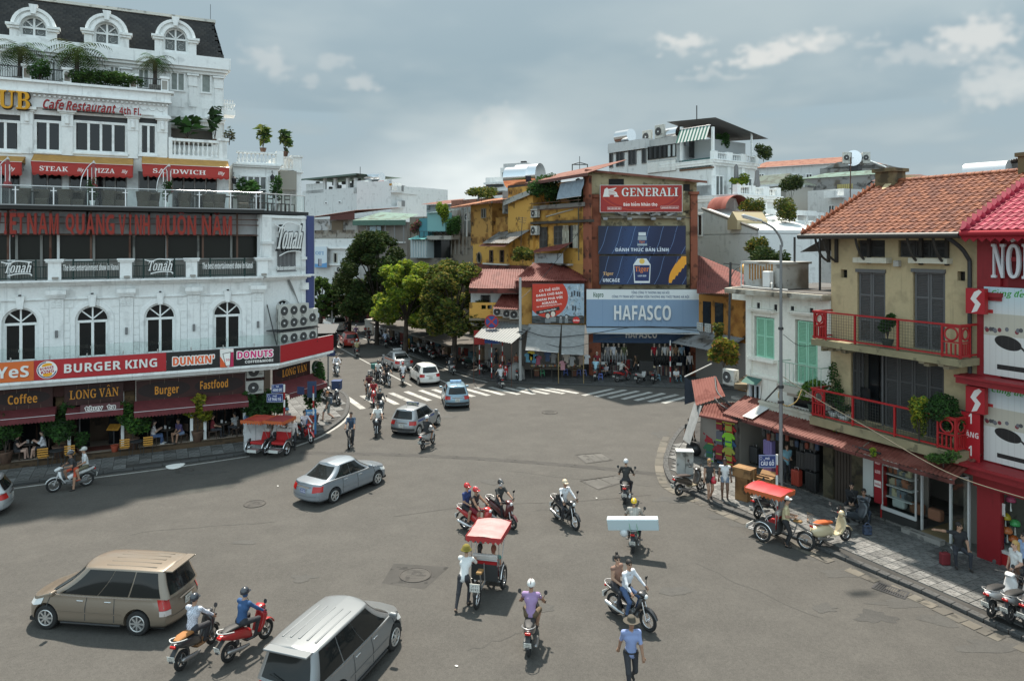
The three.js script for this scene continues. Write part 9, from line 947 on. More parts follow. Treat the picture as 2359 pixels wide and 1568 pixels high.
{let m=ride('under','dark delivery motorbike with boxes beside the black one',[.04,.04,.04],[864,876],[880,884],[['rider in white shirt and black helmet with delivery boxes','ride2',{shirt:Wt,helm:[.03,.03,.03]}]]);let k=T('delivery_boxes','dark green and steel delivery boxes on a motorbike rack','boxes');k.position.copy(m.position);k.rotation.y=m.rotation.y;M(k,'box',rbx(.45,.4,.5,.04,-.85,1.1,0),mc(.03,.12,.11));for(let z of[-.42,.42])M(k,'pannier',cyl(.2,.2,.45,14,-.7,.6,z),mat([.35,.36,.36],{metalness:.6,roughness:.35}));}
ride('scooter','dark scooter heading away beside the white hatchback',[.05,.05,.05],[929.3,892],[927,878],[['rider in white shirt and red helmet heading away','ride',{shirt:[.6,.6,.62],sleeve:1.9,helm:[.3,.03,.03]}]]);
ride('under','pale motorbike near the grey sign post',[.45,.46,.46],[772,860],[778.4,868],[['rider in white shirt coming along the left kerb','ride2',{shirt:[.55,.57,.62],sleeve:1.9,helm:[.03,.03,.03]}]]);
ride('scooter','grey scooter on the lane line',[.2,.19,.17],[823,826],[820,818],[['rider in olive jacket on the lane line','ride',{shirt:[.1,.1,.07],sleeve:2,helm:[.1,.15,.17]}],['passenger with pale yellow bag on the lane line','pillion',{shirt:[.28,.27,.22],helm:[.12,.2,.25],pack:[.45,.4,.2]}]]);
ride('scooter','dark scooter left of the red hatchback',Bk,[776,805],[774,797],[['rider in dark blue shirt left of the red hatchback','ride',{shirt:[.05,.06,.09],helm:[.1,.11,.12]}]]);
ride('scooter','dark scooter heading away right of the red hatchback',Bk,[851,794],[848,787],[['rider in dark red jacket right of the red hatchback','ride',{shirt:[.05,.02,.02],sleeve:2,helm:[.25,.1,.03]}]]);
ride('under','dark motorbike heading away under the trees',Bk,[889,803],[886,796],[['rider in pale blue shirt under the trees','ride2',{shirt:[.42,.48,.6],sleeve:1.9,helm:[.03,.03,.03]}]]);
ride('scooter','white scooter waiting at the kerb under the trees',[.6,.6,.6],[1046,866],[1034,857],[['rider in black jacket and cap on the white scooter at the kerb','ride',{shirt:Bk,sleeve:2,helm:[.03,.03,.03]}]]);
ride('scooter','dark scooter half hidden by the taxi sedan',Bk,[998,832],[990,825],[['rider in black with white helmet half hidden behind the cars','ride',{shirt:Bk,sleeve:2,helm:[.6,.6,.6]}]]);
ride('under','motorbike behind the taxi sedan',Bk,[940,816],[935,808],[['passenger in bright yellow raincoat behind the taxi sedan','pillion',{shirt:[.6,.38,.02],sleeve:2,pants:[.5,.32,.02],helm:[.6,.4,.03]}],['rider in dusty pink jacket behind the taxi sedan','ride2',{shirt:[.25,.09,.08],sleeve:2,helm:[.28,.1,.09]}]]);
ride('under','motorbike crossing in front of the kerb signs',[.03,.04,.045],[1157,897],[1149,888],[['rider in grey shirt and red helmet riding towards the far kerb','ride2',{shirt:[.42,.43,.44],helm:[.42,.05,.04],band:[.6,.6,.6]}]]);
ride('scooter','dark scooter close to the white off-road car',Bk,[799,772],[796,765],[['rider in black by the white off-road car','ride',{shirt:Bk,helm:[.03,.03,.03]}]]);ride('scooter','scooter in front of the red hatchback heading away',Gy,[822,787],[818,779],[['rider in purple jacket and grey helmet near the red hatchback','ride',{shirt:[.12,.07,.13],sleeve:2,helm:[.15,.16,.2]}]]);
// == parked scooters
let far=.13,FG='parked motorbikes';
motorbike('scooter','dark scooter parked on the corner pavement at the right',[.05,.042,.035],[1560.5,1143],[1619,1129],{h:.05,group:FG,seat:mc(.05,.035,.03),acc:[.2,.16,.1],chrome:1});
motorbike('vespa','cream retro scooter with orange seat on the right pavement',[.5,.42,.27],[1886,1258],[1949,1246],{h:.13,group:FG,seat:mc(.42,.09,.02),chrome:1});
motorbike('scooter','black scooter with white plate behind the parked pedicab',Bk,[1752,1192],[1785,1180],{h:.13,group:FG});motorbike('scooter','white and black scooter at the lower right edge',[.55,.55,.55],[2283,1424],[2340,1395],{h:.13,group:FG,plate:'19C1 14370'});motorbike('scooter','grey scooter behind the white one at the lower right edge',[.3,.3,.3],[2326,1438],[2385,1408],{h:.13,group:FG,plate:'19N1 13183'});motorbike('scooter','black scooter cut off by the right edge',Bk,[2364,1452],[2425,1420],{h:.13,group:FG});motorbike('scooter','dark scooter half hidden behind the cream one',[.04,.05,.06],[1955,1222],[1990,1212],{h:.13,group:FG});
ride('scooter','cream-brown scooter parked in front of the clothes shop',[.2,.17,.12],[1371,880],[1375,869],[['man in pale blue shirt sitting on a parked scooter','ride',{shirt:LB,helm:0,s:1}]],{h:far,group:FG});ride('under','red and white motorbike parked in front of the clothes shop',[.4,.03,.03],[1417.5,881],[1452,875],[['woman in flowered blouse sitting on a parked red motorbike','ride2',{shirt:[.45,.42,.38],check:1,hair:'bun'}]],{h:far,group:FG,acc:[.5,.5,.5]});motorbike('scooter','black and white scooter parked left of the black one',[.45,.45,.44],[1470,884],[1486,878],{h:far,group:FG,chrome:1});motorbike('scooter','black scooter parked left of the street seller',Bk,[1504.4,886],[1512,876],{h:far,group:FG,chrome:1});motorbike('under','dark motorbike parked behind the man in pale blue',Bk,[1392,868],[1415,862],{h:far,group:FG});
motorbike('scooter','red scooter parked by the striped name post',[.42,.02,.02],[1172,866],[1164,875],{h:far,group:FG});motorbike('scooter','dark scooter parked between the sign posts',Bk,[1112,862],[1130,855],{h:far,group:FG});motorbike('scooter','dark green scooter parked under the olive tree',[.02,.05,.04],[1072,848],[1098,843],{h:far,group:FG});
{let p=motorbike('under','dull yellow-brown motorbike under a plastic cover',[.1,.08,.03],[1192,876],[1203,868],{h:far,group:FG});let k=T('plastic_cover','clear plastic sheet draped over a motorbike by the lamp post','cover');k.position.copy(p.position);let g=new SphereGeometry(.75,14,9,0,7,0,1.7).scale(1,1.5,.6),q=g.attributes.position;for(let i=0;i<q.count;i++){let n=.85+.35*noise(q.getX(i)*5+3,q.getY(i)*4+q.getZ(i)*5);q.setXYZ(i,q.getX(i)*n,q.getY(i),q.getZ(i)*n);}g.computeVertexNormals();M(k,'sheet',g.translate(-.3,.15,0),mat([.6,.6,.58],{phys:1,transmission:.7,roughness:.4,thickness:0,side:2}));}  // motorbike body has an even dull yellow-brown tone
let pk=(list,what)=>list.forEach(([x,y,dx,dy,c,l],i)=>motorbike(i%2?'under':'scooter',l,c,[x,y],[x+dx,y+dy],{h:far,group:FG}));
pk([[712,902,8,8,Bk,'black scooter parked at the café corner, leftmost'],[722,908,9,8,[.05,.05,.06],'black motorbike parked at the café corner, second'],[735,914,9,7,Bk,'black scooter parked at the café corner, third'],[748,921,10,7,[.1,.1,.1],'grey motorbike parked at the café corner, fourth'],[760,929,12,3,[.04,.04,.05],'black scooter with blue box parked at the café corner']]);
{let k=T('delivery_box','dark blue delivery box on a scooter at the café corner','box');pG(k,776,925,.13);M(k,'box',rbx(.6,.55,.6,.04,0,1.1,0),mc(.04,.06,.13));M(k,'lid',rbx(.64,.08,.64,.03,0,1.4,0),mc(.05,.075,.16));}
pk([[930,806,9,-3,Bk,'dark scooter parked under the trees near the yellow raincoat'],[955,812,10,-3,Gy,'grey motorbike parked under the trees'],[975,818,10,-3,Bk,'black scooter parked under the trees right of the grey one'],[1000,826,10,-2,[.08,.02,.02],'dark red motorbike parked under the trees'],[870,783,9,-3,Bk,'black scooter parked at the far kerb corner'],[888,789,9,-3,[.3,.3,.3],'grey scooter parked at the far kerb corner'],[842,771,8,-3,Rd,'red scooter parked at the end of the far kerb'],[905,795,9,-3,Bk,'black motorbike parked below the big dark tree'],[855,762,7,-2,Bk,'black scooter parked by the pale cabinet'],[870,758,7,-2,Gy,'grey scooter parked by the pale cabinet']]);
ride('under','red motorbike standing by the café corner',[.42,.02,.02],[690,1012],[715.5,1022],[['man in pale pink shirt sitting on the red motorbike at the café corner','ride2',{shirt:[.55,.5,.54],sleeve:1.9}]],{group:FG});
// == bicycle
{let t=T('bicycle','black bicycle ridden towards the camera','bicycle'),A=G(804.8,1035),B=G(812,1023),dir=A.clone().sub(B).normalize();t.position.copy(A.clone().add(B).multiplyScalar(.5));t.rotation.y=atan2(-dir.z,dir.x);bikeWheel(t,'front_wheel',.33,.52,2);bikeWheel(t,'rear_wheel',.33,-.5,2);M(t,'frame',[rod([-.5,.33,0],[-.05,.3,0],.018),rod([-.05,.3,0],[-.2,.85,0],.018),rod([-.18,.78,0],[.35,.8,0],.018),rod([-.05,.3,0],[.38,.72,0],.02),rod([.34,.95,0],[.52,.33,0],.018)],iron);M(t,'handlebar',pipe([[.3,1.05,-.28],[.42,1.06,-.1],[.36,1.0,0],[.42,1.06,.1],[.3,1.05,.28]],.014),chrome);M(t,'saddle',rbx(.26,.06,.16,.03,-.22,.9,0),dark);M(t,'pedals',[bx(.1,.02,.1,.05,.14,-.12),bx(.1,.02,.1,.1,.44,.12)],dark);person('cyclist in dark denim shirt riding towards the camera','cycle',{on:t,shirt:[.035,.06,.1],sleeve:1.3,s:1});}
// == pedicabs (cyclos)
function pedicab(label,mid,ang,o={}){
let t=T('pedicab',label,'pedicab','pedicabs');t.position.copy(mid);t.rotation.y=ang;let fr=mat([.4,.4,.4],{metalness:.7,roughness:.3});
for(let z of[-.46,.46]){let w=bikeWheel(t,'front_wheel',.34,.55,2);w.position.z=z;M(t,'mudguard',mv(tor(.37,.03,5,16,2.6),.55,.34,z,0,0,.3),chrome);}bikeWheel(t,'rear_wheel',.34,-.85,2);
M(t,'frame',[rod([-.85,.34,0],[.1,.4,0],.025),rod([-.4,.42,0],[-.55,.9,0],.022),rod([.1,.4,-.46],[.1,.4,.46],.025),rod([.55,.34,-.46],[.55,.34,.46],.02),rod([.1,.4,-.4],[1.15,.3,-.36],.02),rod([.1,.4,.4],[1.15,.3,.36],.02),rod([0,.4,0],[-.1,1.0,0],.02)],fr);M(t,'saddle',rbx(.3,.08,.18,.035,-.56,.95,0),mc(.25,.14,.05));M(t,'push_bar',[rod([-.05,1.08,-.42],[-.05,1.08,.42],.02),rod([-.02,.9,-.4],[-.05,1.08,-.42],.015),rod([-.02,.9,.4],[-.05,1.08,.42],.015)],fr);
M(t,'seat',rbx(.52,.14,.82,.04,.35,.58,0),mr(.6,.4,.015,.015));let bk=M(t,'backrest',mv(rbx(.1,.55,.82,.04),.07,.86,0,0,0,.15),mc(.36,.014,.016));M(bk,'head_cloth',mv(rbx(.12,.18,.8,.03),.03,1.14,0,0,0,.15),mh(.6,.56,.52));for(let z of[-.44,.44])M(t,'side_panel',rbx(.6,.35,.03,.02,.35,.62,z),mc(.05,.045,.045));M(t,'back_panel',rbx(.03,.5,.84,.02,0,.68,0),mc(.03,.03,.03));M(t,'footrest',mv(rbx(.45,.04,.6,.015),1.0,.34,0,0,0,-.12),fr);M(t,'number_plate',bx(.02,.14,.5,1.24,.36,-.1),mc(.55,.55,.52));
if(o.canopy!==0){M(t,'canopy_frame',[[.0,-.44],[.0,.44],[.9,-.44],[.9,.44]].map(([x,z])=>rod([.05+(x?.25:0),.75,z],[x,1.8,z],.012)),fr);let g=quad([-.2,1.8,.55],[1.2,1.84,.55],[1.2,1.84,-.55],[-.2,1.8,-.55],10,6),p=g.attributes.position;for(let i=0;i<p.count;i++)p.setY(i,p.getY(i)+.09*cos(p.getZ(i)*2.6)-.03*abs(sin(p.getX(i)*6)));g.computeVertexNormals();let c=M(t,'canopy',g,mat(o.canopy||[.42,.03,.03],{tex:'cloth',side:2,roughness:.5}));let vl=(len,n)=>ext([[0,0],...Array.from({length:n*2+1},(_,i)=>[i*len/n/2,i%2?-.2:-.12]),[len,0]],.01);M(c,'fringe',[vl(1.4,9).translate(-.2,1.84,.55),vl(1.4,9).translate(-.2,1.84,-.56),vl(1.1,7).rotateY(HP).translate(1.19,1.88,.55),vl(1.1,7).rotateY(HP).translate(-.2,1.84,.55)],mat(o.fringe||[.45,.1,.03],{side:2}));}return t;
}
{let rear=G(1099.8,1401),rf=G(1160.7,1355.5),dir=V3(.3,0,-1.28).normalize(),right=V3(-dir.z,0,dir.x),fm=rf.clone().addScaledVector(right,-.46),mid=rear.clone().addScaledVector(dir,.85);let ang=atan2(-dir.z,dir.x);let c=pedicab('pedicab with faded pink canopy pushed across the junction',mid,ang,{canopy:[.45,.26,.25],fringe:[.34,.03,.03]});
let off=(x,y,z)=>mid.clone().addScaledVector(dir,x).addScaledVector(right,z).setY(y);person('passenger with long dark hair in the pushed pedicab','sit',{pos:off(.25,.13,-.22),a:ang,shirt:[.5,.4,.38],sleeve:0,hair:'long'});person('passenger with red hair and teal top in the pushed pedicab','sit',{pos:off(.25,.13,.22),a:ang,shirt:[.05,.2,.17],sleeve:0,hair:'bun',hairc:[.15,.04,.02],skin:[.4,.2,.13]});
person('man in white shirt and olive hat pushing the pedicab','push',{pos:off(-.75,0,-.42),a:ang,shirt:[.62,.62,.61],sleeve:.9,hat:'pith',hatc:[.16,.13,.02],hair:'short',s:1});let pl=T('pedicab_plate','white number plate behind the pushed pedicab','plate');pl.position.copy(off(-1.12,.72,0));pl.rotation.y=ang;M(pl,'plate',bx(.02,.24,.3),mc(.55,.55,.5));M(pl,'plate_face',mv(plane(.28,.22),-.012,0,0,0,-HP),plateMat('2111 0743'));}
{let ang=atan2(-.97,-.22);pedicab('parked pedicab with red seat and red canopy, left of two',G(594,1047).add(V3(.1,0,-.55)),ang,{canopy:[.45,.05,.03]});pedicab('parked pedicab with red seat and dark red canopy, right of two',G(643,1048).add(V3(.1,0,-.55)),ang,{canopy:[.3,.03,.03]});}
{let near=G(1758.4,1248.3),rear=G(1857.4,1268),dir=near.clone().sub(rear).normalize(),right=V3(-dir.z,0,dir.x);let fm=near.clone().addScaledVector(right,.46),d2=fm.clone().sub(rear).normalize();pedicab('parked pedicab with bright red canopy on the right',rear.clone().addScaledVector(d2,.85),atan2(-d2.z,d2.x),{canopy:[.48,.025,.03]});}
// == pedestrians
let aTo=(dx,dz)=>atan2(-dz,dx),CAM=-HP;
person('man in blue shirt and brown hat walking at the bottom edge','walk',{px:[1454,1585],a:CAM+.05,shirt:[.22,.28,.48],sleeve:.9,hat:'fedora',hatc:[.07,.06,.045],belt:1,s:1});
person('young woman in dark floral top with a red bag on the corner','carry',{px:[1635,1150],h:.13,a:CAM+.1,shirt:[.05,.05,.05],sleeve:0,pants:[.02,.02,.02],leg:.45,hair:'long',hairc:[.3,.17,.07],check:1});person('young woman in white top and denim shorts on the corner','stand',{px:[1671,1149],h:.13,a:CAM-.3,shirt:[.6,.6,.6],sleeve:0,pants:[.16,.2,.26],leg:.4,hair:'bun',bag:[.03,.03,.03],skin:[.16,.09,.06]});{let k=T('plastic_bag','red plastic bag held by the woman on the corner','bag');pG(k,1643,1150,.13).add(V3(0,.72,.15));M(k,'bag',lathe([[.02,.3],[.05,.26],[.12,.12],[.1,0],[.001,-.02]],9),mr(.35,.5,.03,.05));}
person('man in pale blue polo shirt inside the luggage shop','phone',{pos:FR.pt(uR(1817,-.2),.2,-.1),a:CAM,shirt:[.2,.38,.45]});person('shopkeeper in dark clothes behind the corner tarpaulin','stand',{px:[1589,1040],h:.13,a:1,shirt:[.03,.03,.03],hat:'cap',hatc:[.05,.04,.03]});person('pedicab driver in cream shirt and cap beside the parked pedicab','phone',{px:[1811,1258],a:-.4,shirt:[.52,.45,.27],pants:Bk,hat:'cap',hatc:[.45,.46,.46],s:1});
person('man in black sitting on the shop step beside the poster','lean',{pos:FR.pt(uR(1962,.6),.15,.55),a:CAM-.5,shirt:Bk,sleeve:2});person('man in grey shirt sitting with folded hands by the red board','lean',{pos:FR.pt(uR(1986,.9),.15,.75),a:CAM-.5,shirt:[.13,.14,.16],sleeve:2,pants:[.03,.04,.06]});{let k=T('carrier_bag','dark patterned carrier bag at the feet of the sitting men','bag');pG(k,1999,1232,.13);M(k,'bag',rbx(.3,.34,.2,.05,0,.18,0),md(.05,.07,.12));M(k,'handle',mv(tor(.09,.012,5,12,PI),0,.35,0),mc(.1,.12,.18));}
person('man in black T-shirt on a chair pointing to the right','point',{px:[2210,1300],h:.13,a:CAM-.25,shirt:Bk,pants:[.03,.032,.04],s:1,yaw:-.8});{let k=T('steel_chair','steel chair under the man in the black T-shirt','chair');pG(k,2211,1298,.13);k.rotation.y=CAM-.25;M(k,'seat',rbx(.42,.05,.42,.02,0,.45,0),mc(.4,.4,.4));for(let x of[-.18,.18])for(let z of[-.18,.18])M(k,'leg',cyl(.015,.015,.45,6,x,.22,z),chrome);let h=T('handbag','dark red handbag beside the steel chair','bag');pG(h,2178,1300,.13);M(h,'bag',rbx(.3,.4,.2,.04,0,.2,0),mc(.16,.015,.02));M(h,'handle',mv(tor(.1,.012,5,12,PI),0,.4,0),dark);}
person('blonde woman in white T-shirt and sunglasses at the right edge','carry',{px:[2341,1374],h:.13,a:PI,shirt:[.6,.6,.59],hair:'long',hairc:[.42,.26,.09],pants:[.1,.05,.03],skin:[.5,.3,.22],bag:[.15,.05,.03]});person('person in pale blue shirt cut off by the right edge','stand',{px:[2362,1352],h:.13,a:PI,shirt:[.3,.4,.58]});
person('pedestrian in grey with backpack and shorts at the café corner','walk',{px:[756,968],h:.13,a:PI+.6,shirt:[.08,.085,.08],pants:[.16,.18,.18],leg:.95,pack:[.1,.13,.17],hair:'short',hairc:[.25,.1,.03],skin:[.48,.29,.21],s:1});person('man in grey tank top and blue cap behind the pedicabs','stand',{px:[661,1012],h:.13,a:CAM+.8,shirt:[.2,.2,.2],sleeve:0,hat:'cap',hatc:[.1,.2,.3],skin:[.48,.3,.22]});person('man in white shirt leaning behind the left pedicab','push',{px:[634,1034],h:.1,a:CAM+2.6,shirt:[.58,.57,.56],sleeve:1.4});person('man in pale shirt standing at the right pedicab','stand',{px:[674,1036],a:CAM+.4,shirt:[.55,.5,.48],sleeve:1.9});
person('woman in bright yellow top and trousers under the trees','walk',{px:[1033,812],h:far,a:2,shirt:[.5,.4,.03],pants:[.4,.3,.05],hair:'bun'});person('man in grey shirt and shorts walking under the trees','walk',{px:[1065,832],h:far,a:.6,shirt:[.3,.3,.28],pants:Bk,leg:.9});person('person in teal standing under the trees','stand',{px:[1012,806],h:far,a:CAM,shirt:[.04,.12,.1]});person('person sitting on a low chair under the trees','sit',{px:[1022,830],h:far-.1,a:0,shirt:[.4,.25,.2]});person('woman in tank top and shorts by the name post','walk',{px:[1158,857],h:far,a:CAM,shirt:[.3,.12,.08],sleeve:0,leg:.5,pants:[.05,.04,.04],hair:'long'});person('tall man in dark shirt walking by the name post','walk',{px:[1142,852],h:far,a:0,shirt:[.04,.045,.05],leg:.9,s:1.05});person('woman with orange top behind the red scooter','stand',{px:[1190,860],h:far,a:CAM,shirt:[.3,.1,.06],sleeve:0,hair:'long'});person('person in purple behind the red scooter','lean',{px:[1178,864],h:far,a:2.5,shirt:[.08,.04,.1]});
person('street seller in conical hat and red top','squat',{px:[1503,876],h:far,a:CAM+.3,shirt:[.25,.06,.05],hat:'cone',hatc:[.4,.32,.2],hair:0});person('seated woman beside the man in pale blue','squat',{px:[1398,868],h:far,a:CAM-.6,shirt:[.35,.33,.35],hair:'bun'});person('customer in dark clothes browsing at the shop entrance','walk',{px:[1466,864],h:far,a:PI,shirt:[.1,.06,.03],hair:'bun'});person('man in white sitting behind the corner tin roof','squat',{px:[1558,880],h:far,a:CAM,shirt:[.5,.5,.5]});person('distant pedestrian in dusty red shirt at the red shopfronts','stand',{px:[806,752],h:far,a:CAM,shirt:[.25,.1,.1]});
{let z=-.6,at2=(x,zz=z)=>FL.pt(uL(x,zz),.34,zz),A=FL.ang;let guest=(x,pose,dir,l,o)=>{person(l,pose,{pos:at2(x),a:A+dir,...o});let k=T('cafe_chair',`dark wooden chair of the ${l.split(' ').slice(0, 5).join(' ')}`,'chair','chairs in the café'.replace('é','e'));k.position.copy(at2(x));k.rotation.y=A+dir;let w=mc(.05,.03,.02);M(k,'seat',rbx(.42,.05,.42,.02,-.02,.4,0),w);M(k,'backrest',rbx(.04,.4,.42,.02,-.24,.72,0),w);for(let a of[-.2,.16])for(let b of[-.18,.18])M(k,'leg',bx(.04,.4,.04,a,.2,b),w);};
guest(36,'read',0,'woman in black dress reading at the left café table',{shirt:Bk,sleeve:.3,leg:.6,hair:'bun',skin:[.5,.33,.26]});guest(100,'read',PI,'man in white shirt reading at the left café table',{shirt:[.6,.6,.63],sleeve:1.4,leg:.8,skin:[.5,.32,.24],s:1});guest(352,'read',0,'woman in white blouse and jeans at the middle table',{shirt:[.5,.46,.46],pants:Dn,hair:'bun',shoe:[.6,.6,.6],skin:[.45,.3,.23]});guest(418,'lean',PI+.6,'man in purple shirt and shorts at the middle table',{shirt:[.08,.06,.14],pants:[.15,.2,.3],leg:.8});guest(490,'sit',0,'man in dark red shirt at the right table',{shirt:[.14,.015,.02]});guest(546,'lean',2.2,'man in checked shirt turning away at the right table',{shirt:[.4,.4,.4],check:1});guest(568,'sit',2.6,'man in blue shirt at the right table',{shirt:[.2,.28,.42],s:1.02});
[[68,'left'],[385,'middle'],[515,'right']].forEach(([x,l])=>{let k=T('cafe_table',`small dark café table with cups, ${l} of three`.replace('é','e'),'table','cafe tables');k.position.copy(at2(x,-.75));M(k,'table_top',cyl(.36,.36,.04,20,0,.72,0),mc(.03,.02,.015));M(k,'leg',cyl(.04,.04,.7,8,0,.35,0),iron);M(k,'foot',cyl(.22,.24,.03,14,0,.015,0),iron);let c=T('coffee_cup',`white cups and napkins on the ${l} cafe table`,'tableware');c.position.copy(at2(x,-.75));M(c,'cup',cyl(.045,.03,.07,10,.12,.78,0),mc(.6,.6,.58));M(c,'napkin_stand',bx(.1,.16,.05,-.1,.82,0),mc(.55,.55,.55));});
let sy=mc(.5,.24,.04);[[99,1074,'leftmost'],[161,1067,'second'],[287,1051,'third'],[341,1045,'fourth']].forEach(([x,y,l])=>{let k=T('slatted_chair',`chair with yellow slatted back on the pavement, ${l} from the left`,'chair','yellow slatted chairs');pG(k,x,y,.13);k.rotation.y=FL.ang+PI;for(let i=0;i<4;i++)M(k,'back_slat',mv(rbx(.44,.07,.02,.01),0,.55+i*.11,-.22),sy);for(let i=0;i<4;i++)M(k,'seat_slat',rbx(.44,.025,.09,.01,0,.45,-.16+i*.11),sy);for(let a of[-.2,.2])for(let c of[-.2,.18])M(k,'leg',cyl(.014,.014,c<0?.95:.45,6,a,c<0?.47:.22,c),iron);});[[130,1071,'left'],[314,1048,'right']].forEach(([x,y,l])=>{let k=T('pavement_table',`small black round table between yellow chairs, ${l}`,'table','pavement tables');pG(k,x,y,.13);M(k,'table_top',cyl(.32,.32,.03,18,0,.7,0),iron);for(let i=0;i<3;i++)M(k,'leg',rod([cos(i*2.1)*.25,0,sin(i*2.1)*.25],[cos(i*2.1)*.1,.7,sin(i*2.1)*.1],.014),iron);});
{let k=T('menu_stand','menu board on a stand at the café entrance'.replace('é','e'),'menu');k.position.copy(at2(262,-.5));M(k,'stand',cyl(.03,.03,1.1,8,0,.55,0),iron);M(k,'board',mv(rbx(.6,.03,.42,.01),0,1.15,0,.6),print(96,64,c=>{qR(c,'#a8782c',0,0,96,64);c.fillStyle='#3a2410';for(let i=0;i<5;i++)c.fillRect(8,8+i*11,34+6*(i%3),3),c.fillRect(54,8+i*11,30,3);}));let r=T('coat_stand','dark coat stand inside the café entrance'.replace('é','e'),'coat stand');r.position.copy(at2(183,-1.2));M(r,'pole',cyl(.03,.04,1.9,8,0,.95,0),mc(.2,.2,.2));M(r,'hooks',Array.from({length:4},(_,i)=>rod([0,1.7,0],[cos(i*1.57)*.25,1.85,sin(i*1.57)*.25],.015)),mc(.2,.2,.2));let f=T('red_pot','red flower pot beside the café entrance'.replace('é','e'),'pot');f.position.copy(at2(264,-.2));M(f,'pot',lathe([[.001,0],[.13,0],[.18,.3],[.2,.32],[.17,.32],[.15,.28],[.001,.28]],12),mc(.4,.08,.04));M(f,'soil',cyl(.15,.15,.02,12,0,.27,0),dark);let a=T('sandwich_board','blue advertising board at the café corner'.replace('é','e'),'sign');pG(a,716,1003,.13);a.rotation.y=.3;M(a,'board',rbx(.6,1.4,.06,.05,0,.75,0),print(64,128,c=>{qR(c,'#3a78a8',0,0,64,128);c.fillStyle='#9a4a30';qD(c,'ellipse',32,70,20,44,0,0,7);tx(c,'MENU',32,16,16,'#ddd');}));M(a,'feet',[bx(.5,.04,.4,0,.02,0)],iron);let w=T('white_cabinet','white electrical cabinet behind the pedicabs','cabinet');pG(w,588,1035,.13);w.rotation.y=FL.ang;M(w,'box',rbx(1.1,1.35,.4,.02,0,.7,0),mp(.55,.56,.56));M(w,'door_seam',bx(.01,1.2,.41,0,.7,.005),dark);}
}
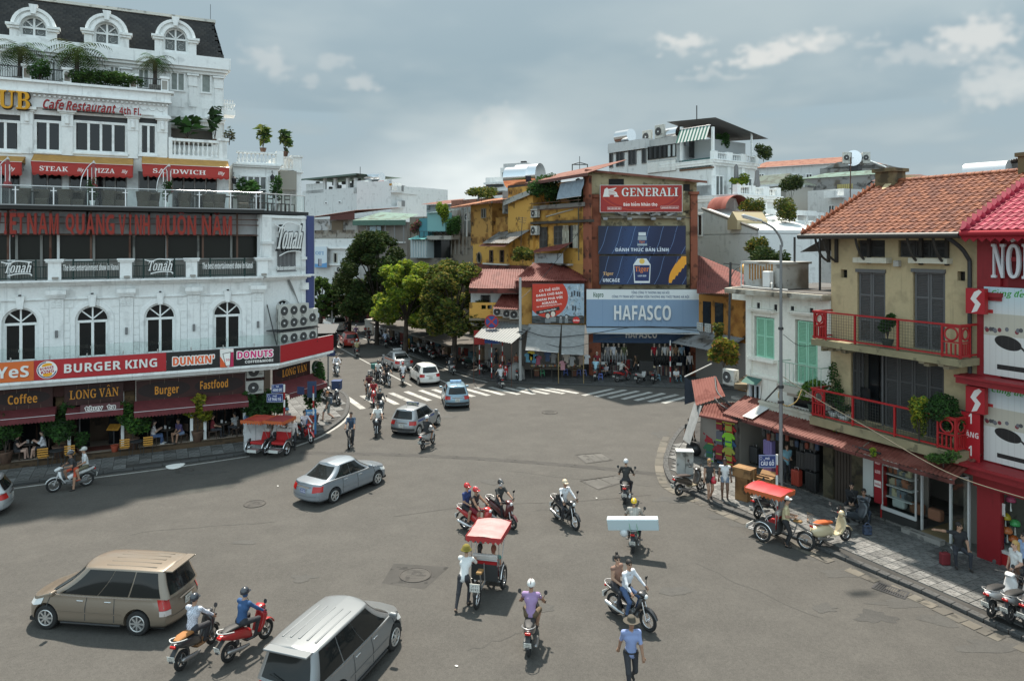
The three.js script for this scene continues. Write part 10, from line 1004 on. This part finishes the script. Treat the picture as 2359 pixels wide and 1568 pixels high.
// == shop goods
{
let cl=[[1374.6,'red flowered shirt',[.22,.02,.03]],[1389.7,'black shirt at the left',[.02,.02,.02]],[1401,'grey shirt',[.24,.23,.24]],[1414.8,'white shirt',[.55,.56,.6]],[1426.3,'black printed shirt',[.02,.02,.02]],[1438.8,'olive shirt',[.08,.09,.04]],[1508.5,'red top',[.3,.01,.02]],[1520.6,'black and white dress',[.06,.06,.06]],[1533,'plain white top',[.6,.6,.6]],[1545.5,'floral blouse',[.36,.32,.28]],[1558,'brown top',[.24,.14,.08]],[1572,'pale blue top',[.25,.36,.45]],[1587,'white floral top',[.55,.52,.52]]];cl.forEach(([x,l,c],i)=>person(`mannequin in ${l} at the blue shop`,'stand',{name:'mannequin',cat:'mannequin',group:'shop mannequins',pos:FH.pt(FHu(x,.1),i===12||i===0?.35:.95,i===12||i===0?.55:-.05),a:CAM+.05,shirt:c,sleeve:.6,hair:0,skin:[.6,.5,.4],s:.98,pants:i>5?Bk:Gy}));
let tb=(x0,x1,l)=>{let k=T('display_table',l,'display');let a=FHu(x0,.3),c=FHu(x1,.3);FH.put(k,a,.13,.3);M(k,'platform',bb(0,c-a,0,.82,-.8,-.06),mc(.03,.025,.025));for(let i=0;i<26;i++)M(k,'hanging_scarf',bx((c-a)/26-.02,.7+.1*hash(i,3),.03,(i+.5)*(c-a)/26,.42,.0+.02*(i%2)),mat([[.08,.05,.05],[.2,.18,.17],[.12,.03,.03],[.05,.05,.06],[.25,.2,.15]][i%5],{tex:'dirty'}));M(k,'price_card',bx(.5,.24,.02,(c-a)*.15,.98,.05),mc(.5,.5,.48));M(k,'price_card',bx(.45,.22,.02,(c-a)*.85,.95,.05),mc(.5,.5,.48));};tb(1480,1580,'display table hung with patterned scarves under the mannequins');tb(1385,1436,'low display platform under the left mannequins');
for(let i=0;i<12;i++){let x=1384+i*5.2+(i>8?12:0),k=T('hanging_garment',`garment on the left rack of the blue shop, ${ORD[i]} from the left`,'clothing','garments on shop racks');FH.put(k,FHu(x,-.6),.5,-.6);M(k,'cloth',rbx(.32,.75,.08,.03,0,.4,0,1),mat([[.3,.02,.02],[.05,.05,.05],[.3,.2,.2],[.1,.1,.12],[.2,.05,.04]][i%5]));M(k,'hanger',rod([-.14,.78,0],[.14,.78,0],.012),steel);}
{let k=T('notice_stand','black notice board with white lines in front of the shop','notice board');pG(k,1490,890,.13);M(k,'board',bx(1.05,.75,.03,0,1.5,0),print(96,72,c=>{qR(c,'#181818',0,0,96,72);for(let[s,y]of[['NHẬN MAY ĐO',12],['ÁO DÀI',30],['VEST NAM NỮ',48],['SỬA QUẦN ÁO',64]])tx(c,s,48,y,13,'#c8c8c4',{fit:82});}));M(k,'post',cyl(.02,.02,1.2,6,0,.6,-.02),iron);}
let stool=(x,y,c,l)=>{let k=T('plastic_stool',l,'stool','plastic stools');pG(k,x,y,far);let m=mat(c,{roughness:.4});M(k,'seat',rbx(.3,.04,.3,.015,0,.44,0),m);for(let a of[-1,1])for(let b of[-1,1])M(k,'leg',rod([a*.16,0,b*.16],[a*.12,.43,b*.12],.022,5),m);for(let z of[-.14,.14])M(k,'brace',bx(.28,.03,.02,0,.2,z),m);};stool(1304,864,[.1,.16,.5],'blue plastic stool left of the tall hat stack');stool(1334,865,[.16,.2,.5],'blue plastic stool right of the tall hat stack');stool(1347,865,[.14,.18,.48],'blue plastic stool next to the shop pier');stool(1250,865,[.1,.45,.22],'green plastic stool under the wide tarpaulin');stool(1237,866,[.12,.18,.5],'blue plastic stool below the left hat stack');stool(1565,878,[.2,.4,.5],'pale blue plastic stool by the corner roof');stool(1384,874,[.12,.18,.5],'blue plastic stool beside the man in pale blue');stool(1516,876,[.2,.35,.45],'pale blue stool beside the street seller');
for(let[x,y,l]of[[1237,866,'left'],[1323,866,'right']]){let k=T('hat_stack',`stack of conical straw hats, ${l} of two`,'hats','hat stacks');pG(k,x,y,far);for(let i=0;i<5;i++)M(k,'conical_hat',new ConeGeometry(.3-.02*i,.16,18).translate(0,.55+i*.11,0),mat(i%2?[.25,.1,.04]:[.42,.32,.2]));M(k,'crate',rbx(.4,.45,.4,.02,0,.24,0),mc(.12,.05,.03));}
for(let i=0;i<11;i++){let x=[1217,1224,1231,1240,1262,1275,1297,1305,1318,1340,1352][i],k=T('stall_garment',`child's garment hanging in the stall, ${ORD[i]} from the left`,'clothing','garments hanging in the stall'),y=[820,815,822,826,818,822,838,822,828,826,824][i];k.position.copy(at(x,y+14,56.5));M(k,'cloth',ext([[-.18,0],[.18,0],[.16,.5],[.3,.45],[.26,.65],[.08,.72],[-.08,.72],[-.26,.65],[-.3,.45],[-.16,.5]],.05),mat([[.12,.3,.4],[.5,.38,.05],[.1,.25,.35],[.3,.08,.12],[.05,.08,.15],[.2,.2,.2],[.5,.25,.28],[.4,.35,.3],[.3,.3,.3],[.2,.15,.12],[.45,.45,.45]][i]));M(k,'hanger',rod([0,.72,.02],[0,.95,.02],.01),steel);}
{let k=T('stall_table','low stall table with trinkets under the tarpaulins','table');FH.put(k,FHu(1222,1.2),.13,1.2);let L=FHu(1345,1.2)-FHu(1222,1.2);M(k,'table_top',bx(L,.06,.8,L/2,.8,0),mc(.08,.06,.04));for(let i=0;i<6;i++)M(k,'leg',bx(.06,.8,.06,.1+i*(L-.2)/5,.4,.3),mc(.06,.05,.04));for(let i=0;i<26;i++)M(k,'trinket',rbx(.14+.1*hash(i,1),.08+.16*hash(i,2),.15,.03,.15+i*(L-.3)/26,.9,.2*hash(i,4),1),mat([[.4,.3,.15],[.3,.3,.32],[.35,.12,.05],[.1,.1,.1],[.45,.4,.3]][i%5]));}
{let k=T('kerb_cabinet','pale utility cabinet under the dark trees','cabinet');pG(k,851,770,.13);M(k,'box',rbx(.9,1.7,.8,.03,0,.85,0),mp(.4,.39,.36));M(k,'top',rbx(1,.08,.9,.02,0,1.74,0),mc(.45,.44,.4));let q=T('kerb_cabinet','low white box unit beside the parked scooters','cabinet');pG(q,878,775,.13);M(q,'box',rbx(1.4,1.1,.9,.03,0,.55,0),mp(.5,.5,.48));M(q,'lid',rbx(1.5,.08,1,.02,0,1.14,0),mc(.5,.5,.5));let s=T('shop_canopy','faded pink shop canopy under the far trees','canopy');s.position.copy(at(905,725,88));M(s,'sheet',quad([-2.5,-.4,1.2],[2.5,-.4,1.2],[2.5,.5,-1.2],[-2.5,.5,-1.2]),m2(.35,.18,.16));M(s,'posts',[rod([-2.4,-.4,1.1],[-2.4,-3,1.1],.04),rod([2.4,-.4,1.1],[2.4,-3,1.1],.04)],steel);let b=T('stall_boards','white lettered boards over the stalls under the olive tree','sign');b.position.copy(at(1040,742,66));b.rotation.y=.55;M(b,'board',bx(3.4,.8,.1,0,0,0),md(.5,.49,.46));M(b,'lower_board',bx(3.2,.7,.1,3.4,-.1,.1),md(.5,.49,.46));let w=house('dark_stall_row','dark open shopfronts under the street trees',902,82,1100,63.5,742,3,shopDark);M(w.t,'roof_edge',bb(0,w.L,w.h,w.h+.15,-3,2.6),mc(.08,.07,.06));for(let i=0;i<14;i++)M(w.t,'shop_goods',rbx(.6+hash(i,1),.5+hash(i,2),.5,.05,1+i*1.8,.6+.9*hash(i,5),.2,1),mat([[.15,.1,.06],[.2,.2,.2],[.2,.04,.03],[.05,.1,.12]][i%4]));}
let shirt=()=>memo('tee',()=>ext([[-.17,0],[.17,0],[.17,.42],[.28,.33],[.34,.42],[.2,.6],[.07,.64],[-.07,.64],[-.2,.6],[-.34,.42],[-.28,.33],[-.17,.42]],.05)),sc=[[.03,.12,.06],[.3,.02,.02],[.02,.02,.02],[.3,.31,.33],[.2,.45,.03],[.2,.02,.03],[.25,.015,.03],[.03,.07,.15],[.02,.02,.02],[.28,.02,.03],[.3,.3,.05],[.1,.1,.12]];let nm=['top','second','third','fourth','fifth','lowest'];let n=0;for(let r=0;r<6;r++)['left','middle','right'].forEach((cn,c)=>{let k=T('hanging_shirt',`sports shirt in the ${nm[r]} row, ${cn} column, at the corner shop`,'clothing','shirts at the corner shop');k.position.copy(at(1636+c*22+(r%2)*3,985+r*17+c*4,35-c*.4));k.rotation.y=-.75;M(k,'cloth',shirt(),mat(sc[(n++*5)%12]));M(k,'trim',bx(.3,.06,.06,0,.3-.05*(r%3),.03),mat(sc[(n*3+4)%12]));});
for(let i=0;i<6;i++){let k=T('hanging_bag',`dark backpack hanging at the corner shop pier, ${nm[i]} of six`,'bag','bags at the corner shop');FR.put(k,uR(1694),2.6-i*.42,.12);M(k,'pack',rbx(.36,.38,.2,.08,0,0,0),mat([[.05,.05,.05],[.08,.07,.06],[.04,.045,.05]][i%3],{tex:'cloth'}));M(k,'pocket',rbx(.26,.18,.08,.03,0,-.06,.12),mc(.07,.07,.07));}
for(let i=0;i<12;i++){let k=T('hanging_bag',`small ${['black', 'red', 'brown', 'navy'][i % 4]} bag under the tin awning, ${ORD[i]} from the left`,'bag','bags under the awning');FR.put(k,1.9+i*.26,2.35-.3*hash(i,2),.35);M(k,'pack',rbx(.17,.26+.1*hash(i,1),.12,.04,0,0,0,1),mat([[.05,.05,.05],[.2,.05,.03],[.12,.1,.08],[.04,.06,.1]][i%4]));M(k,'strap',rod([0,.1,0],[0,.55,0],.01,4),dark);}
let cs=(u,h,z,w,hh,c,l)=>{let k=T('suitcase',l,'suitcase','suitcases at the luggage shop');FR.put(k,u,h,z);M(k,'shell',rbx(w,hh,.28,.05,0,hh/2+.05,0),mat(c,{roughness:.45}));M(k,'handle',pipe([[-.1,hh+.04,0],[-.09,hh+.14,0],[.09,hh+.14,0],[.1,hh+.04,0]],.014),steel);for(let x of[-1,1])M(k,'wheel',mv(cyl(.035,.035,.04,8),x*w*.38,.035,.1,0,0,HP),rubber);for(let i=0;i<3;i++)M(k,'rib',rbx(.025,hh*.85,.02,.01,(i-1)*w*.28,hh/2+.05,.145,1),mat(c,{roughness:.45}));};cs(uR(1777),1.15,.1,.5,.68,[.2,.16,.36],'lilac suitcase under the blue name plate');cs(uR(1777),.25,.12,.5,.7,[.3,.13,.25],'pink suitcase below the lilac one');cs(uR(1772),1.95,.05,.5,.6,[.12,.12,.13],'wrapped grey suitcase above the lilac one');cs(uR(1797),2.05,.05,.45,.65,[.3,.03,.04],'red suitcase high in the luggage shop');cs(uR(1842),.25,.15,.42,.68,[.35,.05,.03],'small bright red suitcase on the shop floor');cs(uR(1850),1.0,0,.5,.75,[.03,.03,.03],'black suitcase with a white card in the luggage shop');cs(uR(1876),.25,.1,.55,.8,[.02,.02,.02],'large black suitcase, bottom of the right stack');cs(uR(1876),1.12,.1,.55,.75,[.03,.03,.032],'large black suitcase, middle of the right stack');cs(uR(1876),1.95,.08,.55,.7,[.04,.04,.042],'large dark suitcase, top of the right stack');cs(uR(1740,-.6),.3,-.6,.5,.75,[.05,.05,.05],'dark suitcase inside behind the cartons');cs(uR(1855,.1),1.9,.02,.4,.55,[.05,.05,.06],'dark backpack-shaped case below the shop sign');
let carton=(x,y,w,hh,d,h0,l,open)=>{let k=T('carton',l,'carton','cardboard cartons');pG(k,x,y,.13);k.position.y+=h0;k.rotation.y=FR.ang+.3;let m=md(.28,.15,.06);M(k,'box',bx(w,hh,d,0,hh/2,0),m);M(k,'tape',bx(w+.006,hh+.006,.06,0,hh/2,0),mc(.36,.22,.1));if(open)for(let s of[-1,1])M(k,'flap',mv(bx(w,.012,d*.45),0,hh+.1,s*d*.6,s*-.6),m);};carton(1715,1150,.55,.95,.5,0,'tall brown carton on the right pavement');carton(1716,1150,.8,.38,.55,.96,'wide brown carton on top of the tall one');carton(1765,1153,.5,.55,.5,0,'brown carton below the open one',0);carton(1764,1152,.65,.4,.5,.56,'open brown carton with flaps up',1);{let k=T('basket','round wicker basket beside the cartons','basket');pG(k,1752,1122,.13);M(k,'basket',lathe([[.001,0],[.18,0],[.25,.3],[.27,.32],[.24,.3],[.001,.05]],16),mh(.4,.2,.05));M(k,'rim',mv(tor(.26,.02,5,18),0,.32,0,HP),mc(.45,.24,.07));let w=T('utility_cabinet','pale grey electrical cabinet on the corner pavement','cabinet');pG(w,1578,1090,.13);w.rotation.y=-.1;M(w,'box',rbx(.75,1.02,.45,.02,0,.52,0),md(.42,.42,.4));M(w,'lid',rbx(.8,.05,.5,.02,0,1.06,0),mc(.55,.55,.53));M(w,'door_seam',bx(.01,.85,.02,0,.52,.225),dark);let b=T('rubbish_bag','black rubbish bag behind the electrical cabinet','bag');pG(b,1602,1048,.13);M(b,'sack',new IcosahedronGeometry(.45,2).scale(1,.8,1).translate(0,.35,0),mr(.4,.02,.02,.022));M(b,'knot',new ConeGeometry(.1,.2,8).translate(0,.78,0),mc(.02,.02,.022));}
}
scene.traverse(o=>{if(o.isMesh){o.castShadow=true;o.receiveShadow=true;}});
renderer.render(scene,camera);
